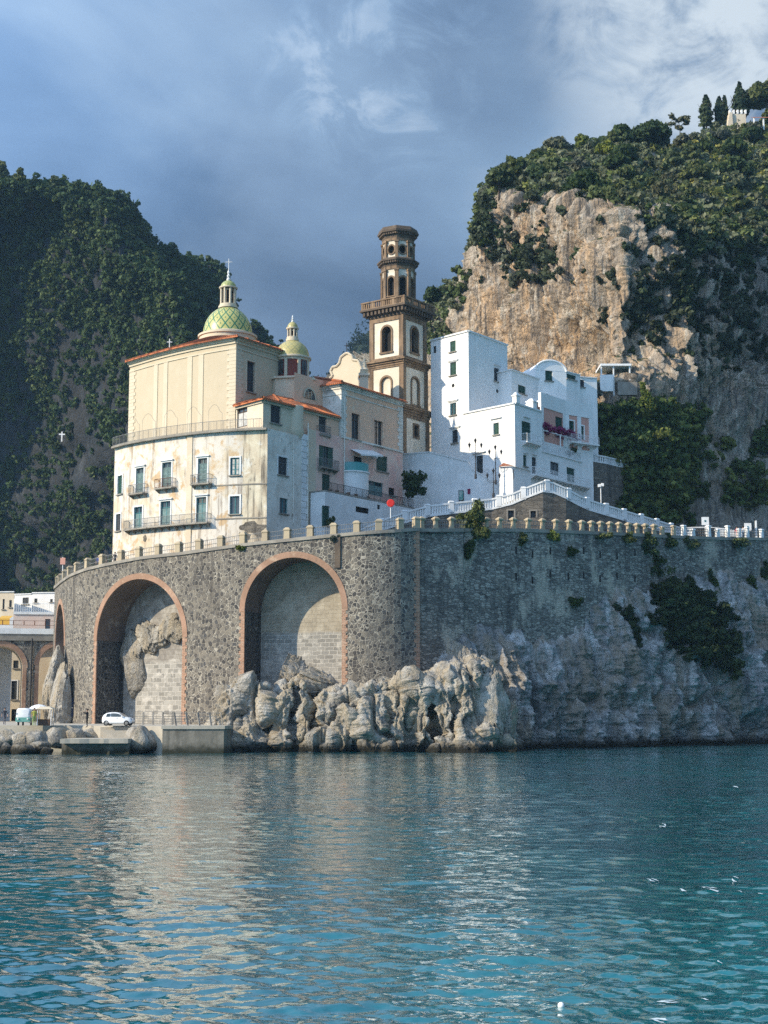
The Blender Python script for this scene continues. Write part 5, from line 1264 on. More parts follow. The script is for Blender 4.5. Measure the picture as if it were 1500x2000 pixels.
def ring(mb, P, y0, y1, wdt, closed=False, mi=0):
    n = len(P); c = (sum(p[0] for p in P) / n, sum(p[1] for p in P) / n); O = []
    for i, p in enumerate(P):
        a = P[i - 1] if i or closed else P[i]; b = P[(i + 1) % n] if i < n - 1 or closed else P[i]
        t = Vector((b[0] - a[0], b[1] - a[1])).normalized(); O.append((p[0] - t.y * wdt, p[1] + t.x * wdt))
    rng_ = range(n if closed else n - 1)
    for i in rng_:
        j = (i + 1) % n
        mb.quad((P[i][0], y0, P[i][1]), (P[j][0], y0, P[j][1]), (O[j][0], y0, O[j][1]), (O[i][0], y0, O[i][1]), mi); mb.quad((O[i][0], y0, O[i][1]), (O[j][0], y0, O[j][1]), (O[j][0], y1, O[j][1]), (O[i][0], y1, O[i][1]), mi)
        mb.quad((P[i][0], y0, P[i][1]), (P[j][0], y0, P[j][1]), (P[j][0], y1, P[j][1]), (P[i][0], y1, P[i][1]), mi)
def storey(z0, z1, hw, pil, band_top, band_bot, win, name):
    """square storey: white panels framed by brown pilasters, an arched opening on each side"""
    zi0, zi1 = z0 + band_bot, z1 - band_top
    mw = MB(); ms = MB(); md = MB()
    for k in range(4):
        f = side(k); mw.M = f; ms.M = f; md.M = f; y = -hw
        if win and win[0] == 'arch':
            w, h, zs = win[1:4]; P = arched_panel(mw, -hw + pil, hw - pil, zi0, zi1, y + .14, w, h, zs, .7, 0)
            ring(ms, P, y + .02, y + .16, .26); ms.box(-w / 2 - .35, w / 2 + .35, y - .06, y + .16, zs - .24, zs - .01)
            if win[4] == 'open': md.box(-w / 2 - .1, w / 2 + .1, y + .80, y + .84, zs - .1, zs + h + .1)
            else: mw.box(-w / 2 - .1, w / 2 + .1, y + .34, y + .38, zs - .1, zs + h + .1)
        elif win:
            w, h, zs = win[1:4]; x0, x1 = -hw + pil, hw - pil; yy = y + .14
            for a, b, c, d in ((x0, -w / 2, zi0, zi1), (w / 2, x1, zi0, zi1), (-w / 2, w / 2, zi0, zs), (-w / 2, w / 2, zs + h, zi1)): mw.quad((a, yy, c), (b, yy, c), (b, yy, d), (a, yy, d))
            md.box(-w / 2, w / 2, yy + .25, yy + .3, zs, zs + h)
            for a, b, c, d in ((-w / 2 - .25, -w / 2, zs - .25, zs + h + .25), (w / 2, w / 2 + .25, zs - .25, zs + h + .25), (-w / 2, w / 2, zs + h, zs + h + .25), (-w / 2, w / 2, zs - .25, zs)): ms.box(a, b, y + .05, yy + .25, c, d)
        ms.box(-hw, -hw + pil, y, y + .5, zi0, zi1); ms.box(hw - pil, hw - .503, y, y + .5, zi0, zi1)
        # inner fillet beside each pilaster
        ms.box(-hw + pil, -hw + pil + .14, y + .07, y + .3, zi0, zi1); ms.box(hw - pil - .14, hw - pil, y + .07, y + .3, zi0, zi1)
    ms.M = FR; ms.box(-hw + .003, hw - .003, -hw + .003, hw - .003, z0, zi0); ms.box(-hw + .003, hw - .003, -hw + .003, hw - .003, zi1, z1)
    build('panel', mw, [M['tower_white'], M['tower_stone']], bt); build('stonework', ms, M['tower_stone'], bt); build('opening', md, M['dark_in'], bt)
def cornice(z, hw, steps, mat='tower_stone', name='cornice', dent=None):
    mb = MB(FR); zz = z
    for h, d in steps: mb.box(-hw - d, hw + d, -hw - d, hw + d, zz, zz + h - .003); zz += h
    if dent:
        zd, hd, dd, nn = dent
        for k in range(4):
            mb.M = side(k)
            for i in range(nn): x = -hw - dd + .1 + (2 * (hw + dd) - .2) * (i + .5) / nn; mb.box(x - .16, x + .16, -hw - dd, -hw + .02, zd, zd + hd - .004)
    build(name, mb, M[mat], bt); return zz
h3 = S / 2 + .18; h2 = S / 2 + .06; h1 = S / 2 - .04
z_a, z_b, z_c, z_d = tz(900) - 4, tz(806), tz(708), tz(607)
storey(z_a, z_b, h3, .62, .5, 1.0, ('rect', .95, 1.5, tz(847)), 'lower')
cornice(z_b - .1, h3, [(.35, .08), (.3, .22), (.2, .42), (.22, .5)])
storey(z_b + .9, z_c, h2, .60, .35, .4, ('arch', 1.55, tz(731) - tz(784), tz(784), 'blind'), 'middle')
cornice(z_c - .12, h2, [(.3, .08), (.25, .25), (.22, .5)])
storey(z_c + .6, z_d, h1, .60, .95, .5, ('arch', 1.5, tz(630) - tz(680), tz(681), 'open'), 'upper')
cornice(z_d - .35, h1, [(.3, .10), (.62, .16), (.25, .95)], 'tower_dark', dent=(z_d + .0, .5, .75, 11))
zg = z_d + .82; hg = h1 + .72; mb = MB()
for k in range(4):
    mb.M = side(k)
    mb.box(-hg - .1, hg - .31, -hg - .1, -hg + .22, zg, zg + .16); mb.box(-hg - .12, hg - .33, -hg - .12, -hg + .24, zg + .88, zg + 1.05)
    for i in range(5): x = -hg + .12 + (2 * hg - .24) * i / 4; mb.box(x - .2, x + .2, -hg - .06, -hg + .19, zg + .163, zg + .877)
    for i in range(20):
        if i % 5 == 4: continue
        x = -hg + .12 + (2 * hg - .24) * (i + .9) / 20.0; mb.frustum(x - .09, x + .09, -hg - .02, -hg + .14, zg + .163, zg + .877, .8)
build('balustrade', mb, M['tower_stone'], bt)
def octo(z0, z1, r, kind, pil, band, mat_w='tower_white'):
    """octagonal storey with an opening in every face; r = apothem"""
    hw = r * math.tan(math.pi / 8); mw = MB(); ms = MB(); md = MB(); zi0, zi1 = z0 + .05, z1 - band
    for k in range(8):
        f = FR @ Matrix.Rotation(k * math.pi / 4 + R(8), 4, 'Z'); mw.M = ms.M = md.M = f; y = -r
        if kind == 'arch':
            w = .92; zs = z0 + (z1 - z0) * .14; h = (z1 - z0) * .60; P = arched_panel(mw, -hw + .02, hw - .02, zi0, zi1, y + .10, w, h, zs, .5, 0)
            ring(ms, P, y + .0, y + .12, .24)
            ms.box(-w / 2 - .22, w / 2 + .22, y - .10, y + .10, zs + 1.0, zs + 1.12); ms.box(-w / 2 - .22, w / 2 + .22, y - .10, y + .10, zs - .08, zs + .06)
            for i in range(4): x = (-.5 + (i + .5) / 4) * w; ms.box(x - .045, x + .045, y, y + .08, zs + .063, zs + .997)
            md.box(-w / 2 - .05, w / 2 + .05, y + .55, y + .6, zs - .05, zs + h + .05)
        else:
            zc = (zi0 + zi1) / 2 - .02; rr = .46; P = [(rr * math.cos(t), zc + rr * 1.18 * math.sin(t)) for t in np.linspace(0, 2 * math.pi, 25)[:-1]]
            x0, x1 = -hw + .02, hw - .02
            B = []
            for px_, pz_ in P:
                dx, dz = px_, pz_ - zc; k_ = min((x1) / abs(dx) if abs(dx) > 1e-6 else 1e9, (zi1 - zc) / dz if dz > 1e-6 else 1e9, (zc - zi0) / -dz if dz < -1e-6 else 1e9); B.append((dx * k_, zc + dz * k_))
            # exact corners so the panel stays whole
            for cx_, cz_ in ((x0, zi0), (x1, zi0), (x1, zi1), (x0, zi1)):
                j = min(range(len(B)), key=lambda i: (B[i][0] - cx_) ** 2 + (B[i][1] - cz_) ** 2); B[j] = (cx_, cz_)
            n = len(P)
            for i in range(n):
                j = (i + 1) % n; mw.quad((P[i][0], y + .1, P[i][1]), (P[j][0], y + .1, P[j][1]), (B[j][0], y + .1, B[j][1]), (B[i][0], y + .1, B[i][1])); mw.quad((P[i][0], y + .1, P[i][1]), (P[j][0], y + .1, P[j][1]), (P[j][0], y + .5, P[j][1]), (P[i][0], y + .5, P[i][1]), 1)
            ring(ms, P[::-1], y - .02, y + .12, .2, True); md.box(-rr, rr, y + .5, y + .55, zc - rr * 1.25, zc + rr * 1.25)
        f2 = FR @ Matrix.Rotation(k * math.pi / 4 + R(8) + math.pi / 8, 4, 'Z'); ms.M = f2; rc = r / math.cos(math.pi / 8)
        ms.box(-pil, pil, -rc - .10, -rc + .35, z0, zi1); ms.box(-pil - .08, pil + .08, -rc - .18, -rc + .3, zi1 - .25, zi1)
    ms.M = FR @ Matrix.Rotation(R(8), 4, 'Z')
    build('panel', mw, [M['tower_white'], M['tower_stone']], bt); build('opening', md, M['dark_in'], bt)
    rc = r / math.cos(math.pi / 8); ms.M = FR @ Matrix.Rotation(R(8), 4, 'Z')
    oct_ = lambda q: [(q * math.cos(a), q * math.sin(a)) for a in np.arange(8) * math.pi / 4 + math.pi / 8]
    ms.prism(oct_(rc + .02), zi1, z1); build('stonework', ms, M['tower_stone'], bt)
    return oct_, rc
def octo_cornice(z, rc, steps, dent=None):
    mb = MB(FR @ Matrix.Rotation(R(8), 4, 'Z')); zz = z; oct_ = lambda q: [(q * math.cos(a), q * math.sin(a)) for a in np.arange(8) * math.pi / 4 + math.pi / 8]
    for h, d0, d1 in steps:
        A = [(x, y, zz) for x, y in oct_(rc + d0)]; B = [(x, y, zz + h) for x, y in oct_(rc + d1)]
        mb.add(A + B, [(i, (i + 1) % 8, 8 + (i + 1) % 8, 8 + i) for i in range(8)] + [tuple(range(7, -1, -1)), tuple(range(8, 16))]); zz += h
    if dent:
        zd, hd, dd = dent; ap_ = (rc + dd) * math.cos(math.pi / 8); hw = ap_ * math.tan(math.pi / 8)
        for k in range(8):
            mb.M = FR @ Matrix.Rotation(k * math.pi / 4 + R(8), 4, 'Z')
            for i in range(6): x = -hw + 2 * hw * (i + .5) / 6; mb.box(x - .11, x + .11, -ap_, -ap_ + .4, zd, zd + hd)
    build('cornice', mb, M['tower_dark'], bt); return zz
ro = 2.10; zo0, zo1 = zg + .1, zat(526, 192.8)
octo(zo0 - .3, zo1, ro, 'arch', .24, .5)
zt_ = octo_cornice(zo1 - .05, ro / math.cos(math.pi / 8), [(.35, .05, .15), (.32, .2, .34), (.22, .58, .62), (.25, .55, .25)], (zo1 + .30, .32, .46))
ro2 = 2.0; zo2 = zat(471, 192.6)
octo(zt_ - .1, zo2, ro2, 'oculus', .20, .4)
zt_ = octo_cornice(zo2 - .05, ro2 / math.cos(math.pi / 8), [(.45, .02, .12), (.34, .2, .34), (.26, .62, .66), (.5, .6, .42)], (zo2 + .42, .34, .46))
mb = MB(FR); mb.frustum(-1.75, -1.15, -.9, -.35, zt_ - .02, zt_ + .65, .8); mb.frustum(-.4, 1.4, -.8, 1.2, zt_ - .02, zt_ + .2, .9); build('broken_top', mb, M['tower_stone'], bt)
# ------------------------------------------------------------------ white houses right of the tower
uw = (.60, .80); vw = (-.68, .733)
E1 = xy(1005, 790, 182.0)                                            # sunlit corner of the lower white house
def house(name, label, plan, z0, z1, wins_a, wins_b, mat='white', back=9, cap=.16, group=None, parapet=0, mats=None):
    """plan: left end, corner, right end of the two faces one sees; closed behind"""
    r = thing(name, label, 'house', (plan[1][0], plan[1][1], z0), group)
    p = Path(plan); win_walls(r, 'wall', p, z0, z1, wins_a + wins_b, mats or mat)
    a, b, c = [Vector(q) for q in plan]; d = a + (c - b) if (a - b).length > 1.5 else a + Vector(vw) * back + (c - b); aa = a if (a - b).length > 1.5 else a + Vector(vw) * back
    mb = MB(); mb.quad((*c, z0), (*d, z0), (*d, z1), (*c, z1)); mb.quad((*d, z0), (*aa, z0), (*aa, z1), (*d, z1)); build('rear_wall', mb, M['white'], r)
    mb = MB(); mb.add([(*q, z1 - .02 + .0) for q in (a, b, c, d)], [(0, 1, 2, 3)])
    if cap: course(p, lambda q: z1 - .06, cap, -.35, .16, mb)
    build('roof', mb, M['white_worn'], r)
    return r, p
# tall block
P915 = along(E1, vw, 915, 700); P840 = along(E1, vw, 841.5, 700); P990 = along(P915, uw, 991, 700)
ztall = zat(647, P915[1])
tall, tp = house('white_house', 'tall plain white block house with green shutters just right of the bell tower', [P840, P915, P990], 26, ztall,
    [(846, 676, 852, 690, 'dark', dict(sill=False)), (879, 666, 890, 687, 'green', {}), (879, 708, 891, 733, 'green', dict(lintel=False)), (879, 787, 891, 811, 'teal', {}), (883, 840, 894, 865, 'dark', {})], [(965, 719, 975, 745, 'dark', {})], cap=.22)
mb = MB()
for px, py in ((885, 704), (885, 782), (889, 834)):
    q, z = tp.hit(px, py); mb.M = tp.frame(q, z); mb.box(-.95, .95, -.22, .02, -.08, .08); mb.box(-.8, .8, -.12, .02, -.2, -.083)
q, z = tp.hit(970, 713); mb.M = tp.frame(q, z); mb.box(-.8, .8, -.22, .02, -.08, .08)
mb.M = None; build('drip_moulding', mb, M['white_worn'], tall)
mb = MB()
for px, py in ((885, 753), (971, 764)):
    q, z = tp.hit(px, py); mb.M = tp.frame(q, z); mb.add([(.26 * math.cos(t), -.015, .26 * math.sin(t)) for t in np.arange(12) * math.pi / 6], [tuple(range(12))])
mb.M = None; build('vent', mb, M['dark_in'], tall)
# lower house in front of it
Pb = along(E1, vw, 905, 800); P1058 = along(E1, uw, 1058, 800); P1136 = along(E1, uw, 1136, 900)
zlow = zat(788, E1[1])
low, lp = house('white_house', 'lower white house with a flat terrace roof standing before the tall white block', [Pb, E1, P1058], 24, zlow,
    [(964, 826, 975, 849, 'green', dict(trim='white')), (930, 890, 943, 925, 'darkdoor', dict(sill=False, name='door'))],
    [(1019, 824, 1037, 862, 'green', dict(sill=False)), (1022, 889, 1029, 911, 'green', {}), (1039, 893, 1048, 926, 'darkdoor', dict(sill=False, name='door'))], cap=.2)
q0, z = lp.hit(1018, 862); q1, _ = lp.hit(1043, 862); balcony(low, lp, q0, q1 + .6, z - .17, .9, 'white', 'white_paint')
mb = MB()
for px, py, w in ((969, 817, .95), (1028, 815, .8), (1026, 885, .5), (1043, 888, .55)):
    q, z = lp.hit(px, py); mb.M = lp.frame(q, z); mb.box(-w, w, -.24, .02, -.07, .07)
q, z = lp.hit(936, 884); mb.M = lp.frame(q, z); mb.box(-1.15, 1.15, -.3, .02, -.07, .12); build('drip_moulding', mb, M['white_worn'], low)
mb = MB(); mb.M = None
for px, w in ((1003, .35), (1045, .5)):
    q, z = lp.hit(px, 785); mb.M = lp.frame(q, zlow + .1, -.5); mb.box(-w, w, -w, w, 0, .9); mb.box(-w - .1, w + .1, -w - .1, w + .1, .903, 1.05); mb.frustum(-w, w, -w, w, 1.053, 1.4, .4)
build('chimney', mb, M['white'], low)
mb = MB(); q, z = lp.hit(1026, 800); mb.M = lp.frame(q, z); mb.add([(.26 * math.cos(t), -.015, .26 * math.sin(t)) for t in np.arange(12) * math.pi / 6], [tuple(range(12))]); build('vent', mb, M['white_paint'], low)
# terrace wing with pergola and bougainvillea
zter = zat(893, along(E1, uw, 1100, 890)[1])
Q0 = along(E1, uw, 1058.5, 900)
wing, wp = house('white_house', 'long low white terrace wing with two doors and a balcony below the purple bougainvillea', [Q0, (Q0[0] + .001, Q0[1] + .001), P1136], 24, zter, [],
    [(1075, 903, 1092, 928, 'darkdoor', dict(sill=False, name='door')), (1107, 914, 1123, 946, 'green', dict(sill=False))], cap=.14)
q0, _ = lp.hit(1034, 930); q1 = lp.len + (Vector(P1136) - Vector(P1058)).length
LW = Path([E1, P1136]); qa, za = LW.hit(1033, 931); qb, zb = LW.hit(1138, 951); zbl = (za + zb) / 2 - .1
balcony(wing, LW, qa, qb + .6, zbl, 1.0, 'white', 'white_paint')
qa, _ = LW.hit(1060, 880)
railing('terrace_railing', [LW.pos(q, zter + .08, -.1) for q in (qa, (qa + LW.len) / 2, LW.len)], 1.1, wing, M['white_paint'], .16, .02)
mb = MB(); pz = zter + 3.0
for q in (qa + .3, (qa + LW.len) / 2, LW.len - .3):
    for d in (-.3, -3.2): p = LW.pos(q, zter, d); mb.box(p.x - .07, p.x + .07, p.y - .07, p.y + .07, zter, pz)
for i in range(9): q = qa + .3 + (LW.len - qa - .6) * i / 8; mb.tube([LW.pos(q, pz, -.1), LW.pos(q, pz, -3.4)], .05, 5)
for d in (-.3, -3.2): mb.tube([LW.pos(qa + .1, pz - .06, d), LW.pos(LW.len - .1, pz - .06, d)], .06, 5)
pg = build('pergola', mb, M['white_paint']); tag(pg, 'slim white pergola on the terrace carrying purple bougainvillea', 'pergola')
# middle block, vaulted house, small end house
Pm = along(E1, uw, 1000, 740); Pm = along((E1[0] + vw[0] * 5.5 + uw[0] * 3, E1[1] + vw[1] * 5.5 + uw[1] * 3), uw, 999, 740); Pm0 = (Pm[0] + vw[0] * 5, Pm[1] + vw[1] * 5); Pm1 = along(Pm, uw, 1063, 740)
zm = zat(722, Pm[1])
mid, mp_ = house('white_house', 'small square white house with two little windows between the tall block and the vaulted house', [Pm0, Pm, Pm1], 30, zm, [], [(1012, 753, 1027, 769, 'green', {}), (1048, 758, 1053, 765, 'black', dict(sill=False))], cap=.14)
Pv = along((Pm1[0] + uw[0] * 1.0 + vw[0] * .4, Pm1[1] + uw[1] * 1.0 + vw[1] * .4), uw, 1042, 740)
vd = (.95, .30); Pva = along(Pv, vd, 1046, 740); Pvb = along(Pva, vd, 1106, 740); Pvc = along(Pvb, (.7, .71), 1133, 740)
zv = zat(722, Pva[1]); vl = thing('white_house', 'white house with a barrel vaulted roof below the sunlit cliff', 'house', (Pva[0], Pva[1], 30))
VP = Path([Pva, Pvb, Pvc])
win_walls(vl, 'wall', VP, 30, zv, [(1065, 724, 1079, 744, 'green', {}), (1063, 769, 1071, 787, 'darkdoor', dict(sill=False, name='door')), (1107, 728, 1125, 741, 'green', {})], 'white')
mb = MB(); L1 = VP.s[1]; nseg = 20; hh = zat(702, Pva[1]) - zv; nn = VP.nrm(.1); back = Vector((-nn.x, -nn.y)) * 7
prof = [(L1 * (1 - math.cos(math.pi * i / nseg)) / 2, zv + hh * math.sin(math.pi * i / nseg)) for i in range(nseg + 1)]
F_ = [VP.pos(min(q, L1 - 1e-6), z, .02) for q, z in prof]; B_ = [v + Vector((back.x, back.y, 0)) for v in F_]; n = len(F_)
mb.add(F_ + B_, [tuple(range(n))] + [(i, i + 1, n + i + 1, n + i) for i in range(n - 1)])
for i in range(n - 1): 
    a, b = F_[i], F_[i + 1]; mb.tube([a, b], .16, 6)
build('vault_roof', mb, M['white'], vl)
mb = MB(); mb.prism([tuple(VP.p[1] - Vector((.01, 0))), tuple(VP.p[2]), tuple(VP.p[2] + back), tuple(VP.p[1] + back)], zv - .2, zv + .003); course(Path([tuple(VP.p[1]), tuple(VP.p[2])]), lambda q: zv, .14, -.3, .1, mb); build('roof', mb, M['white_worn'], vl)
mb = MB(); mb.prism([tuple(VP.p[0] + back), tuple(VP.p[1] + back), tuple(VP.p[1] + back * 1.02), tuple(VP.p[0] + back * 1.02)], 30, zv); mb.quad((*VP.p[2], 30), (*(VP.p[2] + back), 30), (*(VP.p[2] + back), zv), (*VP.p[2], zv)); mb.quad((*VP.p[0], 30), (*(VP.p[0] + back), 30), (*(VP.p[0] + back), zv), (*VP.p[0], zv)); build('rear_wall', mb, M['white'], vl)
Pe0 = along((Pvc[0] + .3, Pvc[1] + 1.2), vd, 1131, 750); Pe1 = along(Pe0, vd, 1166, 750); ze = zat(736, Pe0[1])
house('white_house', 'narrow low white house at the right end of the row under the cliff', [Pe0, (Pe0[0] + .001, Pe0[1]), Pe1], 32, ze, [], [(1133, 742, 1141, 756, 'dark', {})], cap=.12)
# pink house
Pp = along((E1[0] + uw[0] * 6.5 + vw[0] * .9, E1[1] + uw[1] * 6.5 + vw[1] * .9), uw, 1056, 830); Pp1 = along(Pp, uw, 1104, 830); Pp2 = along(Pp1, (.80, .60), 1157, 830)
zp0, zp1 = zat(868, Pp1[1]), zat(795, Pp1[1])
pk = thing('pink_house', 'salmon pink house with white parapet and dark windows above the bougainvillea', 'house', (Pp1[0], Pp1[1], zp0)); PP = Path([Pp, Pp1, Pp2])
mb = MB(); facade(mb, PP, 24, zp0 - .4); build('lower_wall', mb, M['white'], pk)
win_walls(pk, 'wall', PP, zp0 - .4, zp1, [(1085, 815, 1099, 838, 'green', {}), (1109, 822, 1121, 845, 'greenhalf', dict(trim='white', sill=False)), (1131, 832, 1140, 858, 'greenhalf', dict(trim='white', sill=False))], 'salmon')
mb = MB(); course(PP, lambda q: zp1 - 1.0, 1.9, -.3, .1, mb)
for q in (.35, PP.s[1] - .3, PP.s[1] + .3, (PP.s[1] + PP.len) / 2, PP.len - .35): mb.M = PP.frame(q, zp0 - .4); mb.box(-.35, .35, -.08, .05, 0, zp1 - zp0 - .603)
mb.M = None; mb.prism([Pp, Pp1, Pp2, (Pp2[0] - 3, Pp2[1] + 5), (Pp[0] - 3, Pp[1] + 5)], zp1 - .3, zp1 - .1); build('parapet', mb, M['white'], pk)
qa, za = PP.hit(1112, 868); balcony(pk, PP, PP.s[1] + .2, PP.len + .3, PP.hit(1130, 866)[1] - .2, 1.0, 'white', 'white_paint')
mb = MB(); mb.quad((*Pp2, 24), (Pp2[0] - 3, Pp2[1] + 5, 24), (Pp2[0] - 3, Pp2[1] + 5, zp1), (*Pp2, zp1)); build('rear_wall', mb, M['white_worn'], pk)
# roof terrace with white flat canopy under the cliff
YC = 209.5; pc = at(1200, 745, YC); r = thing('roof_canopy', 'flat white canopy on thin posts over a terrace under the cliff', 'canopy', pc); s_ = YC / F
mb = MB(); z = zat(718, YC); mb.box(pc.x - 31 * s_, pc.x + 30 * s_, YC - 2, YC + 3, z - .18, z + .12); build('roof', mb, M['white_paint'], r)
for dx in (-29, -5, 27):
    mb = MB(); mb.box(pc.x + dx * s_ - .09, pc.x + dx * s_ + .09, YC - 1.7, YC - 1.5, z - 4.5, z - .183); build('post', mb, M['white_paint'], r)
mb = MB(); mb.box(pc.x - 33 * s_, pc.x - 8 * s_, YC - 2.4, YC - 2.1, z - 4.0, z - 1.6); mb.box(pc.x + 2 * s_, pc.x + 40 * s_, YC - 2.2, YC - 1.9, z - 4.5, z - 2.6, 1); build('wall', mb, [M['white'], M['coping']], r)
# satellite dish
p = mount_px(1145, 780); p = at(1143, 785, 203); mb = MB(); mb.tube([p + Vector((0, 0, -1.2)), p], .05, 5); mb.M = Matrix.Translation(p) @ Matrix.Rotation(R(70), 4, 'X'); mb.lathe([(.02, -.14), (.3, -.1), (.55, .02), (.6, .06)], 0, 0, 14); tag(build('satellite_dish', mb, M['white_paint'], smooth=40), 'white satellite dish on a post beside the pink house', 'dish')
# retaining wall with white balustrade right of the houses
TWp = Path([xy(1130, 920, 196), xy(1184, 925, 198.5), xy(1224, 925, 203)]); tw = thing('terrace_wall', 'small stone terrace wall with a white balustrade right of the white wing', 'wall', (TWp.p[1].x, TWp.p[1].y, 24))
tzz = lambda q: float(np.interp(q, TWp.s, [zat(897, 196), zat(906, 198.5), zat(916, 203)]))
mb = MB(); facade(mb, TWp, 20, tzz); build('wall', mb, M['rough_wall'], tw)
mb = MB(); course(TWp, lambda q: tzz(q) + .9, .16, -.25, .05, mb); course(TWp, lambda q: tzz(q), .16, -.25, .05, mb)
for q in np.linspace(.2, TWp.len - .2, 26): mb.M = TWp.frame(q, tzz(q) + .16, -.1); mb.box(-.09, .09, -.08, .08, 0, .74)
build('balustrade', mb, M['white_worn'], tw)

# ------------------------------------------------------------------ white plaster wall and the stone ramp with its white balustrade
WWP = Path([xy(786, 920, 184.2), xy(838, 930, 182.6), xy(1003, 960, 179.2)])
wwz = lambda q: float(np.interp(q, [0, WWP.s[1], WWP.s[1] + .05, WWP.s[1] + 5.0, WWP.s[1] + 5.6, WWP.len], [zat(886, 183.6), zat(882, 182), zat(882, 182), zat(903, 181.5), zat(919, 181.5), zat(968, 181)]))
ww = thing('plaster_wall', 'large blank whitewashed wall stepping down beside the ramp in shade', 'wall', (8, 181, 24)); mb = MB()
WP2 = Path([tuple(WWP.pos(q)[:2]) for q in sorted(set(WWP.s) | {WWP.s[1] + .05, WWP.s[1] + 5.0, WWP.s[1] + 5.6})]); facade(mb, WP2, 22, wwz); mb2 = MB(); build('wall', mb, M['white_worn'], ww)
mb = MB(); course(WP2, lambda q: wwz(q) - .02, .14, -.4, .08, mb); build('coping', mb, M['white_worn'], ww)
mb = MB(); q, z = WWP.hit(901, 968); mb.M = WWP.frame(q, z); mb.box(-.32, .32, -.12, -.02, -.65, .65); mb.box(-.25, .25, -.13, -.121, -.57, .57, 1); tag(build('notice_board', mb, [M['iron'], material('poster green', lambda g: g.mix((.35, .45, .40), (.10, .28, .24), g.sm(g.noise(g.pos(), 2.5, 2), .45, .55)), rough=.5)]), 'framed green and white notice board on the whitewashed wall', 'notice board')
mb = MB(); q, z = WWP.hit(916, 960); mb.M = WWP.frame(q, z); mb.box(-.18, .18, -.08, -.02, -.32, .32); tag(build('wall_plaque', mb, M['bougain']), 'small dull red plaque beside the notice board', 'plaque')
RPK = [(690, 1038, 166.5), (760, 1009, 168), (800, 996, 169), (840, 986, 170), (900, 979, 171), (960, 973, 172), (1000, 963, 172), (1030, 950, 172), (1060, 938.5, 172), (1080, 941, 172.5), (1105, 952, 173), (1130, 966, 174), (1150, 975, 175), (1200, 990, 177), (1260, 1008, 180), (1300, 1020, 182.5), (1345, 1035, 186)]
RP = Path([xy(px, py, Y) for px, py, Y in RPK]); RPZ = [zat(py, Y) for px, py, Y in RPK]
rpz = lambda q: float(np.interp(q, RP.s, RPZ)) - 1.35
rm = thing('ramp', 'grey stone ramp rising to a peak with a white balustrade along its edge', 'ramp', (14, 172, 23))
wn = []
for x0, y0, x1, y1 in ((992, 997, 1004, 1018), (1036, 998, 1047, 1011)):
    q0, zt_ = RP.hit(x0, y0); q1, zb_ = RP.hit(x1, y1); wn.append((q0, q1, zb_, zt_))
mb = MB(); facade(mb, RP, lambda q: min(20, rpz(q) - .3), rpz, wn, depth=.4); build('wall', mb, M['rough_wall'], rm)
for q0, q1, a, b in wn: fill_window(rm, RP.frame((q0 + q1) / 2, a), q1 - q0, b - a, 'dark', .4, 'coping', False)
mb = MB(); A_ = [RP.pos(q, rpz(q)) for q in RP.s]; B_ = [Vector((v.x - 2.6, v.y + 5.5, v.z)) for v in A_]
mb.add(A_ + B_, [(i, i + 1, len(A_) + i + 1, len(A_) + i) for i in range(len(A_) - 1)]); build('ramp_floor', mb, M['coping'], rm)
mb = MB(); course(RP, lambda q: rpz(q) - .03, .24, -.3, .08, mb); course(RP, lambda q: rpz(q) + 1.12, .2, -.28, .06, mb)
build('handrail', mb, M['white'], rm)
mb = MB(); q = .2
while q < RP.len - .2:
    mb.M = RP.frame(q, rpz(q) + .2, -.1); mb.box(-.085, .085, -.08, .1, 0, .94); q += .31
build('balusters', mb, M['white'], rm)
q = .5; k = 0
while q < RP.len:
    mb = MB(RP.frame(q, rpz(q) + .2, -.1)); mb.box(-.3, .3, -.18, .2, -.2, 1.16); mb.frustum(-.34, .34, -.22, .24, 1.163, 1.34, .7); build('pedestal', mb, M['white'], rm); q += 2.9
# fill the long panels on the far side, which are solid
mb = MB(); qs = [s for s in np.linspace(RP.hit(1090, 950)[0], RP.len - .1, 40)]
for a, b in zip(qs, qs[1:]):
    mb.quad(RP.pos(a, rpz(a) + .2, -.14), RP.pos(b, rpz(b) + .2, -.14), RP.pos(b, rpz(b) + 1.13, -.14), RP.pos(a, rpz(a) + 1.13, -.14))
build('parapet_panel', mb, M['white'], rm)
# low white gateway hut beside the lamp posts
h0 = xy(975, 920, 178.4); h1 = xy(1002, 940, 177.8); hb = thing('gate_hut', 'small white gateway hut with a dark sloping roof at the top of the ramp', 'hut', (h0[0], h0[1], 26))
hp = Path([h0, h1, (h1[0] + 2.5, h1[1] + 3.4)]); zh = zat(912, 178.4)
win_walls(hb, 'wall', hp, 24, zh, [(1001.9, 917, 1005, 936, 'black', dict(sill=False, name='door'))], 'white')
mb = MB(); e = hp.off(.3); p3 = Vector((h0[0] + 1.5, h0[1] + 3.6)); mb.add([(*e.p[0], zh), (*e.p[1], zh), (*e.p[2], zh), (p3.x, p3.y, zh + .9), (e.p[0].x + .8, e.p[0].y + 2.6, zh + .9)], [(0, 1, 4), (1, 2, 3, 4)]); build('roof', mb, M['tile_a'], hb)

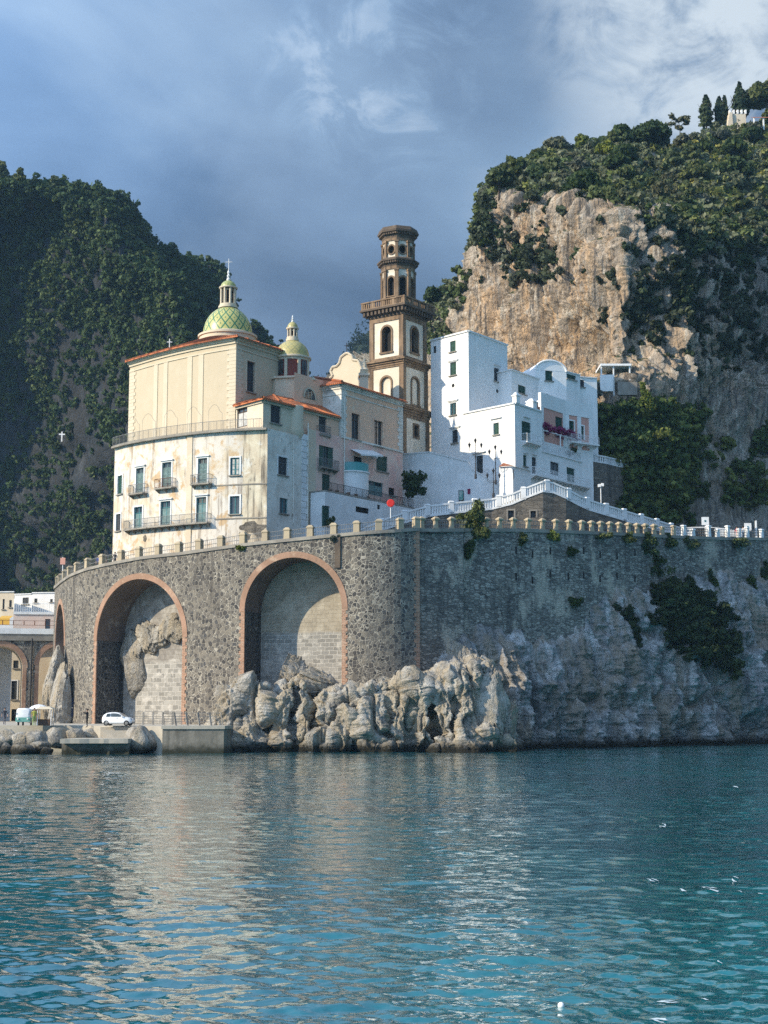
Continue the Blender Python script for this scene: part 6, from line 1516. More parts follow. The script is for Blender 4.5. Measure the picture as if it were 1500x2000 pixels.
# ------------------------------------------------------------------ lamps, signs
def lamp(px, py_top, py_base, Y, label):
    z1, z0 = zat(py_top, Y), zat(py_base, Y); p = at(px, py_base, Y); p.z = z0; r = thing('street_lamp', label, 'street lamp', p, 'ornate lamps along the ramp'); h = z1 - z0
    mb = MB(Matrix.Translation(p)); mb.lathe([(.15, 0), (.15, .5), (.07, .6), (.05, h * .5), (.08, h * .52), (.04, h * .6), (.035, h - .5)], 0, 0, 8); build('post', mb, M['iron'], r, smooth=40)
    arms = [(-.72, h - 1.2), (.72, h - 1.2), (0, h - .65), (.3, h - 1.3), (-.3, h - 1.3)]
    for i, (dx, dz) in enumerate(arms[:3]):
        if dx:
            mb = MB(Matrix.Translation(p)); mb.tube([(0, 0, dz - .5), (dx * .5, 0, dz - .62), (dx, 0, dz - .35), (dx, 0, dz)], .025, 5); build('arm', mb, M['iron'], r)
        mb = MB(Matrix.Translation(p + Vector((dx, 0, dz)))); mb.lathe([(.05, 0), (.08, .05), (.15, .34), (.19, .36), (.07, .52), (.02, .58), (.03, .63), (.0, .7)], 0, 0, 6); build('lantern', mb, M['iron'], r)
lamp(929, 855, 935, 176.4, 'black three lantern street lamp in front of the arched white house door')
lamp(968, 868, 946, 176.4, 'black three lantern street lamp nearest the small gateway hut')
lamp(964, 914, 972, 174.0, 'blue grey three lantern street lamp at the ramp balustrade, lowest of the three')
def pole_sign(name, label, cat, px, ybase, ytop, Y, kind):
    p = at(px, ybase, Y); h = zat(ytop, Y) - p.z; r = thing(name, label, cat, p); mb = MB(Matrix.Translation(p)); mb.tube([(0, 0, 0), (0, 0, h)], .06, 6); build('pole', mb, M['white_paint'], r)
    mb = MB(Matrix.Translation(p))
    if kind == 'round': mb.M = Matrix.Translation(p + Vector((0, -.1, h))) @ Matrix.Rotation(R(90), 4, 'X'); mb.lathe([(0, .06), (.34, .06), (.44, .03), (.44, -.02), (0, -.02)], 0, 0, 20); build('disc', mb, material('signal red', None, (.62, .03, .02), .5), r)
    elif kind == 'square': mb.box(-.45, .45, -.1, -.04, h - 1.0, h); build('board', mb, M['white_paint'], r); mb = MB(Matrix.Translation(p)); mb.box(-.12, .12, -.115, -.101, h - .62, h - .38); build('symbol', mb, M['teal'], r)
    elif kind == 'flood': mb.box(-.35, -.03, -.3, .1, h - .1, h + .25); mb.box(.03, .35, -.3, .1, h, h + .35); build('floodlight', mb, M['white_paint'], r)
    elif kind == 'mirror': mb.box(-.3, .3, -.14, -.06, h - .9, h - .1); build('board', mb, M['salmon'], r)
    return r
pole_sign('round_sign', 'round red disc on a white pole before the terrace wall of the old apartment house', 'sign', 763, 1012, 983, 164, 'round')
pole_sign('floodlight_mast', 'tall white mast with two small floodlights above the ramp balustrade', 'mast', 1174, 985, 950, 181, 'flood')
pole_sign('road_sign', 'white square road sign on a pale pole by the garage arch', 'sign', 1378, 1045, 1010, 182, 'square')
pole_sign('road_sign', 'smaller white road sign near the right picture edge', 'sign', 1461, 1050, 1022, 187, 'square')
p = at(1477, 1045, 187.5); mb = MB(); mb.box(p.x - .1, p.x + .1, p.y - .1, p.y + .1, p.z - 1.5, zat(1017, 187.5)); tag(build('bollard_post', mb, M['white_paint']), 'plain white post standing right of the smaller road sign', 'post')
pole_sign('road_sign', 'small pale pink sign board on a pole at the left end of the sea wall', 'sign', 122, 1130, 1088, 177, 'mirror')
# low garage arch at the foot of the slope on the right
gp = thing('garage', 'low white arched garage front at the foot of the rocky slope', 'garage', at(1400, 1045, 190)); Y = 190
mb = MB(); P = [at(1340, 1046, Y), at(1340, 1030, Y)] + [at(1340 + 110 * t, 1030 - 14 * math.sin(math.pi * min(1, t * .5 + .25)) + 14 * .7 + 8 * t, Y) for t in np.linspace(.1, 1, 10)] + [at(1450, 1048, Y)]
n = len(P); mb.add(P + [v + Vector((.5, 3, 0)) for v in P], [tuple(range(n))] + [(i, (i + 1) % n, n + (i + 1) % n, n + i) for i in range(n)]); build('wall', mb, M['white_worn'], gp)
mb = MB(); a = at(1352, 1046, Y - .06); b = at(1396, 1031, Y - .06); mb.box(a.x, b.x, a.y - .05, a.y, a.z - .5, b.z); build('opening', mb, M['dark_in'], gp)

# ------------------------------------------------------------------ left: viaduct, promenade houses, things on the quay
LV = Path([xy(-150, 1300, 199), xy(130, 1300, 204)]); lv = thing('viaduct', 'stone road viaduct with brick edged arches at the left edge', 'viaduct', (-55, 201, 2))
def lv_arch(xc, rpx, yap): q, z = LV.hit(xc, yap); r_ = rpx * 201 / F; return dict(s0=q - r_, s1=q + r_, spring=z - r_, rise=r_, c=q)
LA = [lv_arch(2, 42, 1262), lv_arch(115, 37, 1262), lv_arch(-112, 42, 1262)]; zlv = zat(1250, 201)
mb = MB(); facade(mb, LV, 0, zlv, (), LA); build('wall', mb, M['cobble'], lv)
for a in LA:
    r_ = a['rise']; c = a['c']; mb = MB()
    for i in range(32):
        P = []
        for k, rr in ((i, r_), (i + 1, r_), (i + 1, r_ + .7), (i, r_ + .7)): t = math.pi * k / 32; P.append(LV.pos(max(.01, min(LV.len - .01, c - rr * math.cos(t))), a['spring'] + rr * math.sin(t), .06))
        mb.add(P, [(0, 1, 2, 3)])
    for q0, q1 in ((c - r_ - .55, c - r_), (c + r_, c + r_ + .55)):
        if q0 > 0 and q1 < LV.len: mb.quad(LV.pos(q0, 0, .06), LV.pos(q1, 0, .06), LV.pos(q1, a['spring'], .06), LV.pos(q0, a['spring'], .06))
    build('arch_ring', mb, M['arch_ring'], lv)
    mb = MB(); ln = [(a['s0'], 0)] + [(c - r_ * math.cos(math.pi * i / 24), a['spring'] + r_ * math.sin(math.pi * i / 24)) for i in range(25)] + [(a['s1'], 0)]
    for (qa, za), (qb, zb) in zip(ln, ln[1:]): mb.quad(LV.pos(qa, za), LV.pos(qb, zb), LV.pos(qb, zb, -6.5), LV.pos(qa, za, -6.5))
    build('soffit', mb, M['beige'], lv, smooth=40)
mb = MB(); course(LV, lambda q: zlv - .02, .9, -7, .25, mb); build('deck', mb, M['coping'], lv)
mb = MB(); course(LV, lambda q: zlv + .883, .75, -.1, .35, mb); build('parapet', mb, M['white'], lv)
railing('railing', [LV.pos(q, zlv + 1.6, .1) for q in np.linspace(.2, LV.len - .2, 14)], 1.1, lv, M['rust_iron'], .9, .03, .5)
mb = MB(); q, _ = LV.hit(61, 1300); mb.tube([LV.pos(q, 2, .16), LV.pos(q, zlv + .3, .16)], .13, 6); build('downpipe', mb, M['iron'], lv)
# house seen through the arch
hp = Path([xy(-40, 1350, 213), xy(125, 1350, 214)]); hh_ = thing('house', 'pale beach house seen through the left viaduct arch', 'house', (-53, 213, 2)); win_walls(hh_, 'wall', hp, 0, 13, [(22, 1330, 33, 1366, 'dark', dict(trim='white_worn')), (26, 1290, 36, 1305, 'dark', {}), (22, 1385, 34, 1420, 'black', dict(sill=False, name='door'))], 'beige')
hpm = Path([xy(-60, 1350, 208.5), xy(21, 1350, 208.8)]); mb = MB(); facade(mb, hpm, 0, zlv); tag(build('plaster_wall', mb, M['white_worn']), 'tall pale plaster wall filling the left part of the viaduct arch', 'wall')
# pink house and its terrace over the viaduct
VK = [xy(26, 1215, 212), xy(26.2, 1215, 212), xy(125, 1215, 213)]
zt1 = zat(1199, 212); r, p = house('pink_house', 'low pale pink house with a brown door on the viaduct deck', VK, zlv, zt1, [], [(88, 1209, 98, 1240, 'brown', dict(sill=False, name='door'))], mats=M['pale_pink'], cap=.3, back=8)
railing('terrace_railing', [p.pos(q, zt1 + .2, .1) for q in (p.s[1] + .05, p.len)], 1.3, r, M['white_paint'], .3, .02)
for i, (x0, x1, yt, Y, lab, w) in enumerate(((-60, 27, 1156, 222, 'cream village house with tall windows at the left edge', [(5, 1170, 9, 1190, 'dark', {}), (18, 1172, 23, 1186, 'dark', {})]), (28, 62, 1160, 226, 'bluish white village house with one square dark window', [(44, 1167, 56, 1180, 'dark', {})]), (62, 135, 1157, 230, 'white village house with two small windows beside the sea wall', [(67, 1169, 73, 1177, 'dark', {}), (98, 1170, 103, 1176, 'dark', {})]))):
    pl = [xy(x0, 1180, Y + 1), xy(x0 + .2, 1180, Y + 1), xy(x1, 1180, Y)]; house('village_house', lab, pl, 10, zat(yt, Y), [], w, cap=.15, mats=M['beige'] if i == 0 else M['white'])
mb = MB(); a = at(-4, 1220, 208); b = at(19, 1208, 208); mb.add([(a.x, 208, a.z), (b.x, 208, a.z), (b.x, 208, b.z), (a.x, 208, b.z), (a.x, 210, b.z + .5), (b.x, 210, b.z + .5)], [(0, 1, 2, 3), (3, 2, 5, 4)]); tag(build('awning', mb, material('yellow canvas', None, (.62, .36, .06), .8)), 'yellow orange awning over the viaduct terrace at the left edge', 'awning')
# blue panel with white cross lines leaning on the sea wall
q, z = SWD.hit(139, 1382); mb = MB(SWD.frame(q, z)); mb.box(-1.0, 1.0, -.16, -.06, -1.05, 1.05); mb.box(-.06, .06, -.18, -.161, -1.05, 1.05, 1); mb.box(-1.0, 1.0, -.175, -.162, -.05, .05, 1)
tag(build('info_panel', mb, [material('navy panel', None, (.012, .022, .06), .4), M['white_paint']]), 'dark blue square panel divided by white lines on the foot of the sea wall', 'panel')
# tubular fence on the quay
fr = thing('quay_fence', 'pale tubular metal fence panels along the quay below the arches', 'fence', at(380, 1415, 139)); Y0 = 138.3; zq = zat(1418, 138)
for i in range(5):
    a = at(322 + i * 23, 1415, Y0 + i * .15); b = at(343 + i * 23, 1415, Y0 + i * .15 + .1); mb = MB(); L = Vector((-.22, .15, 1.25))
    a.z = b.z = zq; mb.tube([a, a + L], .045, 5); mb.tube([b, b + L], .045, 5)
    for t in (.3, .5, .7, .95): mb.tube([a + L * t, b + L * t], .025, 4)
    build('fence_panel', mb, M['grey_iron'] if i % 2 else M['coping'], fr)
for i in range(5):
    a = at(262 + i * 19, 1408, 150); b = at(279 + i * 19, 1408, 150); a.z = b.z = zq; mb = MB()
    for p_ in (a, b): mb.tube([p_, p_ + Vector((0, 0, 1.3))], .04, 5)
    for t in np.linspace(.15, 1.3, 6): mb.tube([a + Vector((0, 0, t)), b + Vector((0, 0, t))], .02, 4)
    build('fence_panel', mb, M['grey_iron'], fr)

# ------------------------------------------------------------------ car (facing right), built as a lofted shell
def loft_body(sections, mat_fn):
    """sections: (x, [(y, z) ...]) half outlines from the bottom to the roof middle; mirrored"""
    vs = []; n = None
    for x, pts in sections:
        full = [(-y, z) for y, z in pts] + [(y, z) for y, z in reversed(pts)]; n = len(full)
        for y, z in full: vs.append((x, y, z))
    fs = []
    for i in range(len(sections) - 1):
        for k in range(n - 1): fs.append((i * n + k, i * n + k + 1, (i + 1) * n + k + 1, (i + 1) * n + k))
    fs.append(tuple(range(n - 1, -1, -1))); fs.append(tuple((len(sections) - 1) * n + k for k in range(n)))
    return vs, fs
def wheel(root, M_, r, w):
    mb = MB(M_); mb.lathe([(r * .62, -w / 2), (r * .9, -w / 2), (r, -w * .35), (r, w * .35), (r * .9, w / 2), (r * .62, w / 2)], 0, 0, 18); wo = build('wheel', mb, material('tyre', None, (.02, .02, .02), .8) if 'tyre' not in bpy.data.materials else bpy.data.materials['tyre'], root, smooth=40)
    mb = MB(M_); mb.lathe([(0, w * .42), (r * .2, w * .44), (r * .62, w * .36)], 0, 0, 14); mb.lathe([(0, -w * .42), (r * .2, -w * .44), (r * .62, -w * .36)], 0, 0, 14); build('rim', mb, M['grey_iron'], wo, smooth=40)
car_paint = material('white car paint', None, (.78, .78, .77), .25, .5)
cp = at(231, 1421, 139.5); cp.z = zat(1418, 138) + .01
car = thing('parked_car', 'small white rounded hatchback parked on the quay below the narrower arch', 'car', cp)
CM = Matrix.Translation(cp) @ Matrix.Rotation(R(-6), 4, 'Z') @ Matrix.Scale(.84, 4)
# side profile of a little rounded hatchback: x, half width, sill, belt, roof
prof = [(-1.72, .55, .45, .78, .80), (-1.66, .70, .33, .86, .98), (-1.5, .78, .26, .92, 1.22), (-1.2, .81, .24, .95, 1.42), (-.75, .82, .22, .97, 1.49), (-.2, .82, .22, .97, 1.49), (.25, .82, .22, .97, 1.40), (.62, .82, .22, .96, 1.16), (.92, .81, .22, .93, .97), (1.3, .78, .24, .86, .90), (1.58, .70, .28, .72, .78), (1.72, .55, .38, .58, .62)]
secs = []
for x, w, zs_, zb, zr in prof: secs.append((x, [(w * .86, zs_), (w, zs_ + .12), (w * 1.01, (zs_ + zb) / 2), (w * .97, zb), (w * .97 - (zr - zb) * .28, zb + (zr - zb) * .55), (w * .80 - (zr - zb) * .25, zr - (zr - zb) * .06), (.0, zr + .02)]))
vs, fs = loft_body(secs, None); mb = MB(CM); mb.add(vs, fs); build('body', mb, car_paint, car, smooth=35)
for sg in (-1, 1):
    for pl in ([(-1.2, .99), (-.75, 1.01), (-.72, 1.36), (-1.12, 1.32)], [(-.66, 1.01), (.62, 1.0), (.28, 1.30), (-.1, 1.37), (-.64, 1.38)]):
        mb = MB(CM); P = [(x, sg * (.815 - (z - .97) * .34 + .012), z) for x, z in pl]; mb.add(P, [tuple(range(len(P)))]); build('side_window', mb, M['glass'], car)
    mb = MB(CM); mb.box(.55, .70, min(sg * .80, sg * .97), max(sg * .80, sg * .97), .98, 1.1); build('mirror', mb, car_paint, car)
    for x in (-1.16, 1.12): wheel(car, CM @ Matrix.Translation((x, sg * .74, .30)) @ Matrix.Rotation(R(90), 4, 'X'), .30, .19)
    mb = MB(CM); mb.ball((1.58, sg * .52, .70), .11, 10); build('headlight', mb, M['glass'], car)
    mb = MB(CM); mb.box(-1.69, -1.62, sg * .6 - .06, sg * .6 + .06, .7, .92); build('tail_light', mb, material('tail red', None, (.35, .02, .02), .3), car)
    mb = MB(CM); mb.box(-.02, .14, sg * .835 - .012, sg * .835 + .012, .84, .87); build('door_handle', mb, M['grey_iron'], car)
mb = MB(CM); mb.add([(.30, -.62, 1.38), (.30, .62, 1.38), (.88, .72, 1.01), (.88, -.72, 1.01)], [(0, 1, 2, 3)]); build('windscreen', mb, M['glass'], car)

# little three-wheeled van facing the sea, sunshade, stall
vp = at(46, 1427, 142.5); vp.z = zat(1418, 138) + .01; van = thing('delivery_van', 'tiny green and white three wheeled van facing the water', 'van', vp); VM = Matrix.Translation(vp) @ Matrix.Rotation(R(8), 4, 'Z') @ Matrix.Scale(.9, 4)
mb = MB(VM); secs = []
for y, hw, z0_, zt_ in ((-1.1, .52, .38, .80), (-1.02, .66, .30, 1.05), (-.85, .74, .28, 1.62), (-.6, .76, .28, 1.78), (.2, .78, .28, 1.80), (1.5, .78, .30, 1.76), (1.6, .72, .34, 1.6)): secs.append((y, [(hw * .9, z0_), (hw, z0_ + .15), (hw, .95 if zt_ > 1.1 else zt_ * .8), (hw * .93, zt_ - .12), (hw * .75, zt_), (0, zt_ + .03)]))
vs, fs = loft_body(secs, None); mb.add([(b, a, c) for a, b, c in vs], fs); build('body', mb, M['white_paint'], van, smooth=40)
mb = MB(VM); mb.box(-.72, .72, -1.13, -1.0, .40, .85); mb.box(-.775, .775, -.98, 1.4, .42, .84); build('lower_panel', mb, material('mint green paint', None, (.18, .42, .34), .35), van)
mb = MB(VM); mb.add([(-.60, -1.00, 1.08), (.60, -1.00, 1.08), (.58, -.84, 1.60), (-.58, -.84, 1.60)], [(0, 1, 2, 3)]); build('windscreen', mb, M['glass'], van)
for sg in (-1, 1):
    mb = MB(VM); mb.ball((sg * .5, -1.13, .68), .1, 10); build('headlight', mb, M['white_paint'], van); mb = MB(VM); mb.box(sg * .85 - .07, sg * .85 + .07, -1.0, -.94, 1.15, 1.4); build('mirror', mb, M['iron'], van); wheel(van, VM @ Matrix.Translation((sg * .66, 1.0, .24)) @ Matrix.Rotation(R(90), 4, 'Y'), .24, .16)
wheel(van, VM @ Matrix.Translation((0, -.8, .24)) @ Matrix.Rotation(R(90), 4, 'Y'), .24, .16)
up = at(75, 1425, 144.5); up.z = zat(1418, 138); um = thing('beach_umbrella', 'round white parasol shading the stall beside the tiny van', 'umbrella', up); mb = MB(Matrix.Translation(up)); mb.tube([(0, 0, 0), (0, 0, 2.05)], .03, 6); build('pole', mb, M['grey_iron'], um)
mb = MB(Matrix.Translation(up)); mb.lathe([(1.05, 1.55), (1.0, 1.62), (.7, 1.84), (.35, 1.97), (.02, 2.02)], 0, 0, 10); build('canopy', mb, M['white_paint'], um)
sp = at(88, 1426, 143); sp.z = zat(1418, 138); stl = thing('market_stall', 'small open stall with a pale roof and counter next to the parasol', 'stall', sp)
for dx in (-.65, .65):
    for dy in (-.5, .5): mb = MB(Matrix.Translation(sp)); mb.box(dx - .035, dx + .035, dy - .035, dy + .035, 0, 1.55); build('post', mb, M['white_paint'], stl)
mb = MB(Matrix.Translation(sp)); mb.frustum(-.85, .85, -.7, .7, 1.553, 1.8, .5); build('roof', mb, M['cream_trim'], stl); mb = MB(Matrix.Translation(sp)); mb.box(-.6, .6, -.45, .1, .0, .55); mb.box(-.64, .64, -.49, .14, .553, .60); build('counter', mb, M['brown_wood'], stl)
# ------------------------------------------------------------------ people: one skinned body each, clothes by height, hair as a child
def person(p, h, face, top, legs, label, pose='stand', hair=(.03, .02, .015), group=None):
    k = h / 1.75; J = {'pel': (0, 0, .95), 'wst': (0, 0, 1.1), 'cst': (0, -.01, 1.3), 'nck': (0, 0, 1.47), 'hd0': (0, -.01, 1.56), 'hd': (0, -.015, 1.64), 'hdt': (0, -.01, 1.72)}
    step = .14 if pose == 'walk' else .04
    for s, sg in (('l', -1), ('r', 1)):
        J['hip' + s] = (sg * .09, 0, .92); J['kn' + s] = (sg * .10, -.03 + sg * step * .6, .50); J['an' + s] = (sg * .11, .02 + sg * step, .09); J['to' + s] = (sg * .13, -.16 + sg * step, .035)
        J['sh' + s] = (sg * .18, 0, 1.41); J['el' + s] = (sg * .26, .03 - sg * step * .6, 1.14); J['wr' + s] = (sg * .27, -.08 - sg * step, .90); J['ha' + s] = (sg * .27, -.10 - sg * step, .80)
    if pose == 'photo':
        for s, sg in (('l', -1), ('r', 1)): J['el' + s] = (sg * .27, -.16, 1.27); J['wr' + s] = (sg * .12, -.34, 1.46); J['ha' + s] = (sg * .07, -.37, 1.53)
    rad = dict(pel=.15, wst=.13, cst=.16, nck=.055, hd0=.075, hd=.098, hdt=.07); rr = dict(hip=.09, kn=.058, an=.042, to=.035, sh=.062, el=.045, wr=.033, ha=.036)
    names = list(J); E = [('pel', 'wst'), ('wst', 'cst'), ('cst', 'nck'), ('nck', 'hd0'), ('hd0', 'hd'), ('hd', 'hdt')]
    for s in 'lr': E += [('pel', 'hip' + s), ('hip' + s, 'kn' + s), ('kn' + s, 'an' + s), ('an' + s, 'to' + s), ('cst', 'sh' + s), ('sh' + s, 'el' + s), ('el' + s, 'wr' + s), ('wr' + s, 'ha' + s)]
    me = bpy.data.meshes.new('person'); me.from_pydata([Vector(J[n]) * k for n in names], [(names.index(a), names.index(b)) for a, b in E], [])
    o = new_obj('person', me); o.location = p; o.rotation_euler.z = R(face)
    md = o.modifiers.new('skin', 'SKIN'); sv = me.skin_vertices[0].data
    for i, n in enumerate(names):
        r = rad.get(n) or rr[n[:2] if n[:2] in rr else n[:3]]; sv[i].radius = (r * k, r * k * (.75 if n in ('pel', 'wst', 'cst') else 1))
    sv[0].use_root = True; sb = o.modifiers.new('smooth', 'SUBSURF'); sb.levels = 1; sb.render_levels = 1
    def fn(g):
        tc = g.n('TexCoord').outputs['Object']; x, y, z = g.xyz(tc); ab = g.m('ABSOLUTE', x)
        c = g.mix(legs, top, g.sm(z, .96 * k, .98 * k)); skin = (.42, .25, .17)
        c = g.mix(c, skin, g.sm(z, 1.49 * k, 1.51 * k)); arm = g.m('MULTIPLY', g.sm(ab, .22 * k, .24 * k), g.sm(z, 1.16 * k, 1.12 * k)); return g.mix(c, skin, arm)
    me.materials.append(material('clothes', fn, rough=.85)); tag(o, label, 'person', group)
    mb = MB(Matrix.Translation(Vector(p)) @ Matrix.Rotation(R(face), 4, 'Z')); mb.ball((0, .012 * k, 1.685 * k), .108 * k, 10, sc=(1, 1, .85)); hb = build('hair', mb, simple('hair', hair, .3, 20, .8))
    hb.parent = o; hb.matrix_parent_inverse = (Matrix.Translation(o.location) @ Matrix.Rotation(R(face), 4, 'Z')).inverted()
    return o
def stand(px, py, Y): return at(px, py, Y)
zq_ = zat(1418, 138)
p = at(170, 1421, 142.3); p.z = zat(1421, 142.3); person(p, 1.75, -100, (.02, .02, .025), (.02, .02, .022), 'person in black holding up a phone at the foot of the sea wall', 'photo')
p = at(66, 1425, 140.5); p.z = zq_; person(p, 1.65, 20, (.45, .42, .08), (.28, .40, .12), 'person in a yellow green outfit beside the tiny van')
p = at(8, 1428, 150); p.z = zq_; person(p, 1.7, 30, (.05, .05, .06), (.10, .10, .12), 'person in dark clothes at the left picture edge on the promenade', 'walk')
for px, Y, h, top, legs, lab, po in ((1018, 174.6, 1.75, (.02, .025, .05), (.02, .02, .03), 'person in dark navy clothes walking up the ramp', 'walk'), (1076, 174.2, 1.7, (.10, .06, .05), (.05, .05, .06), 'person in brown leaning at the balustrade near the ramp peak', 'stand'), (1000, 178.5, 1.72, (.70, .70, .70), (.03, .03, .05), 'person in a white top by the gateway hut', 'stand'), (948, 176.5, 1.7, (.06, .05, .05), (.2, .15, .12), 'person in dark top standing by the lowest lamp post', 'stand')):
    q, _ = RP.hit(min(px, 1340), 970); b = RP.pos(q, rpz(q)); d = Y - b.y; p = at(px, 950, Y); p.z = b.z + .02; person(p, h, 160, top, legs, lab, po)
for px, Y, top, legs, lab in ((1440, 185.5, (.62, .04, .05), (.5, .05, .06), 'person in bright red clothes behind the white railing on the road'), (1452, 186, (.72, .70, .68), (.3, .3, .32), 'person in a white shirt next to the one in red'), (1336, 179.5, (.16, .16, .19), (.08, .08, .1), 'person in grey behind the parapet left of the road signs'), (1420, 185, (.6, .52, .4), (.12, .12, .15), 'person in a beige top walking on the road left of the one in red')):
    p = at(px, 1050, Y); q, _ = RW.hit(px, 1050); p.z = rw_top(q) + .35; person(p, 1.75, 170, top, legs, lab, 'walk')
for px, lab, top in ((178, 'person in blue leaning on the railing near the left end of the sea wall', (.05, .10, .40)), (190, 'person in a mustard top at the railing beside the one in blue', (.40, .30, .08)), (212, 'person in dark clothes behind the left railing of the sea wall', (.04, .04, .05))):
    q, _ = SWD.hit(px, 1100); p = SWD.pos(q, swd_top(q) - .1, -.9); person(p, 1.65, 20, top, (.05, .05, .07), lab)

# ------------------------------------------------------------------ leaves
def leaf_cloud(C, Rd, n, size, rng, flat=.5, shell=.55):
    """many leaf sized faces spread through ellipsoids C (N,3) of radii Rd (N,3)"""
    N = len(C); d = rng.normal(size=(N, n, 3)); d /= np.linalg.norm(d, axis=-1, keepdims=True); r = rng.uniform(shell, 1.0, (N, n, 1))
    p = C[:, None] + d * r * Rd[:, None]; p = p.reshape(-1, 3); nr = (d + rng.normal(size=d.shape) * flat).reshape(-1, 3); nr /= np.linalg.norm(nr, axis=-1, keepdims=True)
    u = np.cross(nr, rng.normal(size=nr.shape)); u /= np.linalg.norm(u, axis=-1, keepdims=True) + 1e-9; v = np.cross(nr, u)
    s = (np.repeat(size, n)[:, None] if np.ndim(size) else size) * rng.uniform(.55, 1.3, (len(p), 1))
    V = np.stack([p - u * s - v * s * .35, p + u * s * .2 - v * s * .7, p + u * s + v * s * .35, p - u * s * .2 + v * s * .7], 1).reshape(-1, 3)
    return V, np.arange(len(V)).reshape(-1, 4)
def crown_clumps(kind, rng, Rr, Hh):
    C = []; Rd = []
    if kind == 'round':
        for _ in range(26):
            d = rng.normal(size=3); d /= np.linalg.norm(d); d[2] = abs(d[2]) * 1.0 - .25; k = rng.uniform(.35, .82); C.append((d[0] * Rr * k, d[1] * Rr * k, Hh * .5 + d[2] * Hh * .5 * k)); r = Rr * rng.uniform(.22, .42); Rd.append((r, r, r * .75))
    elif kind == 'pine':
        for _ in range(24):
            a = rng.uniform(0, 6.283); t = rng.uniform(0, 1) ** .8; k = (1 - t * .75) * rng.uniform(.3, 1); C.append((math.cos(a) * Rr * k, math.sin(a) * Rr * k, Hh * (.18 + .78 * t))); r = Rr * rng.uniform(.24, .40) * (1.1 - .45 * t); Rd.append((r, r, r * .55))
    elif kind == 'cypress':
        for i in range(26):
            t = (i + rng.uniform(0, 1)) / 26; k = math.sin(math.pi * min(1, .12 + t * .92)) ** .6 * (1 - .35 * t); a = rng.uniform(0, 6.283); q = rng.uniform(0, .45) * k; C.append((math.cos(a) * Rr * q, math.sin(a) * Rr * q, Hh * (.03 + .93 * t))); r = Rr * (.95 * k + .08); Rd.append((r, r, Hh * .07))
    elif kind == 'bare':
        for _ in range(20):
            d = rng.normal(size=3); d /= np.linalg.norm(d); k = rng.uniform(.5, 1); C.append((d[0] * Rr * k, d[1] * Rr * k, Hh * .62 + d[2] * Hh * .36 * k)); r = Rr * rng.uniform(.16, .26); Rd.append((r, r, r * .7))
    return np.array(C), np.array(Rd)
TREE = {}
def tree_mesh(kind, seed, Rr, Hh, mat, n, size):
    key = (kind, seed, Rr, Hh, mat)
    if key not in TREE:
        rng = np.random.default_rng(seed); C, Rd = crown_clumps(kind, rng, Rr, Hh); V, Q = leaf_cloud(C, Rd, n, size, rng, .6 if kind != 'cypress' else .4, .35); o = np_mesh('crown', V, Q, M[mat]); TREE[key] = o.data; bpy.data.objects.remove(o)
    return TREE[key]
def trunk_mesh(Hh, r, seed):
    key = ('trunk', Hh, r, seed)
    if key not in TREE:
        rng = random.Random(seed); mb = MB(); mb.tube([(0, 0, -1.0), (.05, 0, Hh * .2), (rng.uniform(-.2, .2), .1, Hh * .5), (rng.uniform(-.3, .3), 0, Hh * .8)], [r, r * .8, r * .5, r * .2], 7)
        for _ in range(5):
            a = rng.uniform(0, 6.28); z = Hh * rng.uniform(.25, .55); mb.tube([(0, 0, z), (math.cos(a) * Hh * .15, math.sin(a) * Hh * .15, z + Hh * .12), (math.cos(a) * Hh * .26, math.sin(a) * Hh * .26, z + Hh * .3)], [r * .45, r * .3, r * .1], 5)
        o = build('trunk', mb, M['bark'], origin=(0, 0, 0), smooth=50); TREE[key] = o.data; bpy.data.objects.remove(o)
    return TREE[key]
def tree(name, label, p, kind, seed, Rr, Hh, mat, n=70, size=.5, group=None, trunk=True, scale=(1, 1, 1), rot=0):
    if trunk:
        r = thing(name, label, 'tree', p, group); r.rotation_euler.z = rot; r.scale = scale; new_obj('crown', tree_mesh(kind, seed, Rr, Hh, mat, n, size), r); new_obj('trunk', trunk_mesh(Hh, max(.12, Hh * .03), seed), r); return r
    o = new_obj(name, tree_mesh(kind, seed, Rr, Hh, mat, n, size)); o.location = p; o.rotation_euler.z = rot; o.scale = scale; tag(o, label, 'tree', group); return o
def tree_px(name, label, x0, x1, ytop, ybot, Y, kind, seed, mat, n=80, size=.4, **kw):
    p = at((x0 + x1) / 2, ybot, Y); s_ = Y / F; Hh = (ybot - ytop) * s_; Rr = (x1 - x0) * s_ / 2 * (1.0 if kind == 'cypress' else 1.12)
    return tree(name, label, p, kind, seed, Rr, Hh, mat, n, size, **kw)
# skyline trees of the right mountain
tree_px('cypress_tree', 'tall dark cypress standing alone left of the villa on the clifftop', 1366, 1394, 179, 244, 316, 'cypress', 1, 'leaf_cyp', 110, .42)
tree_px('cypress_tree', 'cypress with a green lit side close behind the villa wall', 1394, 1418, 184, 242, 318, 'cypress', 2, 'leaf_cyp', 100, .4)
tree_px('cypress_tree', 'slimmest cypress squeezed between two wider cypresses by the villa', 1409, 1424, 181, 242, 321, 'cypress', 3, 'leaf_cyp', 100, .38)
tree_px('cypress_tree', 'broadest and highest cypress rising behind the villa battlements', 1430, 1463, 154, 236, 321, 'cypress', 4, 'leaf_cyp', 130, .45)
tree_px('pine_tree', 'big bushy bright green pine at the top right corner of the cliff', 1452, 1545, 132, 240, 322, 'round', 5, 'leaf_mid', 260, .5)
tree_px('oak_tree', 'large domed grey green tree on the cliff crest right of the cliff head', 1222, 1308, 221, 312, 298, 'round', 6, 'leaf_dark', 240, .5)
tree_px('olive_tree', 'thin grey half bare tree between the domed tree and the cypresses', 1302, 1354, 220, 262, 309, 'bare', 7, 'leaf_grey', 50, .3)
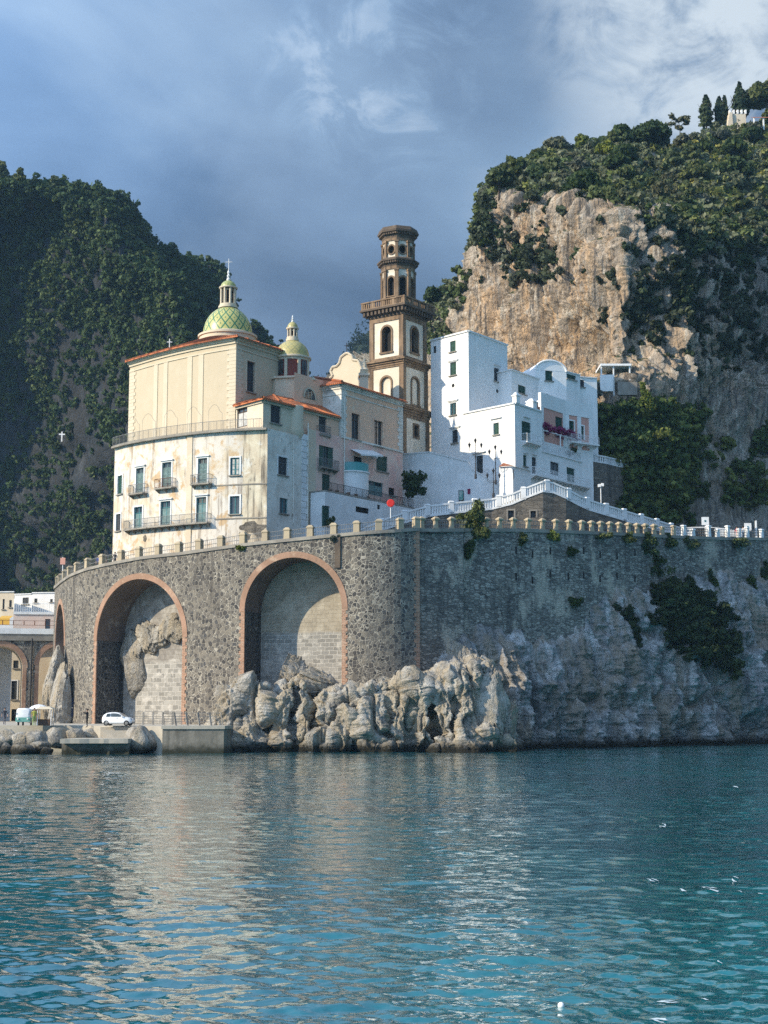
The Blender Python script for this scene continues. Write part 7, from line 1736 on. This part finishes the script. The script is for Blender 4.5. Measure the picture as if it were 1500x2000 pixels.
tree_px('oak_tree', 'dull grey green tree on the crest at the left shoulder of the cliff', 1062, 1116, 252, 318, 291, 'round', 8, 'leaf_grey', 130, .42)
tree_px('acacia_tree', 'airy light green tree on the crest beside the dull grey green tree', 1116, 1162, 252, 312, 293, 'round', 9, 'leaf_light', 70, .4)
tree_px('carob_tree', 'round dark tree hugging the cliff just right of the tower gallery', 828, 880, 539, 612, 292, 'round', 10, 'leaf_dark', 200, .4)
for i, (x0, x1, yt, yb, mt, lab) in enumerate(((948, 1000, 318, 380, 'leaf_mid', 'mid green tree at the top left edge of the cliff'), (990, 1036, 300, 352, 'leaf_dark', 'dark bushy tree just inside the left cliff edge'), (1030, 1078, 280, 330, 'leaf_mid', 'mid green tree left of the dull grey green crest tree'), (1160, 1210, 268, 320, 'leaf_light', 'yellow green tree just left of the large domed tree'), (944, 970, 390, 470, 'leaf_dark', 'dark tree hanging on the left edge of the cliff face'), (936, 960, 440, 500, 'leaf_dark', 'lowest dark tree on the left rim of the cliff face'), (1180, 1232, 290, 350, 'leaf_dark', 'dark tree in front of the large domed tree'), (1335, 1392, 300, 370, 'leaf_mid', 'mid green tree below the yellow vine terrace'), (1400, 1470, 290, 370, 'leaf_dark', 'broad dark tree under the vine terrace near the right edge'))):
    m_ = mount_px((x0 + x1) / 2, yb - 6); tree_px('cliff_tree', lab, x0, x1, yt, yb, m_.y, 'round', 20 + i, mt, 120, .45)
# many smaller trees over the mountain top
rng = np.random.default_rng(31); TK = [('round', 61, 2.4, 3.6, 'leaf_mid'), ('round', 62, 2.0, 4.2, 'leaf_dark'), ('bare', 63, 2.0, 4.0, 'leaf_grey'), ('pine', 64, 2.2, 4.6, 'leaf_mid'), ('round', 65, 1.8, 3.0, 'leaf_light'), ('round', 66, 2.2, 3.2, 'leaf_grey')]
TL = ['rounded mid green tree among the scrub on the mountain top', 'rounded dark tree among the scrub on the mountain top', 'thin grey tree among the scrub on the mountain top', 'upright mid green tree among the scrub on the mountain top', 'yellow green bush tree among the scrub on the mountain top', 'grey green olive tree among the scrub on the mountain top']
for i in range(95):
    pxx = float(rng.uniform(955, 1525)); sgg = float(rng.uniform(3.04, 3.97)); p = mount_at(pxx, sgg); j = int(rng.integers(0, 6)); k_ = TK[j]; s_ = float(rng.uniform(.7, 1.35))
    tree('hilltop_tree', TL[j], p - Vector((0, 0, .4)), k_[0], k_[1], k_[2], k_[3], k_[4], 70, .34, 'trees scattered over the mountain top', False, (s_, s_, s_ * float(rng.uniform(.9, 1.25))), float(rng.uniform(0, 6.28)))
# villa with battlements, small red roofed shelter
vp = at(1440, 236, 315); vl_ = thing('villa', 'pale crenellated villa wall on the clifftop among cypresses', 'villa', vp); s_ = 315 / F; mb = MB(); zb_, zt_ = zat(244, 315), zat(219, 315); x0 = vp.x - 19 * s_
mb.add([(x0 - .6, 315, zb_ - 3), (x0 + 11 * s_, 315, zb_ - 3), (x0 + 9 * s_, 315, zt_), (x0 + 4 * s_, 315, zt_), (x0 - .6, 318, zb_ - 3), (x0 + 11 * s_, 318, zb_ - 3), (x0 + 9 * s_, 318, zt_), (x0 + 4 * s_, 318, zt_)], [(0, 1, 2, 3), (5, 4, 7, 6), (0, 3, 7, 4), (1, 5, 6, 2), (3, 2, 6, 7)])
mb.box(x0 + 9.5 * s_, x0 + 38 * s_, 315.5, 317.5, zb_ - 3, zt_ - .2); build('wall', mb, M['beige'], vl_)
for i in range(5):
    mb = MB(); xx = x0 + (4 + i * 8) * s_; mb.box(xx, xx + 3.4 * s_, 315.4, 316.2, zt_ - .19, zt_ + .75); build('merlon', mb, M['white'], vl_)
sh = at(1486, 246, 312); s2 = thing('garden_shelter', 'open garden shelter with a red roof at the right edge of the clifftop', 'shelter', sh); mb = MB(); s_ = 312 / F
mb.add([(sh.x - 17 * s_, 311, sh.z + 1.5), (sh.x + 26 * s_, 311, sh.z + 1.5), (sh.x + 26 * s_, 314, sh.z + 2.9), (sh.x - 17 * s_, 314, sh.z + 2.9)], [(0, 1, 2, 3)]); build('roof', mb, M['tile_b'], s2)
for dx in (-15, 4, 20): mb = MB(); mb.box(sh.x + dx * s_ - .15, sh.x + dx * s_ + .15, 311.2, 311.5, sh.z - 1.2, sh.z + 1.6); build('post', mb, M['white_paint'], s2)
# scrub covering the mountain
def scrub(name, label, P, N, S, w, count, smin, smax, pal, seed, nleaf=26, leaf=.34, sub=True, zsq=.75):
    rng = np.random.default_rng(seed); w = np.maximum(w, 0).ravel(); w /= w.sum(); idx = rng.choice(len(w), count, p=w); c = P.reshape(-1, 3)[idx].copy(); nn = N.reshape(-1, 3)[idx]
    sz = smin * (smax / smin) ** (rng.random(count) ** 1.6); c += nn * (sz * .35)[:, None]; c[:, 2] += sz * .25
    k = 5; C = np.repeat(c, k, 0) + rng.normal(size=(count * k, 3)) * np.repeat(sz, k)[:, None] * .42; Rd = np.repeat(sz, k)[:, None] * rng.uniform(.35, .6, (count * k, 1)) * np.array([[1, 1, zsq]])
    V, Q = leaf_cloud(C, Rd, nleaf, np.repeat(np.clip(leaf * sz ** .5, .16, .75), k), rng, .6, .4)
    pl = np.array(pal); pn = fbm(c / 11, 3, seed) * .5 + .5; pi = np.clip((pn * .6 + rng.random(count) * .55) * len(pl), 0, len(pl) - 1).astype(int); col = pl[pi] * rng.uniform(.75, 1.25, (count, 1)); col = np.repeat(np.repeat(col, k * nleaf, 0), 4, 0)
    o = np_mesh(name, V, Q, M['scrub'], col=col); tag(o, label, 'scrub', kind='stuff'); return o
sg = MS; py_ok = (MPX > 800) & (MPX < 1560)
PALM = [(.075, .11, .042), (.11, .15, .052), (.15, .18, .068), (.19, .20, .12), (.21, .225, .13), (.26, .27, .085)]
ncl = fbm(MP / 9, 4, 200); steep = 1 - np.abs(MN[..., 2])
w_top = ((sg > np.where(MPX < 1225, 3.03, 2.96)) & (sg < 4.05) & py_ok) * (.6 + ncl)

scrub('clifftop_scrub', 'dense green scrub covering the top of the right mountain', MP, MN, MS, w_top, 3200, .6, 2.2, PALM, 301, 26)
right = np.clip((MPX - 1215) / 50, 0, 1)
ledge = np.clip(fbm(MP / np.array([12, 12, 7]), 4, 210) * 2.4 - .45 + .9 * (sg - 2.35), 0, 1)
patch = np.exp(-(((MPX - 1300) / 60) ** 2 + ((sg - 2.55) / .22) ** 2)) * .55 + np.exp(-(((MPX - 1075) / 50) ** 2 + ((sg - 2.62) / .10) ** 2)) * .9 + np.exp(-(((MPX - 1400) / 60) ** 2 + ((sg - 2.6) / .25) ** 2)) * .25 + np.exp(-(((MPX - 985) / 30) ** 2 + ((sg - 2.8) / .1) ** 2)) * .6
w_face = ((sg > 2.05) & (sg < 2.98) & py_ok) * (ledge * (.04 + .16 * right + .25 * np.clip((sg - 2.75) / .2, 0, 1)) + np.clip(patch * (.75 + ncl), 0, 2)) + ((sg > 2.92) & (sg < 3.03) & py_ok) * np.clip(ncl + .1, 0, 1) * .5
scrub('cliff_scrub', 'bushes clinging to ledges of the tall cliff', MP, MN, MS, w_face, 760, .5, 1.9, [(.04, .06, .03), (.055, .08, .035), (.075, .09, .05), (.10, .11, .075)], 302, 26)
w_left = ((sg > 2.0) & (MPX < 945) & (MPX > 780)) * np.clip(ncl + .25, 0, 1)
scrub('left_cliff_scrub', 'grey green bushes on the lower left shoulder of the cliff', MP, MN, MS, w_left, 420, .7, 2.0, PALM[:5], 303, 26)
pyM = np.array([np.interp(MS[:, 0], [1, 2, 3, 4], [np.interp(x, [k[0] for k in MK], [k[j] for k in MK]) for j in (1, 3, 5, 7)]) for x in MPX[0]]).T
def blob(cx, cy, rx, ry): return np.exp(-(((MPX - cx) / rx) ** 2 + ((pyM - cy) / ry) ** 2) ** 1.5)
slope_w = ((sg > 1.0) & (sg < 2.02) & (MPX > 1090) & (MPX < 1560)) * (blob(1235, 860, 80, 70) * 2.2 + blob(1200, 960, 60, 50) * 1.5 + blob(1215, 795, 60, 22) * .9 + blob(1290, 950, 40, 60) * 1.4 + blob(1440, 960, 30, 30) * .5 + blob(1330, 780, 40, 20) * .5 + blob(1490, 880, 30, 30) * .5 + .012 + .05 * np.clip(ncl, 0, 1)) * (pyM > np.where(MPX < 1185, 800, 822))
scrub('slope_greenery', 'dark green creepers and bushes on the shaded slope right of the white houses', MP, MN, MS, slope_w, 1350, .7, 2.2, [(.045, .08, .026), (.065, .11, .03), (.09, .13, .036), (.19, .21, .055)], 304, 34, .27)
vine_w = ((sg > 3.3) & (sg < 4.02) & (MPX > 1300)) * 1.0
scrub('vine_terrace', 'yellow green vines on terraces below the clifftop villa', MP, MN, MS, vine_w, 800, .6, 1.3, [(.30, .31, .06), (.22, .25, .055), (.36, .33, .09), (.14, .17, .06)], 305, 20)
# bushes on the sea cliff and wall
cn = np.zeros_like(CP); cn[..., 1] = -.75; cn[..., 0] = .5; CZ = CP[..., 2]; cpx = np.broadcast_to(CPX[None], CZ.shape)
yc = CP[..., 1]; cpy = HOR - (CZ - CAMH) * F / yc
def cb(cx, cy, rx, ry): return np.exp(-(((cpx - cx) / rx) ** 2 + ((cpy - cy) / ry) ** 2) ** 1.5)
scrub('sea_cliff_ivy', 'thick dark ivy hanging down the shaded sea cliff', CP, cn, CZ, cb(1330, 1222, 40, 58) * 1.6 + cb(1298, 1180, 28, 30) + cb(1368, 1280, 20, 32) + cb(1214, 1235, 9, 34) * .35, 400, .6, 1.6, [(.03, .05, .02), (.04, .065, .024), (.055, .075, .028)], 306, 75, .19)
rng = np.random.default_rng(9)
def bush(px, py, path, rx, ry, label, mat='leaf_mid', n=110, size=.2, out=.25, name='bush', group=None, seed=0):
    q, z = path.hit(px, py); c = path.pos(q, z, out); s_ = c.y / F; r_ = np.random.default_rng(seed + int(px)); k = 12
    d = r_.normal(size=(k, 3)) * .42; C = d * np.array([rx * s_, rx * s_ * .55, ry * s_]); Rd = np.ones((k, 3)) * np.array([rx * s_, rx * s_ * .6, ry * s_]) * r_.uniform(.3, .5, (k, 1)); V, Q = leaf_cloud(C, Rd, n, size, r_, .7, .3)
    o = np_mesh(name, V, Q, M[mat]); o.location = c; tag(o, label, 'bush', group); return o
bush(925, 1016, RW, 30, 34, 'light green shrubby tree growing over the parapet of the shaded wall', 'leaf_mid', 200, .2, .3, 'wall_tree')
bush(912, 1068, RW, 14, 24, 'dark shrub hanging below the parapet under the light green shrubby tree', 'leaf_dark', 90, .18)
for i, (px, py, rx, ry, lab, mt) in enumerate(((1018, 1052, 12, 10, 'small tuft under the parapet left of the weep holes', 'leaf_mid'), (1075, 1046, 14, 10, 'light tuft on the top of the shaded wall below the ramp peak', 'leaf_light'), (1112, 1078, 12, 8, 'dark tuft growing in the middle of the shaded wall', 'leaf_dark'), (1170, 1048, 20, 8, 'flat tuft along the parapet in the middle of the shaded wall', 'leaf_mid'), (1222, 1052, 16, 12, 'green tuft on the parapet above the ivy', 'leaf_mid'), (1262, 1062, 22, 18, 'large dark shrub hanging from the parapet above the ivy', 'leaf_dark'), (1304, 1056, 14, 14, 'narrow shrub hanging from the parapet right of the large dark shrub', 'leaf_dark'), (1346, 1064, 20, 16, 'green shrub hanging from the wall top left of the road sign', 'leaf_mid'), (1440, 1062, 26, 10, 'wide low shrub under the person in red', 'leaf_mid'), (1120, 1172, 14, 12, 'dark shrub in the centre of the shaded wall above the rock', 'leaf_dark'), (1460, 1145, 18, 16, 'round dark shrub on the wall near the right edge', 'leaf_dark'), (1390, 1140, 16, 22, 'tall dark shrub on the wall right of the ivy', 'leaf_dark'), (1490, 1120, 12, 22, 'dark shrub cut by the right edge of the picture', 'leaf_dark'), (1285, 1110, 26, 30, 'bluish dark creeper on the wall above the ivy', 'leaf_dark'), (1310, 1160, 34, 30, 'dark creeper mass joining the wall to the ivy', 'leaf_dark'))):
    bush(px, py, RW, rx, ry, lab, mt, 70, .17, .35, 'wall_shrub', 'shrubs growing on the shaded wall', i)
bush(803, 950, Path([ax(23, -1.6), ax(33, -1.6)]), 34, 30, 'dark green hanging shrub over the wall between the church and the whitewashed wall', 'leaf_dark', 170, .2, .9, 'hanging_shrub')
bush(651, 1052, SWD, 10, 6, 'dry tuft at the foot of a parapet pillar above the wide arch', 'leaf_grey', 50, .12, .2)
bush(472, 1070, SWD, 12, 7, 'yellowish tuft on the coping left of the wide arch', 'leaf_light', 50, .12, .2)
bush(639, 1020, LT, 8, 10, 'potted green plant beside the arched street door', 'leaf_mid', 60, .14, .4)
q = (qa_ := LW.hit(1104, 850)[0]); p = LW.pos(q, pz + .15, -1.6); rb = np.random.default_rng(3)
L_ = LW.len - LW.hit(1062, 850)[0]; t = Vector((uw[0], uw[1], 0)); C = np.array([tuple(t * rb.uniform(-.38, .5) * L_ + Vector((rb.uniform(-.5, 1.2), rb.uniform(-1.2, .5), rb.uniform(-.25, .95)))) for _ in range(46)]); V, Q = leaf_cloud(C, np.ones((46, 3)) * np.array([.75, .75, .45]), 70, .15, rb, .7, .3)
o = np_mesh('bougainvillea', V, Q, M['bougain']); o.location = p; tag(o, 'purple bougainvillea spread over the white pergola', 'creeper')
bush(1120, 882, LW, 18, 14, 'dark green plant under the pergola at the end of the terrace', 'leaf_dark', 80, .16, -.8)
bush(1150, 765, Path([xy(1120, 770, 207), xy(1200, 770, 208)]), 24, 22, 'grey green tree at the end of the white house row below the canopy', 'leaf_grey', 150, .26, 0, 'garden_tree')
r_ = Path([xy(1220, 790, 204), xy(1300, 790, 206)]); bush(1262, 775, r_, 11, 30, 'sunlit prickly pear on the slope below the white canopy', 'leaf_light', 60, .3, 0, 'cactus')
# white cross on the left hill and pale hut
hx = np.abs(750 + F * HP[..., 0] / HP[..., 1] * .985 - 121) + np.abs(HOR - (HP[..., 2] - CAMH) * F / HP[..., 1] - 862); i = np.unravel_index(np.argmin(hx), hx.shape); c = at(121, 851, float(HP[i][1]) - 12); k = c.y / F; mb = MB(Matrix.Translation(c)); mb.box(-1.2 * k, 1.2 * k, -.15, .15, -12 * k, 8 * k); mb.box(-6 * k, -1.21 * k, -.15, .15, 1.5 * k, 4 * k); mb.box(1.21 * k, 6 * k, -.15, .15, 1.5 * k, 4 * k)
tag(build('hillside_cross', mb, M['white_paint']), 'white cross standing on the dark left hillside', 'cross')

# ------------------------------------------------------------------ woods on the left hill
rng = np.random.default_rng(77)
u_ = 750 + F * HP[..., 0] / HP[..., 1]; v_ = HOR - (HP[..., 2] - CAMH) * F / HP[..., 1]
hden = fbm(HP / np.array([30, 30, 16]), 4, 400)
flat = np.clip((HN[..., 2] - .28) / .3, 0, 1); okh = (u_ > -90) & (u_ < 640) & (HP[..., 2] > 4)
dl = np.broadcast_to(np.arange(HP.shape[0])[:, None], u_.shape); near_ridge = np.exp(-((dl - 155) / 16.0) ** 2)
w = okh * (flat * .6 + .12) * np.clip(hden + .35, 0.02, 1) + okh * near_ridge * .5
w = w * (dl > 140)
wv = w.ravel() / w.sum(); idx = rng.choice(wv.size, 255, replace=False, p=wv); pts = HP.reshape(-1, 3)[idx]
kinds = [('pine', 51, 3.6, 8.0, 'leaf_dark'), ('pine', 52, 3.2, 9.5, 'leaf_dark'), ('round', 53, 3.4, 6.0, 'leaf_dark'), ('pine', 54, 3.8, 7.5, 'leaf_mid'), ('round', 55, 2.8, 6.5, 'leaf_dark')]
kl = ['spreading dark pine in the woods on the left hill', 'taller narrow dark pine in the woods on the left hill', 'rounded dark evergreen in the woods on the left hill', 'mid green pine in the woods on the left hill', 'small domed evergreen in the woods on the left hill']
for i, pnt in enumerate(pts):
    j = int(rng.integers(0, 5)); kd = kinds[j]; uu = 750 + F * pnt[0] / pnt[1]; vv = HOR - (pnt[2] - CAMH) * F / pnt[1]
    if uu < 330 and vv < 520 and rng.random() < .8: j = 3; kd = ('pine', 54, 3.8, 7.5, 'leaf_mid')  # mid green leaves imitate sunlight on trees near the upper left crest
    s_ = float(rng.uniform(.5, .92)); tree('hill_tree', kl[j], tuple(pnt - np.array([0, 0, .8])), kd[0], kd[1], kd[2], kd[3], kd[4], 60, .55, 'trees of the wooded left hill', False, (s_, s_, s_ * float(rng.uniform(.85, 1.2))), float(rng.uniform(0, 6.28)))
scrub('hill_woods', 'dark mass of woodland and scrub covering the left hill', HP, HN, u_, okh * (dl > 135) * np.clip(hden * 1.1 + .62 + flat * .4 + .30 + .5 * (v_ < 640), 0.12, 1.3), 16500, 1.0, 2.6, [(.042, .075, .03), (.06, .10, .036), (.08, .12, .042), (.11, .145, .05)], 402, 17, .42)
fn_ = np.zeros_like(FP); fn_[..., 2] = .8; fn_[..., 1] = -.6
scrub('far_woods', 'dark woods on the far ridge', FP, fn_, FP, np.ones(FP.shape[:2]) * (FP[..., 2] > 60), 900, 3.0, 7.0, [(.014, .028, .016), (.02, .036, .02)], 403, 10, .6)

# foam flecks of a small wake and a floating ball
def wz(x, y):
    i = int(np.argmin(np.abs(WY[:, 0] - y))); j = int(np.argmin(np.abs(WX[i] - x))); return WZ[i, j]
def on_water(px, py): a, b, c = ray(px, py); t = -CAMH / c; return a * t, b * t
mb = MB(); rf = random.Random(6)
for cx, cy, L, n in ((1275, 1715, 30, 2), (1330, 1742, 26, 2), (1385, 1738, 42, 3), (1440, 1716, 26, 2), (1450, 1740, 20, 1), (1490, 1740, 20, 1), (1300, 1612, 22, 2), (1440, 1542, 22, 1), (1300, 1952, 60, 3), (1370, 1955, 26, 1), (1410, 1884, 22, 1), (605, 1465, 20, 2), (1290, 1990, 60, 2)):
    for k in range(n):
        px, py = cx + rf.uniform(-8, 8), cy + rf.uniform(-5, 5); W_ = L * rf.uniform(.4, .75); pts = []
        for t in range(14):
            a = 2 * math.pi * t / 14; x, y = on_water(px + W_ / 2 * math.cos(a) * rf.uniform(.7, 1.1), py + 1.1 * math.sin(a) * rf.uniform(.5, 1.1) + (math.cos(a)) * 2.0); pts.append((x, y, wz(x, y) + .012))
        x, y = on_water(px, py); mb.add([(x, y, wz(x, y) + .016)] + pts, [(0, 1 + i, 1 + (i + 1) % 14) for i in range(14)])
tag(build('foam', mb, material('sea foam', None, (.42, .50, .53), .6)), 'white foam streaks on the water at the right', 'foam', kind='stuff')
x, y = on_water(1096, 1970); mb = MB(); mb.ball((x, y, wz(x, y) + .02), .045, 12); tag(build('float_ball', mb, M['white_paint'], smooth=60), 'small white float ball bobbing near the bottom edge', 'float')
# ------------------------------------------------------------------ the air between: far slopes fade to blue
HAZE = 0.00011
def build_haze():
    mt = bpy.data.materials.new('sea air'); mt.use_nodes = True; nt = mt.node_tree; nt.nodes.clear()
    out = nt.nodes.new('ShaderNodeOutputMaterial'); v = nt.nodes.new('ShaderNodeVolumePrincipled'); v.inputs['Density'].default_value = HAZE
    v.inputs['Color'].default_value = (.42, .72, 1.0, 1); v.inputs['Anisotropy'].default_value = 0.0; nt.links.new(v.outputs[0], out.inputs['Volume'])
    mb = MB(); mb.box(-1500, 1500, -200, 1500, -4, 190); o = build('haze', mb, mt); tag(o, 'thin blue sea haze in front of the hills', 'haze', kind='stuff'); o.display_type = 'WIRE'
build_haze()
